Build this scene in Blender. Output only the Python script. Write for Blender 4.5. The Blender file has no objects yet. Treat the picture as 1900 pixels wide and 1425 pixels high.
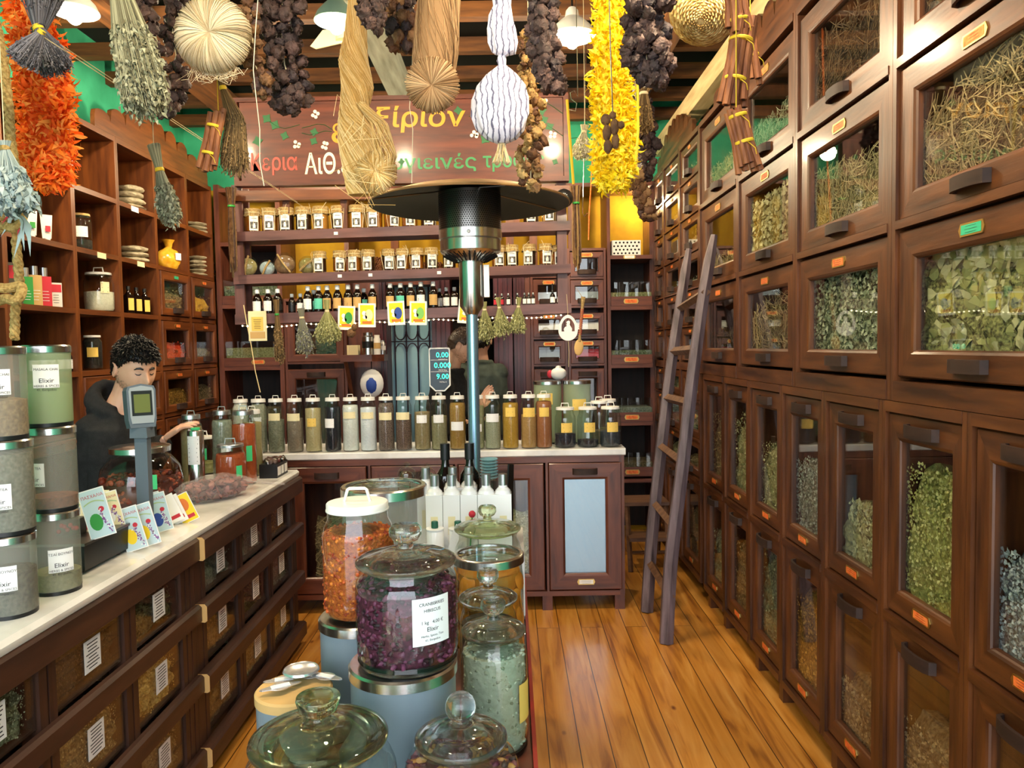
import bpy, math, random
from math import pi, sin, cos, radians
from mathutils import Vector, Matrix, noise
random.seed(7)
SC = bpy.context.scene
COL = SC.collection
V = Vector
# ---------------------------------------------------------------- camera
FPX, YAW, PITCH, ROLL, EYE = 1400.0, .0014, .0505, .0164, 1.6
cF = V((sin(YAW)*cos(PITCH), cos(YAW)*cos(PITCH), -sin(PITCH)))
cR0 = V((cos(YAW), -sin(YAW), 0)); cU0 = cR0.cross(cF)
cR = cos(ROLL)*cR0 - sin(ROLL)*cU0
cU = sin(ROLL)*cR0 + cos(ROLL)*cU0
cam = bpy.data.cameras.new('camera'); camo = bpy.data.objects.new('camera', cam); COL.objects.link(camo)
cam.sensor_fit = 'HORIZONTAL'; cam.sensor_width = 36; cam.lens = 36*FPX/1900; cam.clip_start = .05; cam.clip_end = 100
M = Matrix((cR, cU, -cF)).transposed().to_4x4(); M.translation = V((0, 0, EYE)); camo.matrix_world = M
SC.camera = camo
def P(u, v, X=None, Y=None, Z=None):
    """point of the place seen at (u, v) of the photograph on a plane of known position"""
    d = cF*FPX + cR*(u-950) + cU*(712.5-v)
    t = X/d.x if X is not None else Y/d.y if Y is not None else (Z-EYE)/d.z
    return V((0, 0, EYE)) + d*t
# ---------------------------------------------------------------- light and exposure
SC.view_settings.view_transform = 'Standard'; SC.view_settings.look = 'None'
SC.view_settings.gamma = 1; SC.view_settings.use_curve_mapping = False
SC.view_settings.exposure = 1.1
w = bpy.data.worlds.new('daylight'); SC.world = w; w.use_nodes = True
nt = w.node_tree; bg = nt.nodes['Background']
tc = nt.nodes.new('ShaderNodeTexCoord'); sp = nt.nodes.new('ShaderNodeSeparateXYZ'); cr = nt.nodes.new('ShaderNodeValToRGB')
nt.links.new(tc.outputs['Generated'], sp.inputs[0]); nt.links.new(sp.outputs['Z'], cr.inputs[0]); nt.links.new(cr.outputs[0], bg.inputs[0])
e = cr.color_ramp.elements; e[0].position = 0; e[0].color = (.35, .36, .38, 1); e[1].position = .35; e[1].color = (.80, .90, 1.0, 1)
e = cr.color_ramp.elements.new(.03); e.color = (.75, .78, .8, 1)
bg.inputs[1].default_value = 3.8
def light(name, kind, loc, energy, color, size=.05, rot=None, **k):
    l = bpy.data.lights.new(name, kind); l.energy = energy; l.color = color
    if kind in ('POINT', 'SPOT'): l.shadow_soft_size = size
    for a, b in k.items(): setattr(l, a, b)
    o = bpy.data.objects.new(name, l); o.location = loc
    if rot: o.rotation_euler = rot
    COL.objects.link(o); return o
SC.cycles.max_bounces = 7; SC.cycles.diffuse_bounces = 3; SC.cycles.glossy_bounces = 3; SC.cycles.transmission_bounces = 7
SC.cycles.transparent_max_bounces = 24; SC.cycles.caustics_reflective = False; SC.cycles.caustics_refractive = False
SC.cycles.sample_clamp_indirect = 4
# ---------------------------------------------------------------- materials
MATS = {}
def srgb(h):
    if isinstance(h, str):
        h = [int(h[i:i+2], 16)/255 for i in (0, 2, 4)]
        h = [c/12.92 if c <= .04045 else ((c+.055)/1.055)**2.4 for c in h]
    return (h[0], h[1], h[2], 1)
def mat(name, col, rough=.6, metal=0, col2=None, scale=30, stretch=(1, 1, 1), bump=0, bscale=None, coat=0, emit=0, trans=0, alpha=1, ior=1.45, detail=4, lo=.35, hi=.65, col3=None, voro=False, spec=.5, tl=0):
    if name in MATS: return MATS[name]
    m = bpy.data.materials.new(name); m.use_nodes = True; MATS[name] = m
    nt = m.node_tree; b = nt.nodes['Principled BSDF']
    b.inputs['Base Color'].default_value = srgb(col); b.inputs['Roughness'].default_value = rough; b.inputs['Metallic'].default_value = metal
    b.inputs['IOR'].default_value = ior; b.inputs['Specular IOR Level'].default_value = spec
    if coat: b.inputs['Coat Weight'].default_value = coat; b.inputs['Coat Roughness'].default_value = .12
    if trans: b.inputs['Transmission Weight'].default_value = trans
    if alpha < 1: b.inputs['Alpha'].default_value = alpha
    if emit: b.inputs['Emission Color'].default_value = srgb(col); b.inputs['Emission Strength'].default_value = emit
    if col2 or bump:
        tc = nt.nodes.new('ShaderNodeTexCoord'); mp = nt.nodes.new('ShaderNodeMapping'); mp.inputs['Scale'].default_value = stretch
        nt.links.new(tc.outputs['Object'], mp.inputs[0])
    if col2:
        if voro:
            n = nt.nodes.new('ShaderNodeTexVoronoi'); n.inputs['Scale'].default_value = scale; out = n.outputs['Color']
        else:
            n = nt.nodes.new('ShaderNodeTexNoise'); n.inputs['Scale'].default_value = scale; n.inputs['Detail'].default_value = detail; out = n.outputs['Fac']
        nt.links.new(mp.outputs[0], n.inputs['Vector'])
        r = nt.nodes.new('ShaderNodeValToRGB'); r.color_ramp.elements[0].position = lo; r.color_ramp.elements[1].position = hi
        r.color_ramp.elements[0].color = srgb(col); r.color_ramp.elements[1].color = srgb(col2)
        if col3: x = r.color_ramp.elements.new((lo+hi)/2); x.color = srgb(col3)
        nt.links.new(out, r.inputs[0]); nt.links.new(r.outputs[0], b.inputs['Base Color'])
    if bump:
        n2 = nt.nodes.new('ShaderNodeTexNoise'); n2.inputs['Scale'].default_value = bscale or scale; n2.inputs['Detail'].default_value = 5
        nt.links.new(mp.outputs[0], n2.inputs['Vector'])
        bp = nt.nodes.new('ShaderNodeBump'); bp.inputs['Strength'].default_value = bump; bp.inputs['Distance'].default_value = .01
        nt.links.new(n2.outputs['Fac'], bp.inputs['Height']); nt.links.new(bp.outputs[0], b.inputs['Normal'])
    return m
def thin_glass(name, tint=(1, 1, 1), gl=.9, ior=1.5, rough=0.0):
    m = bpy.data.materials.new(name); m.use_nodes = True; MATS[name] = m; nt = m.node_tree; nt.nodes.clear()
    o = nt.nodes.new('ShaderNodeOutputMaterial'); mx = nt.nodes.new('ShaderNodeMixShader'); t = nt.nodes.new('ShaderNodeBsdfTransparent')
    g = nt.nodes.new('ShaderNodeBsdfGlossy'); fr = nt.nodes.new('ShaderNodeFresnel'); fr.inputs[0].default_value = ior
    ge = nt.nodes.new('ShaderNodeNewGeometry'); ma = nt.nodes.new('ShaderNodeMath'); ma.operation = 'MULTIPLY_ADD'
    ma.inputs[1].default_value = 1/ior-ior; ma.inputs[2].default_value = ior; nt.links.new(ge.outputs['Backfacing'], ma.inputs[0]); nt.links.new(ma.outputs[0], fr.inputs[0])
    t.inputs[0].default_value = srgb(tint); g.inputs[0].default_value = (gl, gl, gl, 1); g.inputs[1].default_value = rough
    nt.links.new(fr.outputs[0], mx.inputs[0]); nt.links.new(t.outputs[0], mx.inputs[1]); nt.links.new(g.outputs[0], mx.inputs[2]); nt.links.new(mx.outputs[0], o.inputs[0])
    return m
def wood(name, c1, c2, axis='z', rough=.42, coat=.15, bump=.12, s=9):
    st = {'x': (.12, 1, 1), 'y': (1, .12, 1), 'z': (1, 1, .12)}[axis]
    return mat(name, c1, rough, 0, c2, scale=s*3, stretch=st, bump=bump, coat=coat, detail=6, lo=.3, hi=.72)
DK, LT = '3a1a10', '6d3620'
for a in 'xyz':
    wood('cab_'+a, '321809', '663a1a', a, bump=.2)            # right-hand cabinets and shelves
    wood('back_'+a, '432015', '723e2b', a)           # back counter and drawers
    wood('count_'+a, '2a1610', '4a2c1d', a, rough=.5)
    wood('left_'+a, '48210b', '7b431a', a)
    wood('ceil_'+a, '3a2212', '7a4c22', a, rough=.7, coat=0)
    wood('hang_'+a, '4a2c2c', '6e4844', a, rough=.5)
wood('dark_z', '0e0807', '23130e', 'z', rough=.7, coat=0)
wood('door_wine', '2e0f12', '57232a', 'z', rough=.4)
wood('ladder_grey', '40353a', '77686e', 'z', rough=.55, coat=.1, bump=.5)
wood('ladder_rung', '4a3022', '77543a', 'x', rough=.6, bump=.4)
wood('handle_dark', '1c0f0a', '3a2318', 'y', rough=.65, coat=0)
wood('sign_x', '3c170d', '662f1c', 'x', rough=.5)
wood('grey_beam', '6e7266', '9aa094', 'y', rough=.5)
wood('lamp_beam', 'b79a6c', 'e4cf9e', 'y', rough=.5)  # brightly lit wood beam; the light is put into its cream colour
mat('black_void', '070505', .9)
mat('green_wall', '2f9a73', .8, 0, '3fb48a', scale=4, bump=.15, bscale=25)
mat('ochre_wall', 'c39a1c', .85, 0, 'a87c14', scale=5, bump=.1)
mat('marble', 'e9e8e4', .22, 0, 'c3c1bb', scale=6, detail=8, lo=.42, hi=.75, coat=.3)
mat('steel', 'cfcfcd', .22, 1, bump=.02, bscale=60, stretch=(1, 1, 10))
mat('steel_dark', '7a7876', .3, 1)
mat('white_tin', 'e8e6e0', .35)
mat('alu', 'b9bbbd', .35, 1)
mat('white_paper', 'eeeeec', .7); mat('cream_paper', 'e8dcae', .7); mat('yellow_paper', 'e6c260', .7); mat('kraft', 'c8a266', .8)
mat('orange_card', 'e0601c', .6, 0, 'f08440', scale=60); mat('green_card', '2fae82', .6); mat('green_tag', '3fc27c', .6)
mat('brass', 'c8a860', .4, 1); mat('ink', '26242a', .7); mat('red_ink', 'c0283a', .6)
mat('rope', 'b79a5e', .9, 0, '8a6c38', scale=120, bump=.6); mat('string_pale', 'd9c9a2', .9); mat('tie_yellow', 'd7b52a', .7)
mat('black_plastic', '111214', .4); mat('bulb', 'fff3d0', .5, emit=45); mat('bead', 'fff0c8', .5, emit=6)
mat('enamel_white', 'f2efe6', .3); mat('enamel_green', '6e8a80', .3)
thin_glass('pane', (.96, .97, .95), ior=1.5)
thin_glass('jar_glass', (.90, .94, .925), ior=1.65)
thin_glass('jar_glass2', (.90, .95, .93), ior=1.6)
def lid_glass(name, col, tint, k=.5):
    m = mat(name, col, .02, trans=1, ior=1.4); nt = m.node_tree; b = nt.nodes['Principled BSDF']; o = [n for n in nt.nodes if n.type == 'OUTPUT_MATERIAL'][0]
    mx = nt.nodes.new('ShaderNodeMixShader'); t = nt.nodes.new('ShaderNodeBsdfTransparent'); t.inputs[0].default_value = srgb(tint); d = nt.nodes.new('ShaderNodeBsdfDiffuse'); d.inputs[0].default_value = srgb(col); m2 = nt.nodes.new('ShaderNodeMixShader'); m2.inputs[0].default_value = .015
    nt.links.new(t.outputs[0], m2.inputs[1]); nt.links.new(d.outputs[0], m2.inputs[2]); mx.inputs[0].default_value = k; nt.links.new(m2.outputs[0], mx.inputs[1]); nt.links.new(b.outputs[0], mx.inputs[2]); nt.links.new(mx.outputs[0], o.inputs[0])
lid_glass('lid_glass', 'f4fbf8', (.96, .98, .97), .8); lid_glass('lid_glass_green', 'e4ecbc', (.92, .95, .82), .8)
mat('frost', 'a5a294', .35, alpha=.38, col2='a3a49a', scale=8); mat('frost_green', 'a8bc92', .35, alpha=.5, col2='a9b894', scale=6); mat('frost_blue', '7a8890', .3, col2='8d99a0', scale=4, alpha=.93)
# ---------------------------------------------------------------- mesh building
class MB:
    def __init__(s): s.v = []; s.f = []; s.m = []; s.c = 0
    def add(s, vs, fs, M=None, mi=None):
        k = len(s.v); s.v += [tuple(M @ V(v)) for v in vs] if M else [tuple(v) for v in vs]
        s.f += [tuple(i+k for i in f) for f in fs]; s.m += [s.c if mi is None else mi]*len(fs); return s
    def box(s, x0, x1, y0, y1, z0, z1, M=None, mi=None):
        vs = [(x, y, z) for x in (x0, x1) for y in (y0, y1) for z in (z0, z1)]
        return s.add(vs, [(0, 1, 3, 2), (4, 6, 7, 5), (0, 4, 5, 1), (2, 3, 7, 6), (0, 2, 6, 4), (1, 5, 7, 3)], M, mi)
    def lathe(s, prof, n=24, c=(0, 0, 0), a0=0, a1=2*pi, M=None, mi=None, cap=True):
        full = abs(a1-a0) > 6.28; k = n if full else n+1; vs = []; fs = []
        for r, z in prof:
            for i in range(k):
                a = a0+(a1-a0)*i/n; vs.append((c[0]+r*cos(a), c[1]+r*sin(a), c[2]+z))
        for j in range(len(prof)-1):
            for i in range(n):
                i2 = (i+1) % k if full else i+1
                fs.append((j*k+i, j*k+i2, (j+1)*k+i2, (j+1)*k+i))
        if full and cap:
            if prof[0][0] > 1e-5: fs.append(tuple(range(k))[::-1])
            if prof[-1][0] > 1e-5: fs.append(tuple((len(prof)-1)*k+i for i in range(k)))
        return s.add(vs, fs, M, mi)
    def tube(s, pts, r, n=6, M=None, mi=None, cap=True):
        pts = [V(p) for p in pts]; N = len(pts); R = r if isinstance(r, (list, tuple)) else [r]*N
        vs = []; fs = []; t0 = (pts[1]-pts[0]).normalized(); a = V((0, 0, 1)) if abs(t0.z) < .9 else V((1, 0, 0)); nx = t0.cross(a).normalized()
        for i, p in enumerate(pts):
            t = (pts[min(i+1, N-1)]-pts[max(i-1, 0)])
            t = t.normalized() if t.length > 1e-9 else t0
            nx = (nx - t*nx.dot(t)); nx = nx.normalized() if nx.length > 1e-6 else t.orthogonal().normalized(); ny = t.cross(nx)
            for j in range(n):
                b = 2*pi*j/n; vs.append(p+(nx*cos(b)+ny*sin(b))*R[i])
        for i in range(N-1):
            for j in range(n): fs.append((i*n+j, i*n+(j+1) % n, (i+1)*n+(j+1) % n, (i+1)*n+j))
        if cap: fs.append(tuple(range(n))[::-1]); fs.append(tuple((N-1)*n+j for j in range(n)))
        return s.add(vs, fs, M, mi)
    def sph(s, c, r, n=12, m=8, M=None, mi=None, nz=0, ns=8, seed=0):
        r = r if isinstance(r, (list, tuple)) else (r, r, r); vs = []; fs = []
        for j in range(m+1):
            th = pi*j/m
            for i in range(n):
                a = 2*pi*i/n; d = V((sin(th)*cos(a), sin(th)*sin(a), cos(th))); k = 1
                if nz: k = 1+nz*noise.noise(d*ns*.25+V((seed*3.1, seed*1.7, seed)))*2
                vs.append((c[0]+d.x*r[0]*k, c[1]+d.y*r[1]*k, c[2]+d.z*r[2]*k))
        for j in range(m):
            for i in range(n): fs.append((j*n+i, (j+1)*n+i, (j+1)*n+(i+1) % n, j*n+(i+1) % n))
        return s.add(vs, fs, M, mi)
    def prism(s, poly, f, t0, t1, mi=None):
        """poly: 2-D outline; f(a, b, t) -> point"""
        n = len(poly); vs = [f(a, b, t0) for a, b in poly]+[f(a, b, t1) for a, b in poly]
        fs = [tuple(range(n))[::-1], tuple(range(n, 2*n))]+[(i, (i+1) % n, n+(i+1) % n, n+i) for i in range(n)]
        return s.add(vs, fs, None, mi)
    def build(s, name, mats, parent=None, loc=None, smooth=True, world=False, ang=38):
        me = bpy.data.meshes.new(name)
        vs = s.v
        if world and parent is not None:
            w0 = WL(parent); vs = [(a-w0.x, b-w0.y, c-w0.z) for a, b, c in vs]
        me.from_pydata(vs, [], s.f)
        for m in (mats if isinstance(mats, (list, tuple)) else [mats]): me.materials.append(MATS[m] if isinstance(m, str) else m)
        if any(s.m): me.polygons.foreach_set('material_index', s.m)
        if smooth:
            me.polygons.foreach_set('use_smooth', [True]*len(me.polygons)); me.set_sharp_from_angle(angle=radians(ang))
        me.update()
        o = bpy.data.objects.new(name, me); COL.objects.link(o)
        if parent is not None: o.parent = parent
        if loc is not None: o.location = loc
        return o
def WL(o):
    p = V((0, 0, 0))
    while o is not None: p += o.location; o = o.parent
    return p
def tag(o, label=None, cat=None, group=None, kind=None):
    for k, v in (('label', label), ('category', cat), ('group', group), ('kind', kind)):
        if v: o[k] = v
    return o
def thing(name, loc, label, cat, group=None, rz=0):
    o = bpy.data.objects.new(name, None); COL.objects.link(o); o.location = loc; o.rotation_euler.z = rz; o.empty_display_size = .05
    return tag(o, label, cat, group)
KIDS = {}
def copy_tree(o, loc=None, rz=None, label=None, group=None, parent=None, src=None):
    c = o.copy(); COL.objects.link(c)
    if parent is not None: c.parent = parent
    if loc is not None: c.location = loc
    if rz is not None: c.rotation_euler.z = rz
    if label: c['label'] = label
    if group: c['group'] = group
    for ch in list(o.children): copy_tree(ch, parent=c)
    return c
def struct(name, mb, mats, **k):
    o = mb.build(name, mats, **k); o['kind'] = 'structure'; return o
class Fr:
    """a vertical face: u runs along it, d comes out of it, w is height"""
    def __init__(s, o, U, N): s.o = V(o); s.U = V(U); s.N = V(N)
    def p(s, u, d, w): return s.o+s.U*u+s.N*d+V((0, 0, w))
    def box(s, mb, u0, u1, d0, d1, w0, w1, mi=None):
        vs = [s.p(u, d, w) for u in (u0, u1) for d in (d0, d1) for w in (w0, w1)]
        mb.add(vs, [(0, 1, 3, 2), (4, 6, 7, 5), (0, 4, 5, 1), (2, 3, 7, 6), (0, 2, 6, 4), (1, 5, 7, 3)], None, mi)
ORD = ['', 'first', 'second', 'third', 'fourth', 'fifth', 'sixth', 'seventh', 'eighth', 'ninth', 'tenth', 'eleventh', 'twelfth', 'thirteenth', 'fourteenth', 'fifteenth', 'sixteenth', 'seventeenth', 'eighteenth', 'nineteenth', 'twentieth', 'twenty-first', 'twenty-second', 'twenty-third', 'twenty-fourth', 'twenty-fifth', 'twenty-sixth', 'twenty-seventh', 'twenty-eighth', 'twenty-ninth', 'thirtieth']
_TX = {}
def text2d(s, size=1.0, bold=0):
    """flat letter shapes, centred, cap height about `size`"""
    if s not in _TX:
        c = bpy.data.curves.new('lettering', 'FONT'); c.body = s; c.align_x = 'CENTER'; c.align_y = 'CENTER'; c.size = 1; c.resolution_u = 2; c.offset = bold
        o = bpy.data.objects.new('lettering', c); COL.objects.link(o); dg = bpy.context.evaluated_depsgraph_get()
        me = bpy.data.meshes.new_from_object(o.evaluated_get(dg))
        _TX[s] = ([tuple(v.co) for v in me.vertices], [tuple(p.vertices) for p in me.polygons])
        bpy.data.objects.remove(o); bpy.data.meshes.remove(me); bpy.data.curves.remove(c)
    vs, fs = _TX[s]
    return [(x*size, y*size) for x, y, z in vs], fs
def put_text(mb, s, size, f, mi=1):
    """f(a, b) -> point"""
    vs, fs = text2d(s, size); mb.add([f(a, b) for a, b in vs], fs, None, mi)
def lines2d(mb, f, w, h, rows, mi=1, seed=0):
    rn = random.Random(seed)
    for i in range(rows):
        y = h*(.38-.76*i/max(rows-1, 1)); L = w*rn.uniform(.25, .42); t = h*.016+.00015
        mb.add([f(-L, y-t), f(L, y-t), f(L, y+t), f(-L, y+t)], [(0, 1, 2, 3)], None, mi)
def label_flat(name, fr_p, w, h, paper='white_paper', texts=(), rows=0, parent=None, world=True, seed=0):
    """fr_p(a, b, d): a across, b up, d outward"""
    mb = MB(); f0 = lambda a, b: fr_p(a, b, .0012)
    q = [(-w/2, -h/2), (w/2, -h/2), (w/2, h/2), (-w/2, h/2)]
    mb.prism(q, lambda a, b, t: fr_p(a, b, t), 0, .0008)
    if rows: lines2d(mb, f0, w, h, rows, seed=seed)
    for s, size, y in texts: put_text(mb, s, size, lambda a, b: f0(a, b+y))
    return mb.build(name, [paper, 'ink'], parent, smooth=False, world=world)
def label_round(parent, r, z, w, h, paper='white_paper', ang=-pi/2, texts=(), rows=3, seed=0, name='label'):
    """paper wrapped round a cylinder of radius r about the thing's own axis"""
    mb = MB(); R = r+.0012
    f = lambda a, b, d=0: V(((R+d)*cos(ang+a/R), (R+d)*sin(ang+a/R), z+b))
    n = 8; vs = []; fs = []
    for i in range(n+1):
        a = -w/2+w*i/n; vs += [f(a, -h/2), f(a, h/2)]
    for i in range(n): fs.append((2*i, 2*i+2, 2*i+3, 2*i+1))
    mb.add(vs, fs)
    if rows: lines2d(mb, lambda a, b: f(a, b, .0008), w, h, rows, seed=seed)
    for s, size, y in texts: put_text(mb, s, size, lambda a, b: f(a, b+y, .0008))
    return mb.build(name, [paper, 'ink'], parent)
# ---------------------------------------------------------------- the room
def plank_floor():
    m = bpy.data.materials.new('pine_floor'); m.use_nodes = True; MATS['pine_floor'] = m; nt = m.node_tree; b = nt.nodes['Principled BSDF']
    N = nt.nodes.new; L = nt.links.new
    tc = N('ShaderNodeTexCoord'); mp = N('ShaderNodeMapping'); mp.inputs['Rotation'].default_value = (0, 0, pi/2); L(tc.outputs['Object'], mp.inputs[0])
    br = N('ShaderNodeTexBrick'); br.inputs['Scale'].default_value = 1; br.inputs['Brick Width'].default_value = 4.2; br.inputs['Row Height'].default_value = .125
    br.inputs['Mortar Size'].default_value = .0022; br.inputs['Mortar Smooth'].default_value = .2; br.inputs['Bias'].default_value = 0; br.offset = .37
    br.inputs['Color1'].default_value = (.2, .2, .2, 1); br.inputs['Color2'].default_value = (.8, .8, .8, 1); br.inputs['Mortar'].default_value = (0, 0, 0, 1)
    L(mp.outputs[0], br.inputs['Vector'])
    m2 = N('ShaderNodeMapping'); m2.inputs['Scale'].default_value = (9, .7, 1); L(tc.outputs['Object'], m2.inputs[0])
    ad = N('ShaderNodeVectorMath'); ad.operation = 'ADD'; L(m2.outputs[0], ad.inputs[0])
    sc = N('ShaderNodeVectorMath'); sc.operation = 'SCALE'; sc.inputs['Scale'].default_value = 7; L(br.outputs['Color'], sc.inputs[0]); L(sc.outputs[0], ad.inputs[1])
    n = N('ShaderNodeTexNoise'); n.inputs['Scale'].default_value = 2.2; n.inputs['Detail'].default_value = 7; n.inputs['Distortion'].default_value = 1.2; L(ad.outputs[0], n.inputs['Vector'])
    r = N('ShaderNodeValToRGB'); r.color_ramp.elements[0].position = .25; r.color_ramp.elements[0].color = srgb('87491a'); r.color_ramp.elements[1].position = .75; r.color_ramp.elements[1].color = srgb('e2a452')
    x = r.color_ramp.elements.new(.48); x.color = srgb('cc8734'); L(n.outputs['Fac'], r.inputs[0])
    vk = N('ShaderNodeTexVoronoi'); vk.inputs['Scale'].default_value = 2.4; mk = N('ShaderNodeMapping'); mk.inputs['Scale'].default_value = (1.6, .8, 1); L(tc.outputs['Object'], mk.inputs[0]); L(mk.outputs[0], vk.inputs['Vector'])
    kr = N('ShaderNodeValToRGB'); kr.color_ramp.elements[0].position = .02; kr.color_ramp.elements[0].color = (.25, .12, .06, 1); kr.color_ramp.elements[1].position = .055; kr.color_ramp.elements[1].color = (1, 1, 1, 1)
    L(vk.outputs['Distance'], kr.inputs[0])
    mx = N('ShaderNodeMix'); mx.data_type = 'RGBA'; mx.blend_type = 'MULTIPLY'; mx.inputs[0].default_value = 1; L(r.outputs[0], mx.inputs[6]); L(kr.outputs[0], mx.inputs[7])
    mo = N('ShaderNodeMix'); mo.data_type = 'RGBA'; L(br.outputs['Fac'], mo.inputs[0]); L(mx.outputs[2], mo.inputs[6]); mo.inputs[7].default_value = srgb('3c1c0a')
    tn = N('ShaderNodeMix'); tn.data_type = 'RGBA'; tn.blend_type = 'MULTIPLY'; tn.inputs[0].default_value = .25; L(mo.outputs[2], tn.inputs[6]); L(br.outputs['Color'], tn.inputs[7])
    L(tn.outputs[2], b.inputs['Base Color']); b.inputs['Roughness'].default_value = .3; b.inputs['Coat Weight'].default_value = .4; b.inputs['Coat Roughness'].default_value = .15
    bp = N('ShaderNodeBump'); bp.inputs['Strength'].default_value = .15; bp.inputs['Distance'].default_value = .004; L(n.outputs['Fac'], bp.inputs['Height']); L(bp.outputs[0], b.inputs['Normal'])
plank_floor()
XR, YB, CZ = 1.183, 6.0, 3.42
mb = MB(); mb.box(-2.75, 1.7, -2.2, 6.5, -.05, 0); struct('floor', mb, 'pine_floor', smooth=False)
mb = MB(); mb.box(-2.82, -2.72, -2.2, 6.5, 0, 3.66); struct('wall_left', mb, 'green_wall', smooth=False)
mb = MB(); mb.box(1.65, 1.75, -2.2, 6.5, 0, 3.66); struct('wall_right', mb, 'green_wall', smooth=False)
mb = MB(); mb.box(-2.82, 1.75, 6.45, 6.55, 0, 2.95, mi=1); mb.box(-2.82, 1.75, 6.45, 6.55, 2.95, 3.66, mi=0)
struct('wall_back', mb, ['green_wall', 'ochre_wall'], smooth=False)
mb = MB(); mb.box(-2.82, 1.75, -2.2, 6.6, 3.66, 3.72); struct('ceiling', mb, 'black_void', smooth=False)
for i in range(17):                                           # open joists across the shop
    y = 6.22-.48*i
    mb = MB(); mb.box(-2.82, 1.75, y-.035, y+.035, CZ, CZ+.085); o = struct('trim_%d' % (i+1), mb, 'ceil_x', smooth=False)
for i, (x, y0, y1) in enumerate([(-.72, 2.6, 5.2), (.9, 0, 6.4), (-2.0, 0, 6.4)]):
    mb = MB(); mb.box(x-.07, x+.07, y0, y1, CZ-.13, CZ-.002); struct('trim_%d' % (i+20), mb, 'ceil_y' if i else 'grey_beam', smooth=False)
mb = MB(); mb.box(1.25, 1.36, .5, 6.44, 3.17, 3.31); struct('trim_30', mb, 'lamp_beam', smooth=False)
for i, y in enumerate((1.2, 3.2, 5.2, 6.3)):                   # short blocks that tie the lit beam to the wall
    mb = MB(); mb.box(1.361, 1.649, y-.04, y+.04, 3.19, 3.29); struct('trim_%d' % (i+31), mb, 'ceil_x', smooth=False)
# ---------------------------------------------------------------- joinery
def frame_ring(mb, fr, u0, u1, w0, w1, sl, sr, st, sb, d=.012, back=-.012):
    prof = [(0, back), (0, d-.004), (.05, d), (.86, d), (.95, d-.004), (1, d-.009), (1, back)]
    k = len(prof); vs = []
    for t, dd in prof:
        vs += [fr.p(u0+sl*t, dd, w0+sb*t), fr.p(u1-sr*t, dd, w0+sb*t), fr.p(u1-sr*t, dd, w1-st*t), fr.p(u0+sl*t, dd, w1-st*t)]
    n = len(mb.v); mb.v += [tuple(v) for v in vs]
    for i in range(k):
        j = (i+1) % k
        for s in range(4):
            s2 = (s+1) % 4; mb.f.append((n+4*i+s, n+4*i+s2, n+4*j+s2, n+4*j+s)); mb.m.append(1 if s in (0, 2) else 0)
def cup_handle(fr, u, w, wd, parent, flip=False, m='handle_dark', name='handle', proj=.034):
    mb = MB(); n = 8; h = .036; pts = []
    for i in range(n+1):
        a = pi*i/n; pts.append((-wd/2*cos(a), proj*(sin(a)**.6)))
    inn = [(a*.9, b*.72) for a, b in pts]
    mb.prism(pts+inn[::-1], lambda a, b, t: fr.p(u+a, b+.0125, w+t), 0, h)
    z0, z1 = ((h-.006, h-.0005) if not flip else (.0005, .006))
    mb.prism(pts, lambda a, b, t: fr.p(u+a, b*.97+.0125, w+t), z0, z1)
    return mb.build(name, m, parent, world=True)
def card_holder(fr, u, w, parent, card='orange_card', s=1.0, seed=0, d=.0125):
    mb = MB(); a, b = .042*s, .017*s
    hx = [(-a-.012*s, 0), (-a-.004*s, -b), (a+.004*s, -b), (a+.012*s, 0), (a+.004*s, b), (-a-.004*s, b)]
    mb.prism(hx, lambda x, y, t: fr.p(u+x, d+t, w+y), 0, .003, mi=0)
    q = [(-a, -b*.72), (a, -b*.72), (a, b*.72), (-a, b*.72)]
    mb.prism(q, lambda x, y, t: fr.p(u+x, d+t, w+y), .003, .0036, mi=1)
    lines2d(mb, lambda x, y: fr.p(u+x, d+.004, w+y), a*1.8, b*1.2, 3, mi=2, seed=seed)
    return mb.build('label_holder', ['brass', card, 'ink'], parent, world=True, smooth=False)
def door(fr, cab, u0, u1, w0, w1, s=(.085, .085, .085, .085), pre='cab_', ax='y', handle=None, card=None, cc='orange_card', hw=.14, cs=1.0, pane='pane', seed=0, dname='door'):
    mb = MB(); frame_ring(mb, fr, u0, u1, w0, w1, *s)
    o = mb.build(dname, [pre+'z', pre+ax], cab, world=True, ang=20)
    if pane:
        mb = MB(); fr.box(mb, u0+s[0]-.004, u1-s[1]+.004, -.010, -.007, w0+s[3]-.004, w1-s[2]+.004)
        mb.build('glass_pane', pane, o, world=True, smooth=False)
    um = (u0+u1)/2
    if handle == 'b': cup_handle(fr, um, w0+.022*cs, hw, o)
    if handle == 't': cup_handle(fr, um, w1-s[2]*.5-.018, hw, o, flip=True)
    if handle == 'm': cup_handle(fr, um, w0+.004, hw, o)
    if card == 't': card_holder(fr, um, w1-s[2]*.5, o, cc, cs, seed)
    if card == 'b': card_holder(fr, um, w0+s[3]*.5, o, cc, cs, seed)
    return o
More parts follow.
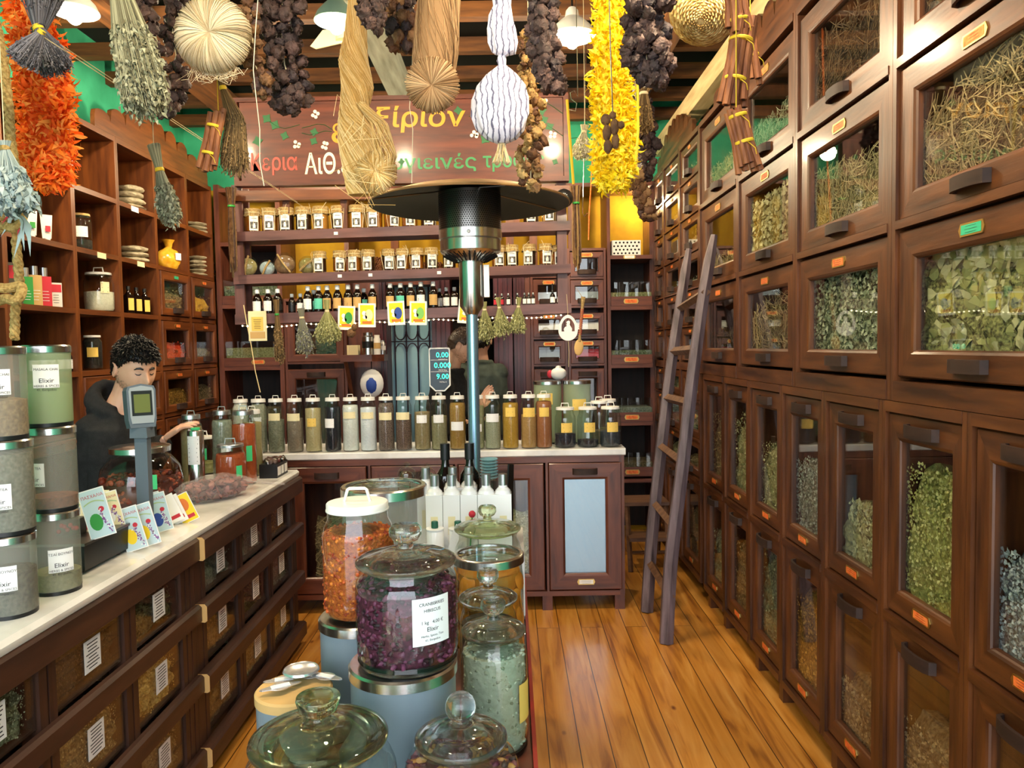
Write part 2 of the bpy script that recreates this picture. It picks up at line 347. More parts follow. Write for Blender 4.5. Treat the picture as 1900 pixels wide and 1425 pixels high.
def carcass(name, fr, u0, u1, w0, w1, depth, shelves, label, cat, pre='cab_', ax='y', bd=.03, group=None, backed=True, lip=0, d0=0, feet=0):
    c = fr.p((u0+u1)/2, -depth/2, w0 if not feet else 0); t = thing(name, c, label, cat, group)
    for a, b in ((u0, u0+bd), (u1-bd, u1)):
        mb = MB(); fr.box(mb, a, b, -depth, d0, w0, w1); mb.build('side_panel', pre+'z', t, world=True, smooth=False)
    if backed: mb = MB(); fr.box(mb, u0+bd, u1-bd, -depth, -depth+.01, w0, w1); mb.build('back_panel', pre+'z', t, world=True, smooth=False)
    for z0, z1 in shelves:
        mb = MB(); fr.box(mb, u0+bd, u1-bd, -depth+.01, d0+lip, z0, z1); mb.build('shelf_board', pre+ax, t, world=True, smooth=False)
    if feet:
        for k, u in enumerate((u0+.03, u1-.08)):
            mb = MB(); fr.box(mb, u, u+.05, -.06, 0, 0, feet); mb.build('foot', pre+'z', t, world=True, smooth=False)
    return t
def leafbit(mb, c, L, W, d, up, mi, bend=.25):
    d = d.normalized(); s = d.cross(up); s = s.normalized() if s.length > 1e-4 else d.orthogonal().normalized(); n = s.cross(d)
    a = c; b = c+d*L*.45+n*L*bend*.5; e = c+d*L-n*L*bend*.2
    if L < .03: mb.add([a, b+s*W, e, b-s*W], [(0, 1, 2, 3)], None, mi)
    else:
        q = a+d*L*.75+n*L*bend*.22; g = a+d*L*.2+n*L*bend*.3; W *= .9; mb.add([a, g+s*W*.75, b+s*W, q+s*W*.6, e, q-s*W*.6, b-s*W, g-s*W*.75], [(0, 1, 7), (1, 2, 6, 7), (2, 3, 5, 6), (3, 4, 5)], None, mi)
def rv(rn): return V((rn.gauss(0, 1), rn.gauss(0, 1), rn.gauss(0, 1))).normalized()
def fill(fr, u0, u1, w0, w1, kind, mats, label, name='dried_herb_heap', n=700, seed=0, dmax=-.015, th=.12, slope=0, size=1.0, group='herbs kept behind glass', cat='herbs'):
    """a loose mass of herbs lying behind a pane, its top uneven"""
    rn = random.Random(seed*13+5); W = u1-u0; H = w1-w0
    c0 = fr.p((u0+u1)/2, dmax-th/2, w0); t = MB(); nu, nw = 14, 16
    top = lambda a: w1+slope*(a-.5)*H+.05*H*noise.noise(V((a*3, seed, 0)))*2
    G = []
    for j in range(nw+1):
        for i in range(nu+1):
            a = i/nu; b = j/nw; wz = w0+(top(a)-w0)*b
            dd = dmax-.012-.02*abs(noise.noise(V((a*6, b*7*H/max(W, .1), seed+.5))))*2-(.06*b**6)
            G.append(fr.p(u0+W*a, dd, wz)-c0)
    k = nu+1
    for j in range(2):
        for i in range(nu+1):
            a = i/nu; G.append(fr.p(u0+W*a, dmax-th, top(a)-.02*H if j == 0 else w0)-c0)
    F = [(j*k+i, j*k+i+1, (j+1)*k+i+1, (j+1)*k+i) for j in range(nw+1) for i in range(nu)]
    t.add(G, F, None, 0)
    cu = V(fr.U); cn = V(fr.N); Z = V((0, 0, 1))
    for q in range(n):
        a = rn.random(); b = rn.random()**.8; wz = w0+(top(a)-w0)*b; mi = 1+rn.randrange(len(mats)-1)
        if kind in ('straw', 'twig'):
            L = rn.uniform(.05, .15)*size; dr = (cu*rn.gauss(0, 1)+Z*rn.gauss(0, .8 if kind == 'straw' else .5)+cn*rn.gauss(0, .12)).normalized()
            c = fr.p(u0+W*a, rn.uniform(dmax-.02, dmax-.004), wz)-c0; p0 = c-dr*L/2; p1 = c+dr*L/2; ok = []
            for p in (p0, p1):
                w_ = p+c0-fr.o; uu = min(max(w_.dot(cu), u0), u1); zz = min(max(w_.z, w0), w0+(H*1.12)); ok.append(fr.p(uu, min(w_.dot(cn), dmax-.002), zz)-c0)
            if (ok[0]-ok[1]).length < .01: continue
            md = (ok[0]+ok[1])/2+cn*.004+Z*rn.uniform(-.01, .01)
            t.tube([ok[0], md, ok[1]], rn.uniform(.0008, .002)*size, 3, mi=mi, cap=False)
        elif kind == 'leaf':
            L = rn.uniform(.03, .07)*size; leafbit(t, fr.p(u0+W*(.10+.80*a), rn.uniform(dmax-.034, dmax-.016), min(max(wz, w0+L*.6), top(a)-L*.3))-c0-cn*.006, L, L*.28, (cu*rn.gauss(0, .6)+Z*rn.gauss(0, .6)-cn*abs(rn.gauss(0, .1))), cn+rv(rn)*.5, mi)
        else:
            L = rn.uniform(.006, .014)*size*(1.6 if kind == 'moss' else 1); ed = rn.random() < .5
            cc = fr.p(u0+W*(.02+.96*a), rn.uniform(dmax-.016, dmax-.007), wz)-c0; leafbit(t, cc, L, L*.4, cu*rn.gauss(0, 1)+Z*rn.gauss(0, 1)+cn*.2*rn.random(), cn+rv(rn)*.6, mi)
    o = t.build(name, mats, None, c0, smooth=False)
    return tag(o, label, cat, group, 'stuff')
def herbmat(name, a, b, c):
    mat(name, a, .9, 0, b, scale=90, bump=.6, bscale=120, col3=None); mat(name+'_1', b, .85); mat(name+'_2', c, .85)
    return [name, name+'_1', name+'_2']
H_STRAW = herbmat('herb_straw', '3c3222', '8f7c54', 'b7a373')
H_BROWN = herbmat('herb_brown', '4a3d2a', '857252', 'a8946c')
H_MOSS = herbmat('herb_moss', '3b3f24', '6f7548', '94966a')
H_LEAF = herbmat('herb_leaf', '2a2c1a', '92945f', 'b2b088')
H_HAY = herbmat('herb_hay', '48432e', '8c845e', 'aaa07a')
H_SAGE = herbmat('herb_sage', '414836', '828c70', 'a4ac92')
H_GREEN = herbmat('herb_green', '7a7a3c', 'a3a45c', 'c2c080')
H_PALE = herbmat('herb_pale', '75724c', 'a3a074', 'c6c49c')
H_OCHRE = herbmat('herb_ochre', '5c4214', 'a4782c', 'c59a48')
H_GREY = herbmat('herb_grey', '62685e', '8d9486', 'b3baae')
H_BLUE = herbmat('herb_blue', '5b6668', '8b989a', 'b3bec0')
H_DARK = herbmat('herb_dark', '1d1710', '463627', '66523a')
FR = Fr((XR, 0, 0), (0, 1, 0), (-1, 0, 0))
# upper cabinets on the right: columns of three square doors
UZ = [1.475, 1.942, 2.417, 2.89]
up_cols = [(.753, 'nearest'), (1.53, 'wide'), (2.306, 'a'), (3.082, 'b'), (3.858, 'c')]
upl = ['right-hand wall cabinet cut by the photo edge, with bay leaves behind its lowest door', 'tall wall cabinet whose middle door shows straw under a wavy pane line', 'wall cabinet with a yellow feather boa reflected in two of its doors', 'wall cabinet with three glass doors, pale flower heads behind the middle one', 'wall cabinet right behind the ladder top, ochre wall seen through its middle door']
upl = ['glass-fronted wall cabinet at the photo\'s right edge, nearest the camera', 'glass-fronted wall cabinet with green-carded door full of broad bay leaves', 'glass-fronted wall cabinet with grey-green herbs behind its lowest door', 'glass-fronted wall cabinet with pale flower heads behind its middle door', 'glass-fronted wall cabinet just beyond the ladder top, nearly empty middle door']
for k, (y0, _) in enumerate(up_cols):
    y1 = y0+.776
    cab = carcass('herb_cabinet', FR, y0+.001, y1-.001, UZ[0]-.06, UZ[3]+.03, .42, [(UZ[0]-.06, UZ[0]), (UZ[1]-.014, UZ[1]+.012), (UZ[2]-.014, UZ[2]+.012), (UZ[3], UZ[3]+.03)], upl[k], 'cabinet', bd=.022, lip=.003, d0=.022, group='glass-fronted wall cabinets on the right')
    for r in range(3):
        cc = 'orange_card'
        if k == 1 and r == 0: cc = 'green_card'
        door(FR, cab, y0+.03, y1-.026, UZ[r]+.013, UZ[r+1]-.022, (.085, .085, .085, .08), handle='b', card='t', cc=cc, hw=.15, seed=k*3+r)
def din(k, r): return up_cols[k][0]+.03+.087, up_cols[k][0]+.776-.026-.087, UZ[r]+.013+.082, UZ[r+1]-.022-.087
ul = {(0, 0): ('leaf', H_LEAF, 1, 200, 1.6, 'bay leaves in the wall cabinet nearest the camera, lowest door'), (0, 1): ('straw', H_STRAW, 1, 200, 1, 'straw-like stems in the wall cabinet nearest the camera, middle door'),
      (1, 0): ('leaf', H_LEAF, .97, 620, 1.05, 'broad pale green bay leaves pressed behind the door with the green card'), (1, 1): ('straw', H_BROWN, .82, 900, 1.0, 'brown tangled stems sloping up behind the big middle pane above the bay leaves'), (1, 2): ('straw', H_DARK, .5, 200, 1, 'dark stems in the topmost pane at the upper right corner'),
      (2, 0): ('moss', H_SAGE, .97, 1500, 1.1, 'grey-green crumbly herbs behind the pane reflecting the egg ornament'), (2, 1): ('straw', H_HAY, .66, 800, .9, 'olive tangled herbs below the yellow reflection, second door up'), (2, 2): ('straw', H_DARK, .75, 500, 1, 'dark loops of twine-like stems behind the upper door above the yellow reflection'),
      (3, 0): ('twig', H_BROWN, .74, 420, 1.2, 'spiky brown twigs behind the low door left of the egg reflection'), (3, 1): ('moss', H_PALE, .8, 900, 1.6, 'pale flower heads heaped behind the middle door next to the ladder'), (3, 2): ('straw', H_SAGE, .45, 300, 1, 'grey-green stems behind the door where the lamp is reflected'),
      (4, 0): ('straw', H_DARK, .4, 200, 1, 'dark stems low in the door beside the ladder'), (4, 1): ('straw', H_STRAW, .3, 150, 1, 'a little straw in the nearly empty ochre-backed door'), (4, 2): ('straw', H_STRAW, .4, 260, 1, 'straw heap in the top door with the green wall seen behind it')}
for (k, r), (kd, mm, lv, n, sz, lab) in ul.items():
    a, b, c, d = din(k, r); fill(FR, a-.05, b+.05, c-.06, c-.05+(d-c+.10)*lv, kd, mm, lab, n=n, seed=k*3+r+1, size=sz, slope={(1, 1): -.35, (3, 0): -.5, (2, 1): .1}.get((k, r), 0))
# lower cabinets on the right: columns of two tall doors
LY = [1.472+.4408*i for i in range(8)]
lowl = ['behind the photo edge', 'with grey-blue flakes', 'with bright green oregano', 'with pale leaf flakes in its upper pane half full', 'with grey-green flakes', 'with whitish flakes', 'with pale buds', 'with dark upper pane']
lw = ['tall two-door bin cabinet with grey-blue flakes in its upper pane', 'tall two-door bin cabinet with yellow-green oregano in its upper pane', 'tall two-door bin cabinet whose upper pane is half full of pale leaves', 'tall two-door bin cabinet with fine grey crumbs above and ochre flakes below', 'tall two-door bin cabinet with whitish flakes above and green ones below', 'tall two-door bin cabinet with pale buds above and brown dust below', 'tall two-door bin cabinet right beside the ladder, dark above']
lf = [(H_BLUE, .57, H_BROWN, .5), (H_GREEN, .86, H_BROWN, .55), (H_PALE, .42, H_BROWN, .38), (H_GREY, .64, H_OCHRE, .78), (H_PALE, .68, H_SAGE, .96), (H_PALE, .85, H_BROWN, .8), (H_STRAW, .8, H_SAGE, .7)]
lnm = ['grey-blue flakes', 'yellow-green oregano', 'pale crumbled leaves', 'fine grey crumbs', 'whitish flakes', 'pale buds', 'straw-coloured crumbs']
for k in range(7):
    y0, y1 = LY[k], LY[k+1]
    cab = carcass('bin_cabinet', FR, y0+.001, y1-.001, .10, 1.413, .42, [(.10, .13), (.725, .755), (1.38, 1.413)], lw[k], 'cabinet', bd=.02, lip=.003, d0=.022, group='two-door bin cabinets under the wall cabinets', feet=.1 if k % 2 == 0 else 0)
    d1 = door(FR, cab, y0+.024, y1-.024, .76, 1.376, (.062, .062, .085, .075), handle='t', card='b', hw=.16, cs=.9, seed=k)
    d2 = door(FR, cab, y0+.024, y1-.024, .138, .72, (.062, .062, .08, .07), handle='t', card='b', hw=.16, cs=.9, seed=k+9)
    a, b = y0+.05, y1-.05; m1, l1, m2, l2 = lf[k]
    fill(FR, a, b, .758, .835+.456*l1, 'crumb' if k != 2 else 'leaf', m1, lnm[k]+' heaped behind the upper pane of '+['the nearest bin cabinet', 'the second bin cabinet', 'the third bin cabinet', 'the fourth bin cabinet', 'the fifth bin cabinet', 'the sixth bin cabinet', 'the bin cabinet by the ladder'][k], n=1500 if k < 4 else 500, seed=40+k, size=1.1 if k != 2 else .45, slope=-.12)
    fill(FR, a, b, .135, .208+.43*l2, 'crumb', m2, ['brown flakes', 'dusty brown crumbs', 'brown petals', 'ochre flakes', 'dull green crumbs', 'brown dust', 'grey-green crumbs'][k]+' behind the lower pane of the '+ORD[k+1]+' bin cabinet from the camera', n=500 if k < 4 else 200, seed=60+k, size=1.2)
# plinth shadow board behind the feet
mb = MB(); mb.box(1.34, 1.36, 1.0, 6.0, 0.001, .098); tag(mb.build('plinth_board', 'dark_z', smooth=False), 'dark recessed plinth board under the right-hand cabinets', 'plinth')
# long beam capping the lower cabinets: top moulding
mb = MB(); FR.box(mb, 1.473, 6.1, -.42, .018, 1.4135, 1.4145); 
# far part of the right wall: small drawers, then tall doors below
SY = [4.638, 5.18, 5.72, 6.1]
SW = [1.475+.2358*i for i in range(7)]; SW2 = [.745+.2425*i for i in range(4)]
cabn = ['small-drawer cabinet just beyond the ladder', 'small-drawer cabinet between the ladder and the back corner', 'small-drawer cabinet in the far right corner']
drw = ['straw', 'pale', 'dark', 'green']; dcol = [H_STRAW, H_PALE, H_DARK, H_SAGE, H_BROWN, H_OCHRE]
for k in range(3):
    y0, y1 = SY[k], SY[k+1]
    cab = carcass('drawer_cabinet', FR, y0+.001, y1-.001, .10, 2.92, .30 if k == 2 else .42, [(.10, .13), (.715, .74), (1.42, 1.47), (2.89, 2.92)]+[(z-.006, z+.006) for z in SW[1:-1]+SW2[1:-1]], cabn[k], 'cabinet', bd=.02, lip=.002, d0=.020, group='small-drawer cabinets on the right')
    for r, (z0, z1) in enumerate(list(zip(SW2, SW2[1:]))+list(zip(SW, SW[1:]))):
        door(FR, cab, y0+.024, y1-.024, z0+.009, z1-(.009 if r != 2 else .06), (.06, .06, .05, .045), handle='b', card='t', hw=.12, cs=.62, seed=r+k*9, dname='drawer_front')
        lv = [.5, .8, .3, .7, .6, .9, .45, .35, .3][(r*5+k*4) % 9]
        fill(FR, y0+.05, y1-.05, z0+.015, z0+.03+.16*lv, 'crumb', dcol[(r*3+k) % 6], ['straw bits', 'pale buds', 'dark crumbs', 'grey-green herbs', 'brown flakes', 'ochre flakes'][(r*3+k) % 6]+' in the '+ORD[r+1]+' small drawer up, '+['column beside the ladder', 'middle column beyond the ladder', 'column in the far right corner'][k], n=60, seed=100+r+k*9, th=.08)
    door(FR, cab, y0+.024, y1-.024, .138, .71, (.07, .07, .08, .07), handle='t', card='b', hw=.14, cs=.8, seed=r)
    fill(FR, y0+.05, y1-.05, .135, .5, 'crumb', H_BROWN, 'brown crumbs behind the tall low door under the small drawers, '+['beside the ladder', 'beyond the ladder', 'in the corner'][k], n=120, seed=130+k)
# scalloped crest boards on top of the cabinets
def crest(name, fr, u0, u1, w0, h, pre, label, n=5, bx='y'):
    pts = [(u0, w0)]; L = u1-u0; N = n*2+1; 
    for i in range(N):
        c = u0+L*(i+.5)/N; rr = L/N/2; hh = h*(.35+.65*sin(pi*(i+.5)/N)); 
        for q in range(7):
            a = pi-pi*q/6; pts.append((c+rr*.96*cos(a), w0+hh*(.72+.28*sin(a)) if 0 < q < 6 else w0+hh*.6))
    pts.append((u1, w0)); mb = MB(); mb.prism(pts, lambda a, b, t: fr.p(a, t, b), -.03, -.004)
    return tag(mb.build(name, pre+bx), label, 'crest board', 'scalloped crest boards')
crest('crest_board', FR, 2.9, 4.4, 2.921, .22, 'lamp_' if 0 else 'cab_', 'scalloped wooden crest standing on the right-hand cabinets above the ladder', 4)
crest('crest_board', FR, 4.9, 6.05, 2.921, .28, 'cab_', 'scalloped dark crest on top of the cabinets in the far right corner', 4)
# ---------------------------------------------------------------- left shelving
FL = Fr((-2.33, 0, 0), (0, 1, 0), (1, 0, 0))
LU = [2.95, 3.52, 4.09, 4.56, 5.04, 5.53, 6.0]; LW = [1.50, 1.84, 2.175, 2.51, 2.875]
sl = ['open wooden shelf bay at the left edge behind the rope', 'open shelf bay holding cosmetics boxes above white-capped bottles', 'open shelf bay holding a big white-filled jar', 'open shelf bay with folded grey bags and three dark oil bottles', 'shelf bay with a yellow bag over glass drawers', 'shelf bay in the back left corner over glass drawers']
for k in range(6):
    u0, u1 = LU[k], LU[k+1]; dep = .36
    sh = [(z-.028, z) for z in LW[:4]]+[(2.85, 2.882), (.1, .13), (1.155, 1.18)]
    cab = carcass('shelf_unit', FL, u0+.0005, u1-.0005, .1, 2.882, dep, sh, sl[k], 'shelf unit', pre='left_', bd=.018, lip=.0, group='wooden shelf bays along the left wall')
    rows = [(.13, .64), (.66, 1.15), (1.18, 1.47)]
    if k >= 4: rows += [(1.502, 1.81), (1.842, 2.145)]
    for r, (z0, z1) in enumerate(rows):
        if k in (0, 1) and r == 2: continue
        door(FL, cab, u0+.02, u1-.02, z0+.004, z1-.004, (.05, .05, .06, .05), pre='left_', handle='b' if r > 1 else 't', card='t', hw=.13, cs=.75, cc='green_card' if (k, r) == (4, 4) else 'orange_card', seed=r+k)
        if r >= 2:
            mm = [H_BROWN, H_DARK, H_DARK, H_STRAW, H_OCHRE, H_STRAW, H_PALE, H_BROWN, H_GREEN, H_STRAW][(k*3+r) % 10]; lv = .62; nm = 'tan powder'
            if (k, r) == (4, 3): mm = herbmat('herb_red', 'b02c10', 'd8461c', 'e86a30'); nm = 'orange-red spice'; lv = .6
            if (k, r) == (5, 4): mm = herbmat('herb_yellow', 'c79322', 'e0b43c', 'ecc860'); nm = 'golden yellow herbs'; lv = .7
            if (k, r) == (4, 4): mm = H_STRAW; nm = 'straw-green herbs'; lv = .75
            if (k, r) == (5, 3): mm = H_BROWN; nm = 'light brown powder'; lv = .4
            fill(FL, u0+.03, u1-.03, z0+.02, z0+.05+(z1-z0-.12)*lv, 'crumb', mm, nm+' behind the '+ORD[r-1]+' glass drawer up in the '+ORD[k+1]+' left shelf bay', n=90, seed=200+k*5+r, th=.1)
crest('crest_board', FL, 4.35, 5.95, 2.885, .25, 'left_', 'scalloped light brown crest on top of the left shelves', 4)
# ---------------------------------------------------------------- left counter with bulk bins
CT = .95
FC = Fr((-1.177, 0, 0), (0, 1, 0), (1, 0, 0)); CD = .50
mb = MB()
def slab(mb, x0, x1, y0, y1, z0, z1, r=.012):
    pr = [(x0, z0), (x1-r*.4, z0), (x1, z0+r), (x1, z1-r), (x1-r, z1), (x0, z1)]; mb.prism(pr, lambda a, b, t: V((a, t, b)), y0, y1)
for (a, b, lab) in [(.45, 2.35, 'near white marble counter slab under the stacked canisters'), (2.353, 4.06, 'far white marble counter slab under the spice jars')]:
    mb = MB(); slab(mb, -1.70, -1.155, a, b, CT-.032, CT); tag(mb.build('marble_slab', 'marble', loc=(0, 0, 0)), lab, 'worktop', 'marble worktops on the left counter')
RZ = [(.83, .917), (.60, .668), (.335, .405), (.05, .125)]
bins = [(2.736, 3.05, 3.49, 3.93, 4.04)]
units = [(.5, 2.734, [.66, 1.06, 1.46, 1.86, 2.27, 2.66], 'near bin counter of dark wood under the stacked canisters'), (2.736, 4.04, [2.80, 3.20, 3.60, 3.98], 'far bin counter of dark wood ending beside the back counter')]
txt = ['Elixir', 'HERBS & SPICES']
bm = {0: (H_BROWN, 'brown powder'), 1: (H_DARK, 'black seeds'), 2: (H_PALE, 'pale seeds')}
binc = [[H_BROWN, H_GREY, H_OCHRE, H_BROWN], [H_DARK, H_DARK, H_BROWN, H_GREY], [H_GREEN, H_SAGE, H_PALE, H_BROWN]]
names = {id(H_BROWN): 'brown powder', id(H_GREY): 'grey powder', id(H_OCHRE): 'orange-brown spice', id(H_DARK): 'black seeds', id(H_GREEN): 'green crumbs', id(H_SAGE): 'grey-green herbs', id(H_PALE): 'pale seeds', id(H_STRAW): 'straw bits', id(H_BLUE): 'blue-grey crumbs'}
for ui, (y0, y1, ys, lab) in enumerate(units):
    t = thing('bin_counter', (-1.4, (y0+y1)/2, 0), lab, 'counter', 'bin counters on the left')
    mb = MB(); FC.box(mb, y0, y1, -CD, -CD+.02, .05, .915); FC.box(mb, y0, y0+.03, -CD+.02, 0, .0, .915); FC.box(mb, y1-.03, y1, -CD+.02, 0, 0, .915); FC.box(mb, y0+.03, y1-.03, -CD+.02, -.05, .05, .08)
    mb.build('carcass', 'count_z', t, world=True, smooth=False)
    for z0, z1 in RZ:
        e = .018*ui; mb = MB(); FC.prism = None
        mb.prism([(0.001, z0+.004), (.018+e, z0), (.026+e, z0+.006), (.026+e, z1-.01), (.016+e, z1), (0.001, z1)], lambda a, b, tt: FC.p(tt, a, b), y0+.002, y1)
        if ui: mb.prism([(0.001, z0+.004), (.018+e, z0), (.026+e, z0+.006), (.026+e, z1-.01), (.016+e, z1), (0.001, z1)], lambda a, b, tt: FC.p(tt, a, b), y0-.0016, y0+.0019, mi=1)
        mb.build('rail', ['count_y', 'left_y' if 0 else 'kraft'], t, world=True, smooth=False)
    for y in ys:
        mb = MB(); FC.box(mb, y-.035, y-.004, -.05, 0, .05, .915); FC.box(mb, y+.004, y+.035, -.05, 0, .05, .915); mb.build('upright', 'count_z', t, world=True, smooth=False)
    for c in range(len(ys)-1):
        for r in range(3):
            a, b = ys[c]+.037, ys[c+1]-.037; z0, z1 = RZ[r+1][1]+.002, RZ[r][0]-.002
            if ui == 0 and c < 2 : continue
            sd = ui*31+c*3+r; mm = [H_GREY, H_BROWN, H_OCHRE, H_STRAW, H_BROWN, H_SAGE, H_PALE, H_BROWN, H_STRAW, H_GREY][(sd*7+3) % 10]
            if (ui, c, r) == (0, 4, 0): mm = herbmat('herb_peppercorn', '2a281c', '7a7450', '4a4838')
            if (ui, c, r) == (0, 4, 1): mm = herbmat('herb_millet', '8a6f34', 'd9bd72', 'c6a658')
            if (ui, c, r) == (0, 3, 0): mm = H_DARK
            if (ui, c, r) == (1, 2, 0): mm = H_OCHRE
            if (ui, c, r) == (1, 0, 0): mm = H_GREY
            if (ui, c, r) == (1, 1, 0): mm = H_GREY
            nm = names.get(id(mm), {(0, 4, 0): 'black and white peppercorns', (0, 4, 1): 'yellow millet-like seeds'}.get((ui, c, r), 'grey powder'))
            pos = ['top', 'middle', 'bottom'][r]+' row, '+ORD[len(ys)-1-c]+' from far end of '+('near' if ui == 0 else 'far')+' counter'
            q = thing('bulk_bin', FC.p((a+b)/2, -.2, z0), 'bin of '+nm+', '+pos, 'bin', 'bulk bins in the left counter')
            mb = MB(); FC.box(mb, a, a+.012, -.34, -.012, z0, z1-.03); FC.box(mb, b-.012, b, -.34, -.012, z0, z1-.03); FC.box(mb, a+.012, b-.012, -.34, -.012, z0, z0+.008); FC.box(mb, a+.012, b-.012, -.352, -.34, z0, z1-.03)
            mb.build('bin_box', 'count_z', q, world=True, smooth=False)
            mb = MB(); FC.box(mb, a+.001, b-.001, -.011, -.008, z0+.001, z1-.002); mb.build('glass_front', 'pane', q, world=True, smooth=False)
            f = fill(FC, a+.014, b-.014, z0+.009, z0+.009+(z1-z0-.03)*[.97, .8, .98, .9][(sd*3) % 4], 'crumb', mm, None, name='contents', n=120 if c < 2 and ui else 500, seed=sd, dmax=-.014, th=.2, group=None, cat=None, size=.55, slope=-.15)
            f.parent = q; f.location = f.location-q.location
            um = (a+b)/2+.01
            label_flat('paper_label', lambda x, y, d: FC.p(um+x, d-.0075, z0+(z1-z0)*.56+y), .082, .09, texts=[] , rows=8, parent=q, seed=sd)
# ---------------------------------------------------------------- back counter
FB = Fr((0, 4.487, 0), (1, 0, 0), (0, -1, 0))
x0, x1 = -1.64, .677
mb = MB(); mb.prism([(-.45, .938), (.012, .938), (.018, .944), (.018, .974), (.012, .98), (-.45, .98)], lambda a, b, t: FB.p(t, a, b), x0, x1)
tag(mb.build('marble_slab', 'marble'), 'white marble slab on the back counter under the row of tall jars', 'worktop')
ds = [(-1.64, -1.36), (-1.35, -.86), (-.85, -.34), (-.33, .20), (.21, .665)]
t = carcass('back_counter', FB, x0, x1-.008, .09, .937, .42, [(.09, .12), (.90, .937)], 'reddish wooden back counter with tall glass doors', 'counter', pre='back_', ax='x', bd=.03, lip=.012)
mb = MB()
for a, b in ds[1:]: FB.box(mb, a-.012, a+.002, -.4, .012, .12, .90)
mb.build('stile', 'back_z', t, world=True, smooth=False)
for u in (x1-.05, .19, -.34): mb = MB(); FB.box(mb, u-.02, u+.04, -.06, 0, 0, .09); mb.build('foot', 'back_z', t, world=True, smooth=False)
for i, (a, b) in enumerate(ds[1:]):
    door(FB, t, a+.006, b-.014, .125, .895, (.095, .095, .10, .10), pre='back_', ax='x', handle='t', card='b' if i == 3 else None, cc='white_paper', hw=.15, cs=1.0)
fill(FB, .02-.25, .12, .16, .60, 'crumb', H_PALE, 'pale grains behind the back counter door left of the blue-reflecting pane', n=500, seed=301, size=.7)
mb = MB(); mb.box(.25, .60, 4.50, 4.52, .14, .88); tag(mb.build('storage_box', mat('bin_blue', '8aa6bc', .3, .55), smooth=False), 'plain grey metal bin inside the back counter\'s rightmost door', 'bin')  # added panel; its blue imitates daylight reflected in the pane
fill(FB, -1.2, -1.0, .16, .58, 'twig', H_BROWN, 'brown twigs stacked behind the back counter\'s left door', n=120, seed=302)
# ---------------------------------------------------------------- back wall furniture
FW = Fr((0, YB, 0), (1, 0, 0), (0, -1, 0))
# column of drawers, two wide
def drawer_tower(u0, u1, rows, label, base=.1, top=2.25, cols=1, seed=0, pre='back_'):
    t = carcass('drawer_tower', FW, u0, u1, base, top, .4, [(base, base+.02), (top-.02, top)]+[(z-.008, z+.008) for z, _ in rows[1:]], label, 'cabinet', pre=pre, ax='x', bd=.02, lip=.01, group='drawer cabinets along the back wall')
    wd = (u1-u0-.04)/cols
    for c in range(cols):
        for r, (z0, z1) in enumerate(rows):
            tall = z1-z0 > .32
            door(FW, t, u0+.022+c*wd, u0+.018+(c+1)*wd, z0+.01, z1-.01, (.04, .04, .05, .045) if not tall else (.06, .06, .08, .06), pre=pre, ax='x', handle='t' if tall else 'b', card=None if tall else 't', hw=.15, cs=.9, seed=seed+r+c*7, dname='drawer_front')
    return t
drawer_tower(.165, .455, [(.12, .62), (.64, 1.42), (1.44, 1.645), (1.655, 1.86), (1.90, 2.13)], 'drawer tower on the back wall with a blue tray behind glass, beside the doorway', top=2.15)
drawer_tower(.46, .765, [(.12, .62), (.64, 1.42), (1.44, 1.645), (1.655, 1.86), (1.90, 2.12), (2.125, 2.34)], 'drawer tower behind the hanging wooden spoon', top=2.36, seed=3)
for x, z, c, nm in [(.31, 1.675, 'white_tin', 'white tray of small bottles in the upper drawer beside the egg ornament'), (.31, 1.465, 'frost_blue', 'blue-grey tray in the lower drawer beside the egg ornament'), (.61, 1.675, 'white_tin', 'pale tray in the drawer behind the wooden spoon'), (.61, 1.465, 'red_ink', 'tray of red packets in the drawer behind the spoon tip'), (.31, 1.92, 'steel', 'shiny tray in the top drawer left of the egg ornament'), (.61, 1.92, 'frost_blue', 'blue-grey tray in the drawer right of the hanging shelf')]:
    mb = MB(); mb.box(x-.09, x+.09, 6.03, 6.2, z, z+.07); mb.box(x-.10, x+.10, 6.02, 6.03, z, z+.10); tag(mb.build('drawer_tray', c, smooth=False), nm, 'tray', 'trays inside the glass-front drawers')
# corner shelves with glass-front bins
t = thing('corner_shelf', (.97, 6.2, 0), 'open corner shelves with low glass-front bins between the towers and right wall', 'shelf unit')
mb = MB(); FW.box(mb, .775, .80, -.4, .01, .05, 2.9); FW.box(mb, 1.13, 1.178, -.4, -.105, .05, 2.9); mb.build('side_panel', 'back_z', t, world=True, smooth=False)
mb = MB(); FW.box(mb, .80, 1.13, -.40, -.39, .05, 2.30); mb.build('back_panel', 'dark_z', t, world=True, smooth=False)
for z in (.52, .98, 1.44, 1.9, 2.30, 2.87): mb = MB(); FW.box(mb, .80, 1.13, -.388, .01, z-.03, z); mb.build('shelf_board', 'back_x', t, world=True, smooth=False)
for k, z in enumerate((.54, .98, 1.44, 1.90)):
    q = thing('glass_front_bin', (.965, 6.1, z), ['lowest', 'second lowest', 'second highest', 'topmost'][k]+' glass-front bin on the corner shelves', 'bin', 'bins on the corner shelves')
    mb = MB(); FW.box(mb, .803, 1.127, .0, .012, z+.001, z+.075); mb.build('front_rail', 'back_x', q, world=True, smooth=False)
    card_holder(FW, .96, z+.037, q, seed=k, s=1.1)
    mb = MB(); FW.box(mb, .83, 1.126, -.008, -.004, z+.03, z+.19); mb.build('glass_front', 'jar_glass', q, world=True, smooth=False)
    mb = MB(); FW.box(mb, .803, 1.127, -.3, -.02, z+.001, z+.11); mb.build('contents', ['herb_brown', 'herb_grey', 'herb_sage', 'herb_pale'][k], q, world=True)
mb = MB(); 
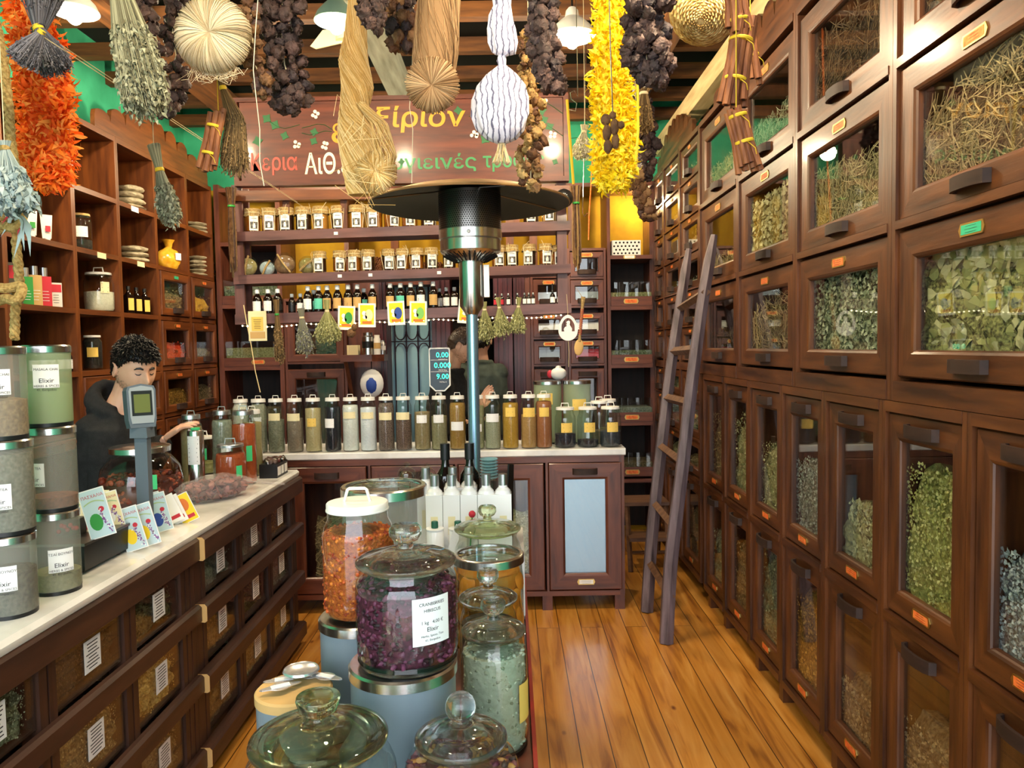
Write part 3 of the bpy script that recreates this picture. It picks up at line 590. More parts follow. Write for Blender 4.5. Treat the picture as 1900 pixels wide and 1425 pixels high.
def holed_box():
    q = thing('perforated_box', (.94, 6.12, 2.301), 'white perforated metal box on the top corner shelf', 'box')
    m1 = MB(); FW.box(m1, .815, 1.045, -.22, -.02, 2.302, 2.42); m1.build('box_body', 'white_tin', q, world=True, smooth=False)
    m2 = MB()
    for r in range(4):
        for c in range(7):
            cx = .835+.03*c+(.015 if r % 2 else 0); cz = 2.318+.028*r
            if cx > 1.035: continue
            m2.prism([(cx+.008*cos(a*pi/4), cz+.008*sin(a*pi/4)) for a in range(8)], lambda a, b, tt: FW.p(a, tt, b), -.0199, -.0185)
    m2.build('holes', 'black_void', q, world=True, smooth=False); card_holder(FW, .95, 2.285, q, 'white_paper', .9, d=.0105)
holed_box()
# left part of the back wall: open bins, then a cabinet with big drawers
t = drawer_tower(-1.79, -1.30, [(.12, .6), (.64, 1.45), (1.49, 1.96)], 'back wall cabinet with a big glass drawer behind the hanging herb bunches', top=2.0, seed=5)
fill(FW, -1.70, -1.39, 1.52, 1.70, 'crumb', H_DARK, 'dark seeds in the big glass drawer behind the hanging bunches', n=200, seed=310)
t = thing('corner_shelf', (-2.05, 6.2, 0), 'open shelves with glass-front bins in the back left corner', 'shelf unit')
mb = MB(); FW.box(mb, -2.31, -2.27, -.4, .01, .05, 2.9); FW.box(mb, -1.83, -1.795, -.4, .01, .05, 2.9); FW.box(mb, -1.295, -1.26, -.4, .01, 2.0, 2.83); mb.build('side_panel', 'back_z', t, world=True, smooth=False)
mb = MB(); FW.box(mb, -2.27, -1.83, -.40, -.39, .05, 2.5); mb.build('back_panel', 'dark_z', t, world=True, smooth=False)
for z in (.98, 1.47, 1.96, 2.45, 2.87): mb = MB(); FW.box(mb, -2.27, -1.83, -.388, .01, z-.03, z); mb.build('shelf_board', 'back_x', t, world=True, smooth=False)
for k, z in enumerate((.98, 1.47, 1.96)):
    q = thing('glass_front_bin', (-2.05, 6.1, z), ['lowest', 'middle', 'topmost'][k]+' glass-front bin in the back left corner', 'bin', 'bins in the back left corner')
    mb = MB(); FW.box(mb, -2.268, -1.832, .0, .012, z+.001, z+.07); mb.build('front_rail', 'back_x', q, world=True, smooth=False); card_holder(FW, -2.0, z+.035, q, seed=k+4)
    mb = MB(); FW.box(mb, -2.26, -1.84, -.008, -.004, z+.03, z+.2); mb.build('glass_front', 'jar_glass', q, world=True, smooth=False)
    mb = MB(); FW.box(mb, -2.26, -1.84, -.3, -.02, z+.001, z+.15); mb.build('contents', ['herb_brown', 'herb_pale', 'herb_sage'][k], q, world=True)
# shelf boards over the doorways with cinnamon stacks
t = thing('high_shelf', (-.4, 6.2, 2.2), 'long high shelf across the back wall above the doorways', 'shelf')
mb = MB(); FW.box(mb, -1.255, .16, -.4, .0, 2.18, 2.21); mb.build('board', 'back_x', t, world=True, smooth=False)
mb = MB(); FW.box(mb, -1.79, .77, -.4, .0, 2.84, 2.87); mb.build('top_board', 'back_x', t, world=True, smooth=False)
for u in (-.93, -.5, -.02, .165, .47): mb = MB(); FW.box(mb, u, u+.06, -.05, .0, 2.36 if u > .4 else 2.211, 2.839); mb.build('post', 'left_z', t, world=True, smooth=False)
def sticks(name, label, x0, x1, z0, rows, y=6.02, r=.009, m='cinnamon', cat='cinnamon', L=.3):
    rn = random.Random(len(label)); n = int((x1-x0)/(2*r)); t = thing(name, ((x0+x1)/2, y+L/2, z0), label, cat, 'cinnamon stacks on the high shelf')
    mb = MB()
    for j in range(rows):
        for i in range(n-j % 2):
            x = x0+r+2*r*i+(r if j % 2 else 0); z = z0+r+j*r*1.75; yy = y+rn.uniform(0, .03)
            vs = []; k = 8
            for q, (ry, rr) in enumerate([(yy+L, r*.98), (yy, r*.98), (yy, r*.62), (yy+.03, r*.6)]):
                vs += [(x+rr*cos(2*pi*a/k), ry, z+rr*sin(2*pi*a/k)) for a in range(k)]
            fs = [(q*k+a, q*k+(a+1) % k, (q+1)*k+(a+1) % k, (q+1)*k+a) for q in range(3) for a in range(k)]
            mb.add(vs, fs, None, 0); mb.add(vs[3*k:], [tuple(range(k))], None, 1)
    o = mb.build('cinnamon_sticks', [m, 'black_void'], t, world=True); o['kind'] = 'stuff'
mat('cinnamon', '6b3c22', .7, 0, '9a6038', scale=60, stretch=(1, 1, .2), bump=.3)
sticks('cinnamon_stack', 'wide stack of cinnamon sticks, ends facing out, left of the post', -1.25, -.95, 2.211, 7)
sticks('cinnamon_stack', 'stack of cinnamon sticks right of the post behind the second shelf', -.85, -.51, 2.211, 4)
# doorways
t = thing('garden_door', (-.8, 6.3, 0), 'pale blue glazed door with dark wrought ironwork', 'door')
mb = MB(); FW.box(mb, -1.0, -.6, -.30, -.28, .0, 2.15); mat('blue_pane', '86b9c8', .3, 0, '9cc9d4', scale=3); mb.build('blue_panel', 'blue_pane', t, world=True, smooth=False)
mb = MB()
for u in (-.955, -.86, -.765, -.67): mb.tube([FW.p(u, -.265, 0.05), FW.p(u, -.265, 2.12)], .006, 6)
for c in range(4):
    uc = -.955+.095*c+.0475
    if c == 3: break
    for zc, sgn in ((1.66, 1), (1.64, -1)):
        pts = [FW.p(uc-.045*cos(a), -.265, zc+sgn*.0+sgn*(.075-.07*sin(a))) for a in [pi*i/10 for i in range(11)]]
        mb.tube(pts, .005, 5)
mb.tube([FW.p(-.99, -.265, 1.65), FW.p(-.62, -.265, 1.65)], .004, 5)
mb.build('ironwork', 'door_wine_iron' if 0 else mat('iron', '3a3040', .5, .6), t, world=True)
for i, (a, b) in enumerate([(-1.04, -.985), (-.625, -.475), (-.13, .02), (.03, .12)]):
    t = MB(); 
    for q in range(4):
        s = (b-a)/4; FW.box(t, a+s*q+.003, a+s*(q+1)-.003, -.27, -.02 if q % 2 else -.035, 0, 2.175)
    FW.box(t, a, b, -.28, -.04, 0, 2.175); o = t.build('trim_%d' % (40+i), 'door_wine', smooth=False); o['kind'] = 'structure'
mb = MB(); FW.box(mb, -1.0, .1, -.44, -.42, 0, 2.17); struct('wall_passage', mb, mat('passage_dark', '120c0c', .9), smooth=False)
for i, (a, b, z0, z1) in enumerate([(-1.295, -1.042, 0, 2.175), (.122, .163, 0, 2.175), (-.984, -.626, 2.10, 2.175)]):
    mb = MB(); FW.box(mb, a, b, -.3, -.05, z0, z1); struct('trim_%d' % (50+i), mb, 'back_z', smooth=False)
# small shelf bracket with cans beside the door
t = thing('corner_bracket_shelf', (-1.13, 5.85, 1.38), 'small dark bracket shelf beside the blue door holding tins', 'shelf')
mb = MB(); mb.prism([(-1.29, 5.99), (-.97, 5.99), (-.97, 5.8), (-1.05, 5.72), (-1.29, 5.72)], lambda a, b, z: V((a, b, z)), 1.50, 1.55); mb.build('board', 'back_x', t, world=True, smooth=False)
pts = [(5.99, 1.499), (5.74, 1.499)]+[(5.74+.25*sin(pi/2*i/6)*(1-.2*sin(pi*i/6)), 1.499-.36*i/6) for i in range(1, 7)]
mb = MB(); mb.prism(pts, lambda a, b, z: V((z, a, b)), -1.27, -1.24); mb.build('bracket', 'back_z', t, world=True, smooth=False)
# ---------------------------------------------------------------- step stool in the far corner
t = thing('step_stool', (.98, 5.55, 0), 'old brown wooden step stool in the far right corner', 'stool')
mb = MB(); mb.box(.80, 1.12, 5.35, 5.62, .44, .465); mb.build('seat', 'ladder_rung', t, world=True, smooth=False)
mb = MB(); mb.box(.81, 1.11, 5.20, 5.40, .22, .245); mb.build('step', 'ladder_rung', t, world=True, smooth=False)
for sx in (.81, 1.09):
    for (ya, yb) in ((5.38, 5.22), (5.6, 5.68)):
        mb = MB(); mb.tube([(sx+.01, ya, .44), (sx+.01, yb, 0)], .018, 4); mb.build('leg', 'ladder_rung', t, world=True, smooth=False)
mb = MB(); mb.tube([(.82, 5.29, .12), (1.1, 5.29, .12)], .012, 4); mb.build('stretcher', 'ladder_rung', t, world=True)
# ---------------------------------------------------------------- ladder
def ladder():
    A0, B0 = V((.80, 4.02, 0)), V((.86, 4.53, 0))
    A0, B0 = P(1236, 1193, Z=.0), P(1200, 1135, Z=0)
    A1, B1 = P(1325, 436, X=1.11), P(1278, 462, X=1.11)
    t = thing('wooden_ladder', (A0+B0)/2, 'old grey-purple wooden ladder leaning on the right-hand cabinets', 'ladder')
    o0 = t.location.copy()
    for (a, b, sd) in ((A0, A1, 1), (B0, B1, 5)):
        mb = MB(); n = 16; pts = []; R = []
        for i in range(n+1):
            k = i/n; p = a.lerp(b, k)+V((0, 1, 0))*.018*noise.noise(V((k*3, sd, 0)))+V((1, 0, 0))*(.01*noise.noise(V((k*3, sd, 9)))-.03*sin(pi*k)); pts.append(p-o0); R.append((.040 if i < n else .026)-.008*k)
        mb.tube(pts, R, 6); mb.build('side_rail', 'ladder_grey', t)
    def kv(a, b, v):
        lo, hi = 0., 1.
        for _ in range(30):
            m_ = (lo+hi)/2; d_ = a.lerp(b, m_)-V((0, 0, EYE)); vv = 712.5-FPX*d_.dot(cU)/d_.dot(cF)
            if vv > v: lo = m_
            else: hi = m_
        return lo
    for va, vb in ((1105, 1045), (980, 935), (857, 828), (748, 738), (648, 652), (543, 572)):
        k, k2 = kv(A0, A1, va), kv(B0, B1, vb); p, q = A0.lerp(A1, k), B0.lerp(B1, k2); off = V((-.03*sin(pi*k), 0, 0))
        d = (q-p).normalized(); mb = MB(); mb.tube([p-d*.02+off-o0, q+d*.02+off-o0], .026, 4); mb.build('rung', 'ladder_rung', t, smooth=False)
ladder()
# ---------------------------------------------------------------- ceiling lamps
def lamp(loc, label, r=.115, green=False):
    t = thing('ceiling_lamp', loc, label, 'lamp', 'enamel ceiling lamps')
    mb = MB(); mb.lathe([(.018, .135), (.03, .12), (.035, .09), (r*.55, .07), (r*.85, .035), (r, .0), (r-.004, -.003), (r*.83, .03), (r*.5, .062), (.03, .08)], 32); mb.build('lamp_shade', 'enamel_green' if green else 'enamel_white', t)
    mb = MB(); mb.tube([(0, 0, .13), (0, 0, CZ-loc[2]-.001)], .005, 6); mb.build('cord', 'black_plastic', t)
    mb = MB(); mb.sph((0, 0, -.012), (.036, .036, .045), 16, 10); mb.tube([(0, 0, .025), (0, 0, .07)], .016, 8); mb.build('bulb', 'bulb', t)
    light('bulb_light', 'POINT', (loc[0], loc[1], loc[2]-.075), 34, (1, .80, .52), .05)
    return t
lamp(tuple(P(624, 40, Y=3.5)), 'white enamel ceiling lamp above the long straw skein', .10, True)
lamp(tuple(P(1062, 68, Y=3.7)), 'bright enamel ceiling lamp left of the yellow boa', .115)
lamp(tuple(P(138, 22, Y=3.5)), 'bright ceiling lamp in the upper left corner beside the grey bunch', .105)
lamp((.55, 1.9, 2.98), 'enamel ceiling lamp above the aisle, over the camera\'s right', .11)
lamp((-.6, 1.2, 2.98), 'enamel ceiling lamp above the island of jars', .11)
lamp((.2, 5.2, 2.95), 'enamel ceiling lamp behind the hanging sign', .11)
lamp((-1.5, 5.2, 2.95), 'enamel ceiling lamp near the back left corner', .11)
q = P(1196, 378, Y=6.25); t = thing('tube_light', q, 'short bright tube light inside the top of the corner shelves', 'lamp')
mb = MB(); mb.lathe([(.012, -.06), (.014, -.055), (.014, .055), (.012, .06)], 14); mb.build('tube', mat('tube_glow', 'fff4c0', .4, emit=12), t); mb = MB(); mb.box(-.012, .030, .012, .03, -.07, .07); mb.build('holder', 'white_tin', t, smooth=False)
light('tube_glow_light', 'POINT', (q.x-.05, q.y-.06, q.z), 5, (1, .85, .5), .04)
# ---------------------------------------------------------------- jars, bottles, canisters
def con(col, a, b=None, c=None, bump=.5, scale=70, voro=False, **k):
    n = 'contents_'+a+(b or ''); return mat(n, a, .85, 0, b or a, scale=scale, bump=bump, bscale=scale, voro=voro, lo=.3, hi=.7)
def cont(a, b=None, scale=70, bump=.4, voro=False): 
    n = 'contents_'+a+(b or ''); mat(n, a, .85, 0, b, scale=scale, bump=bump, bscale=scale, voro=voro, lo=.3, hi=.7); return n
def glass_prof(R, H, kind):
    if kind == 'tall': return [(0, .004), (R*.93, .004), (R, .012), (R, H*.78), (R*.97, H*.83), (R*.82, H*.88), (R*.80, H*.92), (R*.80, H*.955)]
    if kind == 'squat': return [(0, .004), (R*.92, .004), (R, .014), (R, H*.68), (R*.95, H*.77), (R*.83, H*.83), (R*.81, H*.94)]
    if kind == 'big': return [(0, .006), (R*.9, .006), (R*.98, .02), (R, H*.3), (R, H*.72), (R*.93, H*.80), (R*.84, H*.86), (R*.84, H*.93)]
def lid_tin(t, R, z, h, m='white_tin', wire=True, n=24, big=False):
    mb = MB(); mb.lathe([(R, z), (R, z+h*.85), (R*.97, z+h), (R*.5, z+h*1.03), (0, z+h*1.03)], n)
    mb.lathe([(R+.0012, z), (R+.0012, z+.003)], n)
    o = mb.build('lid', m, t); 
    if wire:
        w = R*.42; hh = R*.42; zt = z+h*1.03; rr = R*.055
        pts = [(-w, 0, zt), (-w*.85, 0, zt+hh), (w*.85, 0, zt+hh), (w, 0, zt)]
        if big: pts = [(-w, 0, zt), (-w*.75, 0, zt+hh*.9), (-w*.6, 0, zt+hh), (w*.6, 0, zt+hh), (w*.75, 0, zt+hh*.9), (w, 0, zt)]
        m2 = MB(); m2.tube(pts, rr, 5); m2.build('lid_handle', m, o)
    return o
def jar(loc, R, H, c, label, lv=.8, kind='tall', lid='white_tin', lab=None, name='glass_jar', cat='jar', group=None, rz=0, seed=0, wire=True, n=24, big=False, lh=None):
    t = thing(name, loc, label, cat, group, rz); pr = glass_prof(R, H, kind)
    mb = MB(); mb.lathe(pr, n); mb.build('glass_body', 'jar_glass', t)
    if c:
        z1 = H*lv; p2 = [(0, .007)]
        for r, z in pr[1:]:
            if z < z1: p2.append((max(r-.0022, .001), max(z, .007)))
        def rad(z):
            for (ra, za), (rb, zb) in zip(pr[1:], pr[2:]):
                if za <= z <= zb: return ra+(rb-ra)*(z-za)/max(zb-za, 1e-6)
            return pr[-1][0]
        p2 += [(rad(z1)-.0022, z1), (rad(z1)*.5, z1+R*.06), (0, z1+R*.08)]
        mb = MB(); mb.lathe(p2, n); mb.build('contents', c, t)
    if lid: lid_tin(t, R*.86, H*.93, lh or H*.06, lid, wire, n, big)
    if lab:
        w, h, z, pp = lab[:4]; label_round(t, R if z < .78 else R*.97, H*z, w, h, pp, rows=lab[4] if len(lab) > 4 else 3, seed=seed, ang=-pi/2+(lab[5] if len(lab) > 5 else 0), texts=lab[6] if len(lab) > 6 else ())
    return t
# --- row of tall jars on the back counter
JX = [449, 482, 514, 549, 583, 619, 652, 685, 718, 750, 785, 816, 850, 885, 915, 948, 982, 1010]
JC = [('d8d2c0', 'eee8da', 'white powder'), ('8b8a76', 'a8a791', 'grey-green crumbs'), ('787862', '9b9b85', 'grey-green herbs'), ('8a7a68', '9d8b78', 'mauve-grey powder'), ('c3b07c', 'cbb98a', 'pale yellow powder'), ('14161e', '24262e', 'black seeds'), ('e2e0d6', 'efeee6', 'cream-white powder'), ('e4e6ea', 'f3f4f6', 'white powder'), ('30201c', '9a8478', 'dark speckled seeds'), ('2c1c18', '94786a', 'brown-black speckled seeds'), ('8f7c58', 'a18e68', 'light brown powder'), ('8c8462', 'a09874', 'greyish brown powder'), ('9c7434', 'ad8440', 'ochre powder'), ('8c8860', 'a4a078', 'olive crumbs'), ('8f8f72', 'b8b79c', 'pale speckled seeds'), ('b1842a', 'bc9036', 'mustard-yellow powder'), ('ab8048', 'b98e58', 'tan powder'), ('a2623a', 'ac6c44', 'reddish-brown powder')]
LB = [None, (.06, .04, .60, 'white_paper'), (.075, .045, .66, 'cream_paper'), (.085, .045, .65, 'cream_paper'), (.055, .05, .55, 'yellow_paper'), (.065, .055, .53, 'white_paper', 0, -.3, (('ΜΑΥΡΟΚΟΥΚΟΥΤΣΙ', .0, 0),)), (.08, .04, .67, 'cream_paper'), (.08, .04, .66, 'cream_paper'), (.085, .045, .64, 'cream_paper'), (.09, .045, .64, 'cream_paper'), (.065, .048, .58, 'white_paper'), (.065, .048, .58, 'white_paper'), (.082, .052, .44, 'white_paper'), (.07, .045, .40, 'white_paper'), (.085, .05, .58, 'white_paper'), (.062, .055, .68, 'yellow_paper'), (.078, .055, .67, 'yellow_paper'), (.062, .055, .67, 'yellow_paper')]
for i, u in enumerate(JX):
    a, b, nm = JC[i]; p = P(u, 832, Y=4.55); sc = 220 if i in (8, 9, 14) else 90
    lb = LB[i]
    if i == 5: lb = (.065, .055, .53, 'white_paper', 4, -.3)
    jar((p.x, p.y, .9805), .0488, .328, cont(a, b, scale=sc), 'tall glass jar of '+nm+', '+ORD[i+1]+' from the left in the back counter row', lv=[.97, .9, .6, .62, .8, .82, .85, .8, .88, .66, .7, .62, .86, .8, .6, .84, .62, .86][i], lab=lb, group='tall spice jars on the back counter', seed=i)
for i, (u, nm, lv) in enumerate([(1049, 'big black raisin-like pieces', .33), (1091, 'a thin layer of black seeds', .17), (1133, 'dark grey-blue powder', .38)]):
    p = P(u, 832, Y=4.57); jar((p.x, p.y, .9805), .065, .245, cont(['14141c', '15151a', '2c3036'][i], ['2c2c3a', '26262e', '3a3f46'][i], scale=60), 'squat glass jar of '+nm+', '+['left', 'middle', 'right'][i]+' of three at counter end', lv=lv, kind='squat', lab=(.07, .058, .50, 'yellow_paper', 3, .1), group='squat jars at the right end of the back counter', seed=i+30)
for i, (u, d) in enumerate([(1112, 4.72), (1128, 4.855)]):
    p = P(u, 800, Y=d); jar((p.x, p.y, .9805), .062, .27, cont('7a6a50', '8c7c60'), 'squat jar with white lid standing '+['behind the first and second', 'behind the second and third'][i]+' squat front jars', lv=.3, kind='squat', seed=i, group='squat jars at the right end of the back counter')
def canister(loc, R, H, label, body='frost', c=None, lv=.3, lab=None, steel='steel', group='frosted canisters', lh=None, n=32, name='canister', cat='canister', seed=0, glasslid=False):
    t = thing(name, loc, label, cat, group); lh = lh or H*.10
    mb = MB(); mb.lathe([(0, .003), (R*.94, .003), (R, .012), (R, H-lh)], n); mb.build('body', body, t)
    mb = MB(); mb.lathe([(R*.90, 0), (R*.985, .0), (R*.985, .010), (R*.9, .011)], n); mb.build('foot_ring', 'black_plastic', t)
    if c:
        mb = MB(); mb.lathe([(0, .006), (R*.93, .006), (R-.002, .016), (R-.002, H*lv), (R*.5, H*lv*1.06), (0, H*lv*1.04)], n); mb.build('contents', c, t)
    mb = MB(); r2 = R*1.035
    mb.lathe([(R*.9, H-lh-.001), (r2, H-lh), (r2, H-.004), (r2-.004, H)]+([(r2-.008, H), (0, H+.0005)] if not glasslid else [(r2*.88, H), (r2*.88, H-.006)]), n*2, cap=not glasslid); o = mb.build('lid', steel, t)
    if glasslid: mb = MB(); mb.lathe([(r2*.885, H-.004), (r2*.6, H+.006), (0, H+.009)], n); mb.build('lid_window', 'jar_glass2', o)
    if lab: label_round(t, R, H*lab[2], lab[0], lab[1], lab[3], rows=lab[4], ang=-pi/2+lab[5], texts=lab[6], seed=seed)
    return t
for i, u in enumerate((1017, 1071)):
    p = P(u, 800, Y=4.79); canister((p.x, p.y, .9805), .088, .395, 'tall pale greenish canister behind the jars, '+['left of the pair', 'right of the pair'][i], body='frost_green', lab=(.09, .07, .72-.1*i, 'yellow_paper', 3, -.2+.3*i, ()), lh=.022)
# --- small electronic scale on the counter, facing us
# ---------------------------------------------------------------- hanging shelf over the back counter
HS = thing('hanging_shelf', (-.65, 4.7, 1.83), 'long three-board wooden shelf hanging over the back counter', 'shelf')
HY0, HY1 = 4.60, 4.80
def hz(z, x): return z+.018*(x+.65)/1.02            # the boards rise a little to the right
HB = [(2.275, 2.332), (2.018, 2.072), (1.775, 1.835)]
for z0, z1 in HB:
    mb = MB(); vs = []
    for x in (-1.67, .375):
        for y in (HY0, HY1): vs += [(x, y, hz(z0, x)), (x, y, hz(z1, x))]
    mb.add(vs, [(0, 1, 3, 2), (4, 6, 7, 5), (0, 4, 5, 1), (2, 3, 7, 6), (0, 2, 6, 4), (1, 5, 7, 3)]); mb.build('board', 'hang_x', HS, world=True, smooth=False)
for x in (-1.645, .325):
    for y in (4.64, 4.76):
        mb = MB(); mb.box(x-.03, x+.03, y-.012, y+.012, 1.80, 2.60); mb.build('post', 'hang_z', HS, world=True, smooth=False)
mb = MB(); mb.box(-1.67, .375, 4.602, 4.66, 2.50, 2.56); mb.build('top_rail', 'left_x', HS, world=True, smooth=False)
for x in (-1.35, -1.0, -.3, .05): mb = MB(); mb.box(x-.02, x+.02, 4.64, 4.68, 2.333, 2.50); mb.build('baluster', 'left_z', HS, world=True, smooth=False)
for i, (u, k) in enumerate([(623, 0), (628, 1), (685, 1), (813, 1)]):
    x = P(u, 420, Y=4.6).x; z = hz(HB[k][0]+.028, x); mb = MB(); mb.box(x-.012, x+.012, HY0-.003, HY0+.0005, z-.009, z+.009); tag(mb.build('price_tag', 'white_paper', smooth=False), 'tiny white price tag on the '+['top', 'middle'][k]+' board edge, '+['under the fifth honey jar', 'left of the others', 'second of three', 'right by the heater'][i], 'tag', 'price tags on the hanging shelf')
mat('honey', '7a3c0c', .25, 0, '9a5a14', scale=20); mat('honey_dark', '2e160a', .25); mat('honey_pale', 'b0742a', .25)
mat('burlap', 'b59a68', .95, 0, '8e7446', scale=150, bump=.5); mat('photo_grey', '2b2a2c', .6, 0, '6a6866', scale=80)
def honey_jar(loc, R, H, c, label, rz, group):
    t = thing('honey_jar', loc, label, 'jar', group, rz)
    mb = MB(); mb.lathe([(0, .003), (R*.92, .003), (R, .01), (R, H*.70), (R*.86, H*.78), (R*.86, H*.80)], 16); mb.build('glass_body', 'jar_glass', t)
    mb = MB(); mb.lathe([(0, .006), (R-.003, .008), (R-.003, H*.66), (0, H*.66)], 16); mb.build('contents', c, t)
    rn = random.Random(int(loc[0]*999)); mb = MB(); n = 20; pr = [(R*1.12, H*.66), (R*.93, H*.80), (R*1.0, H*.90), (R*.96, H*.97), (0, H)]; vs = []
    for j, (r, z) in enumerate(pr):
        for i in range(n):
            a = 2*pi*i/n; k = 1+(.10*rn.uniform(-1, 1) if j == 0 else .02*rn.uniform(-1, 1)); vs.append((r*k*cos(a), r*k*sin(a), z+(rn.uniform(-.006, .003) if j == 0 else 0)))
    mb.add(vs, [(j*n+i, j*n+(i+1) % n, (j+1)*n+(i+1) % n, (j+1)*n+i) for j in range(4) for i in range(n)]); cl = mb.build('cloth_cap', 'burlap', t, ang=60)
    mb = MB(); mb.lathe([(R*.97, H*.79), (R*1.0, H*.805), (R*.97, H*.82)], 16)
    for q in range(3):
        a = -pi/2+rn.uniform(-.9, .9); d = V((cos(a), sin(a), 0)); s = V((-sin(a), cos(a), 0)); mb.tube([d*R, d*R*1.25+s*rn.uniform(-.02, .02)+V((0, 0, H*.85)), d*R*1.35+s*rn.uniform(-.04, .04)+V((0, 0, H*rn.uniform(.6, 1.1)))], .0012, 3)
    mb.build('raffia_tie', 'string_pale', cl)
    mb = MB(); RR = R+.001; f = lambda a, b, d: V(((RR+d)*cos(-pi/2+a/RR), (RR+d)*sin(-pi/2+a/RR), H*.36+b))
    def patch(a0, a1, b0, b1, d, mi):
        n = 6; vs = []
        for i in range(n+1): a = a0+(a1-a0)*i/n; vs += [f(a, b0, d), f(a, b1, d)]
        mb.add(vs, [(2*i, 2*i+2, 2*i+3, 2*i+1) for i in range(n)], None, mi)
    patch(-.028, .028, -H*.29, H*.31, 0, 0); patch(-.022, .022, -H*.22, H*.06, .0006, 1)
    patch(-.008, .008, -H*.19, -H*.06, .001, 0); patch(-.005, .006, -H*.06, .0, .001, 0); patch(-.016, .016, H*.18, H*.2, .0008, 1); patch(-.011, .011, H*.24, H*.25, .0008, 1)
    mb.build('label', ['white_paper', 'photo_grey'], t)
    return t
r1 = [468, 500, 531, 563, 595, 629, 662, 695, 727, 760, 795, 985, 1020]
for i, u in enumerate(r1):
    x = P(u, 400, Y=4.68).x; w = ['one', 'two']
    if x > .28: x = .262
    honey_jar((x, 4.68, hz(2.333, x)), .049, .150, ['honey', 'honey', 'honey_dark', 'honey_dark', 'honey_pale', 'honey_dark', 'honey_pale', 'honey'][i % 8], 'cloth-capped honey jar, '+(ORD[i+1]+' from the left' if i < 11 else ['left', 'right'][i-11]+' of two beyond the heater')+' on the top hanging board', [.5, .2, .1, 0, -.1, 0, .1, -.1][i % 8], 'cloth-capped honey jars on the hanging shelf')
r2 = [595, 632, 659, 685, 722, 748, 775, 801, 834, 862, 925, 950, 982, 1012, 1034]
for i, u in enumerate(r2):
    x = P(u, 480, Y=4.68).x
    if i in (14,): x = P(1036, 480, Y=4.74).x
    honey_jar((x, 4.655 if i != 14 else 4.745, hz(2.073, x)), .041, .135, ['honey_dark', 'honey', 'honey', 'honey_dark'][i % 4], 'cloth-capped jar, '+ORD[i+1]+' from the left on the middle hanging board', .25*sin(i*2), 'cloth-capped jars on the middle hanging board')
for i, u in enumerate([459, 492, 528, 568]):               # glass rounds with raffia bands leaning on the middle board
    x = P(u, 480, Y=4.68).x; t = thing('round_glass_jar', (x, 4.68+.03*(i % 2), hz(2.073, x)), 'round glass of herbs crossed by a raffia band, '+ORD[i+1]+' on the middle hanging board', 'jar', 'round glass jars on the middle board')
    r = [.062, .05, .068, .058][i]
    mb = MB(); mb.sph((0, 0, r), (r, r*.55, r), 20, 12); mb.build('glass_body', 'jar_glass2', t); mb = MB(); mb.sph((0, 0, r*.92), (r*.93, r*.46, r*.86), 16, 10); mb.build('contents', cont(['8a7a4a', '8f9aa4', '6b4a34', '7c6c3c'][i], ['a8986a', 'b4bec4', '8a6a4c', '9c8c58'][i], scale=50), t)
    mb = MB(); a = [.2, .5, -.6, .9][i]; mb.tube([(-sin(a)*r, -r*.3, r-cos(a)*r*.98), (0, -r*.62, r), (sin(a)*r, -r*.3, r+cos(a)*r*.98)], .007, 5); mb.build('raffia_band', 'burlap', t)
mat('amber_glass', '140a06', .08, coat=.5); mat('cap_white', 'e6ecf0', .4); mat('teal_paper', '5fc4ac', .7)
def med_bottle(loc, R, H, label, paper, g, name='bottle', cat='bottle', rz=0, cap='cap_white'):
    t = thing(name, loc, label, cat, g, rz)
    mb = MB(); mb.lathe([(0, 0), (R*.94, 0), (R, .006), (R, H*.55), (R*.93, H*.64), (R*.62, H*.75), (R*.38, H*.80), (R*.38, H*.84)], 18); mb.build('glass_body', 'amber_glass', t)
    mb = MB(); mb.lathe([(R*.5, H*.83), (R*.52, H*.835), (R*.5, H*.985), (R*.44, H), (0, H)], 16); mb.build('cap', cap, t)
    if paper: label_round(t, R, H*.31, R*2.0, H*.40, paper, rows=4, seed=int(loc[0]*500))
    return t
r3 = [(472, 1, 'white'), (492, 1, 'white'), (505, .72, 'white'), (515, 1, 'dark'), (541, .8, 'dark'), (557, .8, 'white'), (571, 1.06, 'white'), (582, .95, 'teal'), (591, 1.06, 'teal'), (607, 1.06, 'tan'), (626, 1.06, 'tan'), (646, 1.06, 'tan'), (663, 1.06, 'tan'), (675, .95, 'teal'), (691, 1.06, 'tan'), (724, 1.06, 'tan'), (743, 1.06, 'teal'), (762, 1.06, 'tan'), (781, 1.1, 'white'), (804, 1.1, 'tan'), (815, .85, 'white'), (828, .85, 'white'), (843, .85, 'white')]
lastx = -9; back = 0
for i, (u, s, p) in enumerate(r3):
    u = u+(5 if i < 2 else 0)
    yy = 4.70 if s < .99 else 4.65
    x = P(u, 540, Y=yy).x; R = .0285*s**.5 if s > .9 else .0225
    if u in (505, 582, 675, 815): yy = 4.745; x = P(u, 540, Y=yy).x
    med_bottle((x, yy, hz(1.836, x)), min(R, .028), .150*min(s, 1.08), 'brown medicine bottle with '+{'white': 'white', 'dark': 'black', 'teal': 'turquoise', 'tan': 'tan'}[p]+' label, '+ORD[i+1]+' from the left on the lowest hanging board', {'white': 'white_paper', 'dark': 'black_plastic', 'teal': 'teal_paper', 'tan': 'kraft'}[p], 'medicine bottles on the lowest hanging board')
for i, u in enumerate([919, 931, 943, 960, 973, 981, 989]):
    x = P(u, 540, Y=4.66).x; med_bottle((x, 4.66, hz(1.836, x)), .0125, .075, 'tiny vial with silver cap, '+ORD[i+1]+' of the row right of the heater', 'white_paper' if i > 1 else 'red_ink', 'tiny vials on the lowest hanging board', 'vial', 'vial', cap='alu')
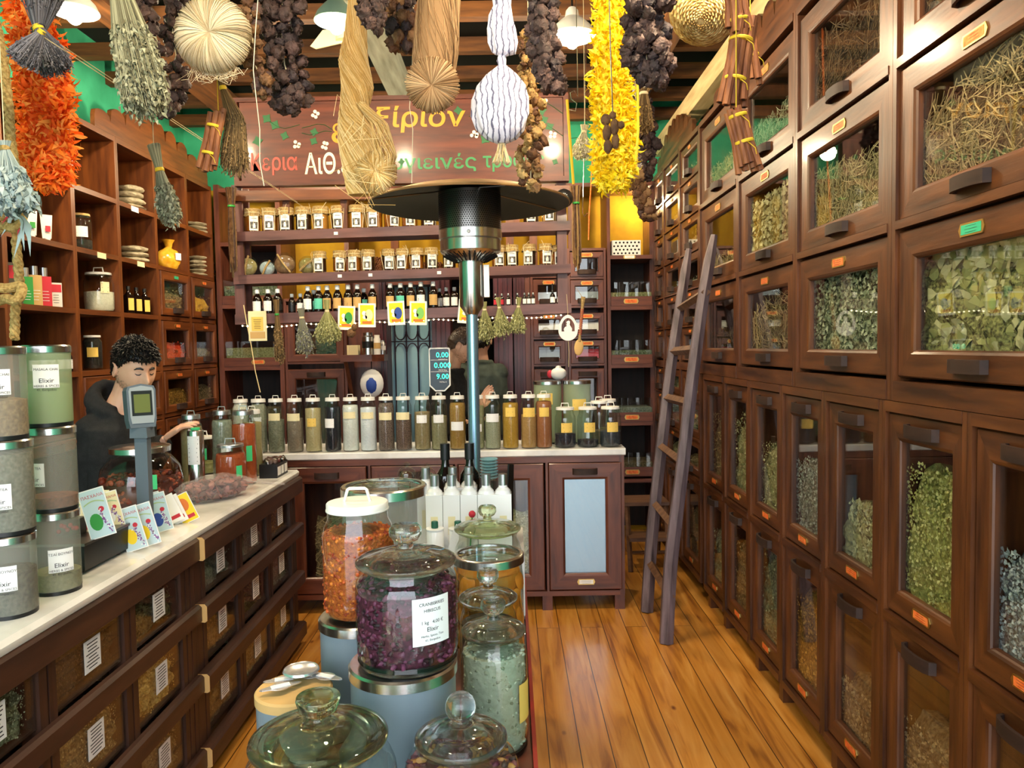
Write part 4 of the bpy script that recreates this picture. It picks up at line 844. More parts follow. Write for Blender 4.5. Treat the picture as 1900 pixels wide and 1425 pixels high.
for i, u in enumerate([1025, 1038]):
    x = P(u, 540, Y=4.66).x; t = med_bottle((x, 4.66, hz(1.836, x)), .017, .085, ['left', 'right'][i]+' black dropper bottle with white label at the shelf\'s right end', 'white_paper', 'dropper bottles on the lowest hanging board', 'dropper_bottle', 'bottle', cap='black_plastic')
    mb = MB(); mb.lathe([(.006, .085), (.007, .10), (.004, .125), (0, .128)], 10); mb.build('dropper_bulb', 'black_plastic', t)
# bead lights under the lowest board
t = thing('bead_light_string', (-.65, 4.59, 1.76), 'string of small warm bead lights under the hanging shelf', 'light string')
mb = MB(); pts = []
for i in range(131):
    x = -1.62+1.93*i/130; pts.append(V((x+.65, -.003, hz(1.765, x)-1.76-.012*abs(sin(i*.12)))))
mb.tube(pts, .001, 3); mb.build('wire', 'string_pale', t)
mb = MB()
for i, p in enumerate(pts):
    if i % 2 == 0: mb.sph(p, .0048, 6, 4)
o = mb.build('beads', 'bead', t); o['kind'] = 'stuff'
# printed cards hanging from the shelf
mat('card_yellow', 'f0d020', .6); mat('card_green', '2f8f3c', .6); mat('card_blue', '2c4a9c', .6); mat('card_orange', 'd8752a', .6); mat('card_lgreen', '7cc060', .6); mat('pale_blue', 'bcd4dc', .6); mat('lilac', '8a5a9a', .6); mat('pale_green', 'a8c090', .6)
for i, (u, v, c, tl) in enumerate([(643, 590, 'card_green', .05), (681, 585, 'card_yellow', .02), (735, 581, 'card_blue', -.03), (776, 581, 'card_lgreen', .02), (866, 578, 'card_blue', .1)]):
    p = P(u, v, Y=4.585); t = thing('printed_card', p, ['yellow card with green figure, leftmost of five', 'yellow card with pale figure, second of five', 'yellow card with blue figure, middle of five', 'yellow card with light green figure, fourth of five', 'card with blue figure half behind the heater, last of five'][i]+' under the shelf', 'card', 'printed cards hanging from the shelf')
    t.rotation_euler.y = tl; w, h = .052, .072
    mb = MB(); mb.box(-w, w, -.001, .001, -h, h); mb.box(-w*.8, w*.8, -.0016, -.001, -h*.78, h*.85, mi=1)
    el = lambda cx, cz, rx, rz, mi: mb.prism([(cx+rx*cos(a*pi/8), cz+rz*sin(a*pi/8)) for a in range(16)], lambda a, b, q: V((a, q, b)), -.0024, -.0016, mi)
    el(.012, 0, .024, .036, 2); el(-.018, .012, .012, .014, 0); el(-.012, -.012, .014, .012, 0)
    mb.c = 0; mb.box(-w*.55, w*.55, -.0024, -.0016, -h*.72, -h*.5, mi=3)
    o = mb.build('printed_sheet', ['white_paper', 'card_yellow', c if c != 'card_yellow' else 'cream_paper', 'card_orange'], t, smooth=False)
    mb = MB(); mb.tube([(0, 0, h-.01), (0, .016, max(h+.02, 1.79-p.z))], .001, 4); mb.build('clip', 'steel', t)
t = thing('framed_notice', P(478, 605, Y=4.585), 'yellow notice in a pale transparent sleeve under the shelf\'s left end', 'notice')
mb = MB(); mb.box(-.055, .055, -.002, .002, -.09, .09); mb.build('sleeve', 'cream_paper', t, smooth=False); mb = MB(); mb.box(-.035, .035, -.004, -.0022, -.03, .055); lines2d(mb, lambda a, b: V((a, -.0045, b+.012)), .06, .07, 6); mb.build('notice_sheet', ['yellow_paper', 'ink'], t, smooth=False)
mb = MB(); mb.box(-.045, .045, -.0035, -.0021, -.075, -.035); mb.build('lower_sheet', 'kraft', t, smooth=False); mb = MB(); mb.tube([(0, 0, .085), (0, .016, 1.79-t.location.z)], .0012, 4); mb.build('clip', 'steel', t)
# white egg ornament hanging from the shelf's right end
t = thing('egg_ornament', P(1054, 607, Y=4.575), 'flat white egg-shaped wooden ornament with a hen cut-out on a string', 'ornament')
mb = MB(); n = 40; ring = []
eg = lambda a, s: (s*.058*sin(a)*(1-.16*cos(a)), s*.078*cos(a)-.004)
out = [eg(2*pi*i/n, 1) for i in range(n)]; hole = [(max(min(eg(2*pi*i/n, .74)[0], .04), -.04), max(eg(2*pi*i/n, .76)[1], -.026)) for i in range(n)]
vs = [(a, d, b) for d in (-.004, .004) for a, b in out]+[(a, d, b) for d in (-.004, .004) for a, b in hole]
fs = []
for i in range(n):
    j = (i+1) % n; fs += [(i, j, 2*n+j, 2*n+i), (n+i, 3*n+i, 3*n+j, n+j), (i, n+i, n+j, j), (2*n+i, 2*n+j, 3*n+j, 3*n+i)]
mb.add(vs, fs); mb.build('egg_ring', 'white_paper', t, smooth=False)
mb = MB(); hen = [(-.022, -.027), (-.026, -.012), (-.02, 0), (-.008, .006), (-.010, .016), (-.006, .024), (-.012, .030), (-.004, .036), (.004, .040), (.008, .034), (.012, .038), (.012, .026), (.010, .014), (.016, .004), (.024, -.01), (.022, -.027)]
mb.prism(hen, lambda a, b, q: V((a, q, b)), -.0035, .0035); mb.build('hen_shape', 'white_paper', t, smooth=False)
mb = MB(); mb.tube([(0, 0, .074), (-.004, .026, .20)], .0012, 4); mb.build('string', 'string_pale', t); mb = MB(); mb.tube([(0, 0, -.08), (.004, 0, -.15), (.0, 0, -.24)], .0015, 4); mb.build('tail_string', 'string_pale', t)
t = thing('white_teapot_ornament', P(1040, 680, Y=4.62), 'small white and red patterned ceramic ornament on the pale canister', 'ornament')
t.location.z = .9805+.396; mb = MB(); mb.sph((0, 0, .042), (.052, .045, .04), 16, 10); mb.lathe([(.02, .078), (.014, .09), (0, .094)], 12); mb.build('body', 'white_tin', t); mb = MB(); mb.sph((-.055, 0, .04), (.018, .015, .026), 10, 8); mb.build('spout', 'red_ink', t)
t.location.x = P(1042, 680, Y=4.79).x-.02; t.location.y = 4.79
t = thing('slotted_spoon', P(1078, 600, Y=4.57), 'slotted wooden spoon with a red cord wound on its handle', 'spoon'); t.rotation_euler.y = .1
mb = MB(); mb.tube([(0, 0, .16), (0, 0, .10), (0, 0, -.06), (0, 0, -.11)], [.014, .009, .007, .010], 8); mb.tube([(0, 0, .15), (-.05, .03, .22)], .0015, 4); mb.build('handle', 'burlap', t)
mb = MB(); pts = [(.011*cos(q*.9), .011*sin(q*.9), .09-.0016*q) for q in range(100)]; mb.tube(pts, .0016, 4); mb.build('red_cord', 'red_ink', t)
mb = MB(); mb.sph((0, 0, -.145), (.028, .008, .05), 14, 10); mb.build('bowl', 'kraft', t)
# ---------------------------------------------------------------- painted sign
t = thing('shop_sign', (-.63, 4.62, 2.6), 'long dark wooden shop sign with hand-painted Greek lettering', 'sign')
mb = MB(); mb.box(-1.60, .335, 4.60, 4.63, 2.607, 3.085); mb.build('board', 'sign_x', t, world=True, smooth=False)
mb = MB(); mb.prism([(-1.64, 2.585), (.37, 2.585), (.37, 3.105), (-1.64, 3.105)], lambda a, b, q: V((a, q, b)), 4.632, 4.65)
for a0, a1, b0, b1 in ((-1.64, .37, 2.585, 2.615), (-1.64, .37, 3.08, 3.105), (-1.64, -1.61, 2.615, 3.08), (.34, .37, 2.615, 3.08)): mb.box(a0, a1, 4.585, 4.631, b0, b1)
mb.build('frame', 'sign_x', t, world=True, smooth=False)
def SP(u, v): q = P(u, v, Y=4.597); return q
def paint(s, u0, u1, v, h, m, nm, dy=0, italic=0, up=0):
    vs, fs = text2d(s, 1, .014); xs = [a for a, b in vs]; ys = [b for a, b in vs]; w = max(xs)-min(xs); hh = max(ys)-min(ys)
    a = SP(u0, v); b = SP(u1, v+(-.016*(u1-u0)) if 1 else v); c = SP((u0+u1)/2, v-h/2).z-SP((u0+u1)/2, v+h/2).z; mb = MB(); L = (b-a).length
    F = lambda x, y, d=0: a.lerp(b, (x-min(xs))/w)+V(((y-min(ys))/hh*c*italic, d, (y-min(ys))/hh*c-c/2+up*sin(pi*(x-min(xs))/w)))
    mb.add([F(x, y) for x, y in vs], fs); return mb.build(nm, m, t, world=True, smooth=False)
mat('paint_gold', 'c98a1c', .5); mat('paint_white', 'e8dcc4', .5); mat('paint_green', '2f7d4a', .5); mat('paint_red', 'a84436', .5); mat('leaf_paint', '235c34', .6)
paint('ελι', 615, 700, 240, 52, 'paint_gold', 'gold_lettering'); paint('ξίριον', 693, 860, 222, 50, 'paint_gold', 'gold_lettering', italic=.1)
paint('Κερια', 466, 552, 305, 42, 'paint_red', 'red_lettering'); paint('ΑιΘ.έλαια', 565, 726, 303, 42, 'paint_white', 'white_lettering')
paint('υγιεινές', 728, 884, 304, 36, 'paint_green', 'green_lettering'); paint('τροφές', 896, 1010, 300, 38, 'paint_green', 'green_lettering')
mb = MB(); rn = random.Random(4); fl = MB()
for u, v in [(585, 212), (550, 268), (603, 270), (880, 250), (1010, 190), (1025, 250)]:
    c = SP(u, v)
    fl = MB()
    for q in range(4):
        a = q*pi/2+rn.random(); fl.prism([(c.x+.016*cos(a)+.011*cos(b*pi/4), c.z+.016*sin(a)+.011*sin(b*pi/4)) for b in range(8)], lambda x, z, d: V((x, d, z)), 4.5965, 4.598)
    fl.build('painted_flower', 'paint_white', t, world=True, smooth=False)
for u, v in [(510, 232), (528, 252), (583, 245), (582, 262), (478, 262), (850, 205), (900, 258), (1005, 205), (1010, 222), (1020, 235), (745, 300), (495, 220), (1030, 300)]:
    c = SP(u, v); r = rn.uniform(.02, .035); a0 = rn.random()*3; mb.prism([(c.x+r*cos(a0+a*pi/4)*(1 if a % 2 else .6), c.z+r*sin(a0+a*pi/4)*(1 if a % 2 else .6)) for a in range(8)], lambda x, z, d: V((x, d, z)), 4.5965, 4.598)
for k in range(6):
    u, v = [(500, 225), (560, 240), (560, 230), (870, 215), (1000, 195), (1015, 240)][k]; pts = [SP(u+14*q, v+8*sin(q+k)+3*q) for q in range(5)]; mb.tube(pts, .002, 3)
mb.build('painted_leaves', 'leaf_paint', t, world=True, smooth=False)
t2 = thing('security_camera', P(1046, 368, Y=4.5), 'black dome camera at the right end of the top hanging board', 'camera'); mb = MB(); mb.sph((0, 0, 0), .055, 20, 14); mb.build('dome', 'black_plastic', t2)
mb = MB(); mb.tube([(0, .05, 0), (0, .115, .01)], .02, 8); mb.build('mount', 'black_plastic', t2)
mb = MB()
for q in range(10): mb.sph((.018*cos(q*pi/5), -.052, .018*sin(q*pi/5)), .0028, 6, 4)
mb.build('led_ring', 'white_paper', t2); mb = MB(); mb.lathe([(.009, -.003), (.009, .003)], 14, M=Matrix.Translation((0, -.055, 0))@Matrix.Rotation(pi/2, 4, 'X')); mb.build('lens', 'steel', t2)
# ---------------------------------------------------------------- patio heater
def heater():
    b = P(884, 890, Y=3.1); t = thing('patio_heater', (b.x-.004, 3.1, 0), 'steel patio heater with wide reflector disc on a blue-grey pole', 'heater'); t.rotation_euler.y = -.001
    mb = MB(); mb.lathe([(0, 0), (.19, 0), (.19, .03), (.165, .06), (.165, .74), (.15, .78), (.03, .80)], 36); mb.build('gas_housing', 'steel', t)
    mb = MB(); mb.lathe([(.024, .79), (.024, 1.735)], 20); mb.build('pole', mat('pole_blue', '8fb0c8', .25, .8), t)  # the pole's blue is reflected daylight put into the metal colour
    mb = MB(); mb.lathe([(.026, 1.73), (.031, 1.74), (.049, 1.765), (.049, 1.945), (.06, 1.95)], 28); mb.build('burner_neck', 'steel', t)
    mb = MB(); mb.lathe([(.05, 1.945), (.118, 1.980), (.124, 1.986), (.124, 2.028), (.121, 2.031), (.1285, 2.034), (.1285, 2.068)], 40); mb.build('burner_ring', 'steel', t)
    m = MB(); 
    for i in range(28):
        a = 2*pi*i/28; p = V((.066*cos(a), .066*sin(a), 1.949)); q = V((.110*cos(a), .110*sin(a), 1.972)); m.tube([p-V((0, 0, .004)), q-V((0, 0, .004))], .0035, 4)
    m.build('vent_slots', 'black_void', t)
    # perforated screen: flat dark dots stand in for shaded holes in a steel drum
    mb = MB(); mb.lathe([(.1265, 2.068), (.1265, 2.22)], 48); d = mb.build('emitter_screen', mat('screen_steel', '6e6c68', .3, 1), t)
    m = MB()
    for j in range(17):
        for i in range(84):
            a = 2*pi*(i+(j % 2)*.5)/84; z = 2.075+j*.0082
            if sin(a) > .35: continue
            c = V((.1271*cos(a), .1271*sin(a), z)); s = V((-sin(a), cos(a), 0)); r = .0028
            m.add([c+s*r*cos(q*pi/3)+V((0, 0, r*sin(q*pi/3))) for q in range(6)], [(0, 1, 2, 3, 4, 5)])
    o = m.build('screen_holes', 'black_void', d, smooth=False); o['kind'] = 'stuff'
    mb = MB(); mb.lathe([(.405, 2.175), (.402, 2.18), (.30, 2.215), (.15, 2.238), (0, 2.245)], 64, cap=False); mb.lathe([(.404, 2.172), (.30, 2.210), (.12, 2.232), (0, 2.235)], 64, mi=1, cap=False); mb.lathe([(.404, 2.172), (.408, 2.175), (.405, 2.181)], 64, cap=False)
    mb.build('reflector_disc', [mat('disc_top', 'c9a878', .3, .6), mat('disc_under', '14130f', .5, .0)], t)
    for a in (.4, 1.97, 3.54, 5.1): mb = MB(); mb.tube([(.12*cos(a), .12*sin(a), 2.222), (.39*cos(a), .39*sin(a), 2.176)], .003, 4); mb.build('rib', 'steel_dark', t)
    mb = MB(); mb.sph((0, -.132, 2.05), .008, 10, 8); mb.build('knob', 'white_tin', t)
    mb = MB(); mb.box(.052, .074, -.02, .02, 1.80, 1.93); mb.build('white_panel', 'white_paper', t, smooth=False)
heater()
# ---------------------------------------------------------------- things on the left counter
def at_ct(u, v): return P(u, v, Z=CT)
EL = ('Elixir', .017, -.012); EL2 = ('HERBS & SPICES', .0085, -.026); EL3 = ('41, Evripidou', .0085, -.036)
cols = [(21, 1138, [('1c1a16', '5c5648', .26, .55, 'dark seeds'), ('3e4438', '7c8070', .24, .85, 'grey-green leaves'), ('6e5236', 'a88a60', .24, .42, 'brown chips')], 'outer left'), (107, 1095, [('6f7044', '8c8a58', .24, .25, 'olive crumbs'), ('5a2c18', '8a4a2a', .24, .17, 'rust-red flakes'), ('7f9a5e', '8fa870', .22, .5, 'pale green powder')], 'right')]
for ci, (u, v, L, nm) in enumerate(cols):
    p = at_ct(u, v); z = CT+.0005
    for k, (a, b, _, lv, what) in enumerate(L):
        H = [[.205, .233, .229], [.224, .228, .218]][ci][k]; t = canister((p.x+.004*sin(k*2+ci)*(k > 0), p.y, z), .0605, H, 'frosted canister of '+what+', '+['bottom', 'middle', 'top'][k]+' of the '+nm+' counter stack', body='frost' if (ci, k) != (1, 2) else 'frost_green', c=cont(a, b, scale=110), lv=lv, lh=.02, n=36,
                 lab=(.062, .062, [.5, .42, .62][k] if ci == 0 else [.42, .45, .62][k], 'white_paper', 0, [.35, .25, .5][k] if ci == 0 else [.75, -.25, .55][k], (EL, EL2, EL3, (['ΤΣΑΪ ΒΟΥΝΟΥ', 'GREEN TEA', 'MASALA CHAI'][k], .009, .018))), group='frosted canisters stacked on the left counter')
        z += H+.0012
# counter scale
t = thing('weighing_scale', (-1.40, 2.36, CT), 'black shop scale with grey display head on a square post', 'scale')
W = lambda mb, n, m, **k: mb.build(n, m, t, world=True, **k)
mb = MB(); mb.box(-1.56, -1.255, 2.18, 2.52, CT+.012, CT+.085); W(mb, 'scale_base', 'black_plastic', smooth=False)
for x in (-1.53, -1.29):
    for y in (2.21, 2.49): mb = MB(); mb.lathe([(.015, CT), (.015, CT+.0119)], 10, c=(x, y, 0)); W(mb, 'rubber_foot', 'black_plastic')
mb = MB(); mb.box(-1.57, -1.25, 2.175, 2.50, CT+.086, CT+.094); W(mb, 'weighing_plate', 'steel_dark', smooth=False)
pp = P(266, 850, Y=2.56); mat('scale_grey', '5d6873', .45); mat('scale_light', '9aa3a8', .45); mat('lcd', '6c7440', .25); mat('lcd_dark', '14181a', .4)
mb = MB(); mb.box(pp.x-.021, pp.x+.021, pp.y-.015, pp.y+.015, CT+.05, 1.325); mb.box(-1.50, pp.x+.02, 2.5201, 2.575, CT+.02, CT+.06); W(mb, 'post', 'scale_grey', smooth=False)
mb = MB(); mb.prism([(-.03, 1.31), (.03, 1.31), (.028, 1.345), (-.028, 1.345)], lambda a, b, q: V((pp.x+a, q, b)), pp.y-.028, pp.y+.028); W(mb, 'collar', 'scale_grey', smooth=False)
Mh = Matrix.Translation((pp.x-.002, pp.y, 1.415))@Matrix.Rotation(radians(38), 4, 'Z')@Matrix.Rotation(radians(-6), 4, 'X')
mb = MB(); out = [(a*.84, b) for a, b in [(-.046, -.072), (.046, -.072), (.052, -.045), (.054, .055), (.048, .068), (0, .076), (-.048, .068), (-.054, .055), (-.052, -.045)]]
mb.prism(out, lambda a, b, q: Mh@V((a, q, b)), -.02, .045); hd = W(mb, 'display_head', 'scale_grey', smooth=False)
mb = MB(); mb.prism([(a*.86, b*.86+.004) for a, b in out], lambda a, b, q: Mh@V((a, q, b)), -.0235, -.0201); hd2 = mb.build('bezel', 'scale_light', t, world=True, smooth=False)
mb = MB(); mb.prism([(-.032, -.032), (.032, -.032), (.032, .052), (-.032, .052)], lambda a, b, q: Mh@V((a, q, b)), -.0245, -.0236); mb.prism([(-.025, -.022), (.025, -.022), (.025, .040), (-.025, .040)], lambda a, b, q: Mh@V((a, q, b)), -.0252, -.0246, 1); mb.build('screen', ['lcd_dark', 'lcd'], t, world=True, smooth=False)
def booklet(u, v, Y, w, h, rz, ry, label, paint, sheet='pale_blue', th=.004, z=None, txt='ΠΑΣΧΑΛΙΑ', rx=-.12):
    p = P(u, v, Y=Y); t = thing('seed_packet', p, label, 'packet', 'printed packets leaning on the left counter'); t.rotation_euler = (rx, ry, rz)
    mb = MB(); mb.box(-w, w, -th/2, th/2, -h, h); mb.box(-w*.93, w*.93, -th/2-.0006, -th/2, -h*.96, h*.96, mi=1)
    el = lambda cx, cz, rx, rz, mi, d=0: mb.prism([(cx+rx*cos(a*pi/8), cz+rz*sin(a*pi/8)) for a in range(16)], lambda a, b, q: V((a, q, b)), -th/2-.0012-d, -th/2-.0007-d, mi)
    if txt:
        put_text(mb, txt, w*.36, lambda a, b: V((a*.95, -th/2-.001, b+h*.70)), mi=3); 
        pts = [(-w*.8+1.6*w*i/10, h*.42+h*.12*sin(pi*i/10)) for i in range(11)]; mb.prism(pts+[(a, b-.004) for a, b in pts[::-1]], lambda a, b, q: V((a, q, b)), -th/2-.0012, -th/2-.0008, 4)
        el(-w*.2, -h*.35, w*.5, h*.35, 2); el(w*.42, h*.12, w*.22, h*.11, 3)
        rn = random.Random(int(u))
        for q in range(40): k = rn.random(); el(w*(.25+.5*k)+rn.gauss(0, .003), h*(.05-.9*k)+rn.gauss(0, .004), .0022, .0022, 5 if q % 3 else 0, .0004)
    else:
        el(0, h*.25, w*.6, h*.45, 2); mb.box(-w*.7, w*.7, -th/2-.0014, -th/2-.0007, -h*.75, -h*.5, mi=3)
    mb.build('packet_sheet', ['white_paper', sheet, paint, 'red_ink', 'pale_green', 'lilac'], t, smooth=False)
    return t
booklet(153, 957, 2.33, .034, .070, .25, -.28, 'cream packet with red bottle picture, leftmost on the scale', 'red_ink', 'cream_paper')
booklet(180, 952, 2.24, .036, .074, .25, -.26, 'pale packet with a green tulip standing on the black scale', 'card_green', 'pale_blue')
booklet(206, 946, 2.42, .030, .060, .25, -.24, 'plain cream packet behind the green tulip packet', 'white_paper', 'cream_paper')
booklet(244, 981, 2.44, .034, .072, .25, -.27, 'left of two pale blue packets with yellow tulips', 'card_yellow')
booklet(268, 974, 2.50, .036, .072, .25, -.27, 'right of two pale blue packets with yellow tulips', 'card_yellow')
booklet(285, 949, 2.72, .034, .068, .28, -.24, 'pale blue packet just behind the dark blue tulip packet', 'pale_green')
booklet(294, 951, 2.68, .036, .070, .28, -.24, 'pale packet with a dark blue tulip', 'card_blue')
for i, u in enumerate((318, 326, 334)): booklet(u, 944+i, 2.80+.02*i, .026, .054, .3, -.42, 'plain white packet, '+ORD[i+1]+' of three leaning before the orange one', 'white_paper', 'white_paper', txt=None)
booklet(343, 943, 2.84, .032, .056, .3, -.42, 'white packet with orange flower picture, rightmost', 'card_orange', 'card_yellow', txt=None)
t = thing('berry_box', (-1.36, 2.30, CT+.0945), 'small box printed with red berries on the scale plate', 'box'); mb = MB(); mb.box(-.035, .035, -.02, .02, 0, .05); 
mb.build('carton', 'black_plastic', t, smooth=False); mb = MB()
for q in range(7): mb.sph((-.026+.009*q, -.021, .012+.02*abs(sin(q*2))), .007, 8, 5)
mb.build('berry_print', 'red_ink', t)
# wide glass jar of dried tomatoes
def chunks(name, parent, mats, n, region, size, seed, flat=.6, kind='chunk', world=False):
    rn = random.Random(seed); mb = MB()
    for q in range(n):
        c = region(rn); mi = rn.randrange(len(mats)); r = size*rn.uniform(.7, 1.2)
        if kind == 'chunk':
            M = Matrix.Translation(c)@Matrix.Rotation(rn.random()*6, 4, rv(rn)); mb.sph((0, 0, 0), (r, r*rn.uniform(.6, .9), r*flat), 6, 4, M=M, mi=mi, nz=.25, ns=9, seed=q)
        else: leafbit(mb, c, r*2, r*.6, rv(rn), rv(rn), mi, bend=.5)
    o = mb.build(name, mats, parent, world=world, ang=70); o['kind'] = 'stuff'; return o
def cyl_region(R, z0, z1, top=True, shell=.72, front=False):
    def f(rn):
        if top and rn.random() < .3: r = R*math.sqrt(rn.random()); a = rn.random()*2*pi; return V((r*cos(a), r*sin(a), z1+rn.uniform(-.006, .003)))
        a = rn.random()*2*pi; r = R*rn.uniform(.93, 1) ; return V((r*cos(a), r*sin(a), rn.uniform(z0, z1)))
    return f
for n_, c in (('tom_a', '7a2a18'), ('tom_b', '9a4428'), ('tom_c', '4e1c14'), ('ber_a', 'c0541a'), ('ber_b', 'd87a28'), ('ber_c', '8c2c12'), ('ber_d', 'a84a1c'), ('hib_a', '3a1224'), ('hib_b', '5c2038'), ('hib_c', '6e3350'), ('hib_d', '261018'), ('bag_a', '6e3a34'), ('bag_b', '8c5248'), ('bag_c', '502824'), ('org_a', 'd8862a'), ('org_b', 'e89c3c'), ('pet_a', '7c4448'), ('pet_b', 'c08a4a'), ('pet_c', '4c3a34'), ('grn_a', '9a9e86'), ('grn_b', 'b8bca6'), ('grn_c', '7c8068')): mat(n_, c, .55)
t = thing('wide_glass_jar', (at_ct(286, 916).x+.05, 3.22, CT+.0005), 'wide glass jar of dried tomatoes with green tag and steel lid', 'jar')
mb = MB(); mb.lathe([(.12, .003), (.15, .006), (.165, .04), (.168, .10), (.155, .16), (.12, .205), (.10, .215), (.10, .235)], 40); mb.build('glass_body', 'jar_glass', t)
mb = MB(); mb.lathe([(.11, .004), (.147, .01), (.158, .045), (.160, .10), (.08, .115), (0, .118)], 30); mb.build('contents', 'tom_c', t)
chunks('dried_tomatoes', t, ['tom_a', 'tom_b', 'tom_c'], 330, lambda rn: (lambda a, z: V(((.150 if z > .03 else .135)*cos(a), (.150 if z > .03 else .135)*sin(a), z)) if rn.random() < .75 else V((.13*rn.random()*cos(a), .13*rn.random()*sin(a), .118)))(rn.random()*6.283, rn.uniform(.012, .115)), .015, 3)
mb = MB(); mb.lathe([(.102, .222), (.122, .224), (.122, .245), (.118, .248), (.06, .256), (0, .258)], 40); mb.lathe([(.010, .256), (.018, .268), (.012, .282), (0, .284)], 14, mi=1); mb.build('lid', ['steel', 'jar_glass2'], t)
mb = MB(); mb.box(.04, .095, -.17, -.169, .085, .145, M=Matrix.Rotation(.25, 4, 'Z')); mb.build('green_tag', 'green_tag', t, smooth=False)
mb = MB(); mb.box(-.10, -.05, -.168, -.167, .01, .09); mb.build('yellow_tag', 'cream_paper', t, smooth=False)
t = jar(tuple(P(378, 878, Z=CT+.0005)), .072, .20, cont('8a8a4c', 'a09c60'), 'glass jar with a green tag behind the bag of dried slices', lv=.3, kind='squat', lab=(.05, .06, .55, 'green_tag', 0, .3), name='glass_jar')
J = lambda u, Y, R, H, a, b, txt, **k: jar((P(u, 850, Y=Y).x, Y, CT+.0005), R, H, cont(a, b), txt, **k)
J(357, 3.66, .050, .345, '9a8456', 'a8946a', 'tall jar of beige powder with grey lid beside the shopkeeper\'s hand', lv=.82, lid='alu')
J(414, 3.80, .050, .352, '7a806c', '9a9e8a', 'tall jar of grey-green herbs behind the short orange jar', lv=.85, lid='alu', lab=(.04, .06, .45, 'white_paper', 3, .6))
J(454, 3.66, .056, .362, 'a8481c', 'b85424', 'tall jar of bright orange powder with green tag at the counter end', lv=.80, lid='alu', lab=(.03, .075, .42, 'green_tag', 0, .75))
J(428, 3.52, .069, .215, '9c4018', 'ac4c20', 'short wide jar of orange-brown powder with grey lid', lv=.78, kind='squat', lid='alu', lab=(.03, .06, .40, 'green_tag', 0, .9))
J(470, 3.90, .048, .345, 'b0a06c', 'bca878', 'tall jar of beige powder behind the bright orange one', lv=.8)
t = thing('printed_tin', (P(366, 850, Y=3.44).x-.0, 3.43, CT+.0005), 'steel tin with pale green and white label beside the wide jar', 'tin')
mb = MB(); mb.lathe([(.036, 0), (.036, .285), (.033, .29), (0, .29)], 24); mb.build('tin_body', 'steel', t); label_round(t, .036, .2, .06, .13, 'white_paper', rows=6); 
mb = MB(); mb.lathe([(.02, .291), (.02, .30), (0, .301)], 16); mb.build('green_cap', 'green_tag', t)
# bag of dried slices
p = at_ct(405, 925); t = thing('plastic_bag', (p.x-.01, p.y, CT), 'clear plastic bag of reddish dried slices on the marble edge', 'bag', rz=.9)
mat('film', 'e8e0e0', .08, alpha=.16, spec=1)
mb = MB(); n, m = 30, 14; vs = []; fs = []
for j in range(m+1):
    for i in range(n):
        a = 2*pi*i/n; th = pi*j/m; d = V((sin(th)*cos(a), sin(th)*sin(a), cos(th))); k = 1+.16*noise.noise(d*3.2+V((5, 1, 2)))+.06*noise.noise(d*11)
        vs.append((d.x*.175*k, d.y*.105*k, max(.0005, .05+d.z*.055*k)))
mb.add(vs, [(j*n+i, (j+1)*n+i, (j+1)*n+(i+1) % n, j*n+(i+1) % n) for j in range(m) for i in range(n)]); mb.build('film_wrap', 'film', t, ang=12)
chunks('dried_slices', t, ['bag_a', 'bag_b', 'bag_c'], 260, lambda rn: (lambda d: V((d.x*.145, d.y*.085, max(.012, .046+d.z*.040))))(rv(rn)*rn.uniform(.8, .98)), .019, 5, flat=.3)
mb = MB(); rn = random.Random(8)
for q in range(16): a = rn.uniform(-.5, .5); mb.add([(.14, .01*q-.08, .06), (.15, .01*q-.07, .055), (.25, .02*q-.15, .02+.03*rn.random()), (.24, .02*q-.17, .04)], [(0, 1, 2, 3)])
mb.build('gathered_end', 'film', t, smooth=False)
t = thing('display_carton', (P(508, 870, Y=3.88).x, 3.88, CT+.0005), 'black and white printed carton with cellophane packs at the counter end', 'carton')
mb = MB(); mb.box(-.045, .045, -.09, .09, 0, .07); mb.box(.0451, .046, -.08, -.03, .012, .055, mi=1); mb.box(.0451, .046, -.02, .02, .012, .055, mi=1); mb.box(.0451, .046, .035, .08, .012, .055, mi=1); mb.build('carton_box', ['black_plastic', 'white_paper'], t, smooth=False)
chunks('packs', t, ['pet_c', 'bag_c', 'steel_dark'], 40, lambda rn: V((rn.uniform(-.035, .035), rn.uniform(-.075, .075), .078)), .018, 6)
# ---------------------------------------------------------------- electronic price display on the back counter
q = P(817, 730, Y=4.74); t = thing('price_display', (q.x, 4.74, .9805), 'price display of a scale with glowing green digits on a ribbed post', 'display')
mb = MB(); mb.lathe([(.05, 0), (.05, .01), (.014, .02), (.011, .26), (.018, .262), (.018, .31), (.012, .315), (.012, .335)], 18); mb.build('post', 'alu', t)
z0 = P(817, 723, Y=4.74).z-.9805; z1 = P(817, 645, Y=4.74).z-.9805; w = .066
o = [(-w*.45, z0-.01), (w*.45, z0-.01), (w, z0+.025), (w, z1-.008), (w-.008, z1), (-w+.008, z1), (-w, z1-.008), (-w, z0+.025)]
mb = MB(); mb.prism(o, lambda a, b, q: V((a, q, b)), -.012, .02); mb.build('case', 'white_tin', t, smooth=False)
mat('led_green', '28e0b0', .5, emit=2.2); mat('panel_teal', '0c2430', .25)
mb = MB(); zc = (z0+z1)/2; mb.prism([(a*.9, zc+(b-zc)*.94) for a, b in o], lambda a, b, q: V((a, q, b)), -.0135, -.0121, 0)
for s, dz, sz in (('0.00', .085, .046), ('0.000', .02, .048), ('9.00', -.05, .046)): put_text(mb, s, sz, lambda a, b: V((a+.018, -.0141, zc+dz+b)), mi=1)
for dz in (.055, -.018): mb.box(-.055, .055, -.0142, -.0136, zc+dz-.001, zc+dz+.001, mi=2)
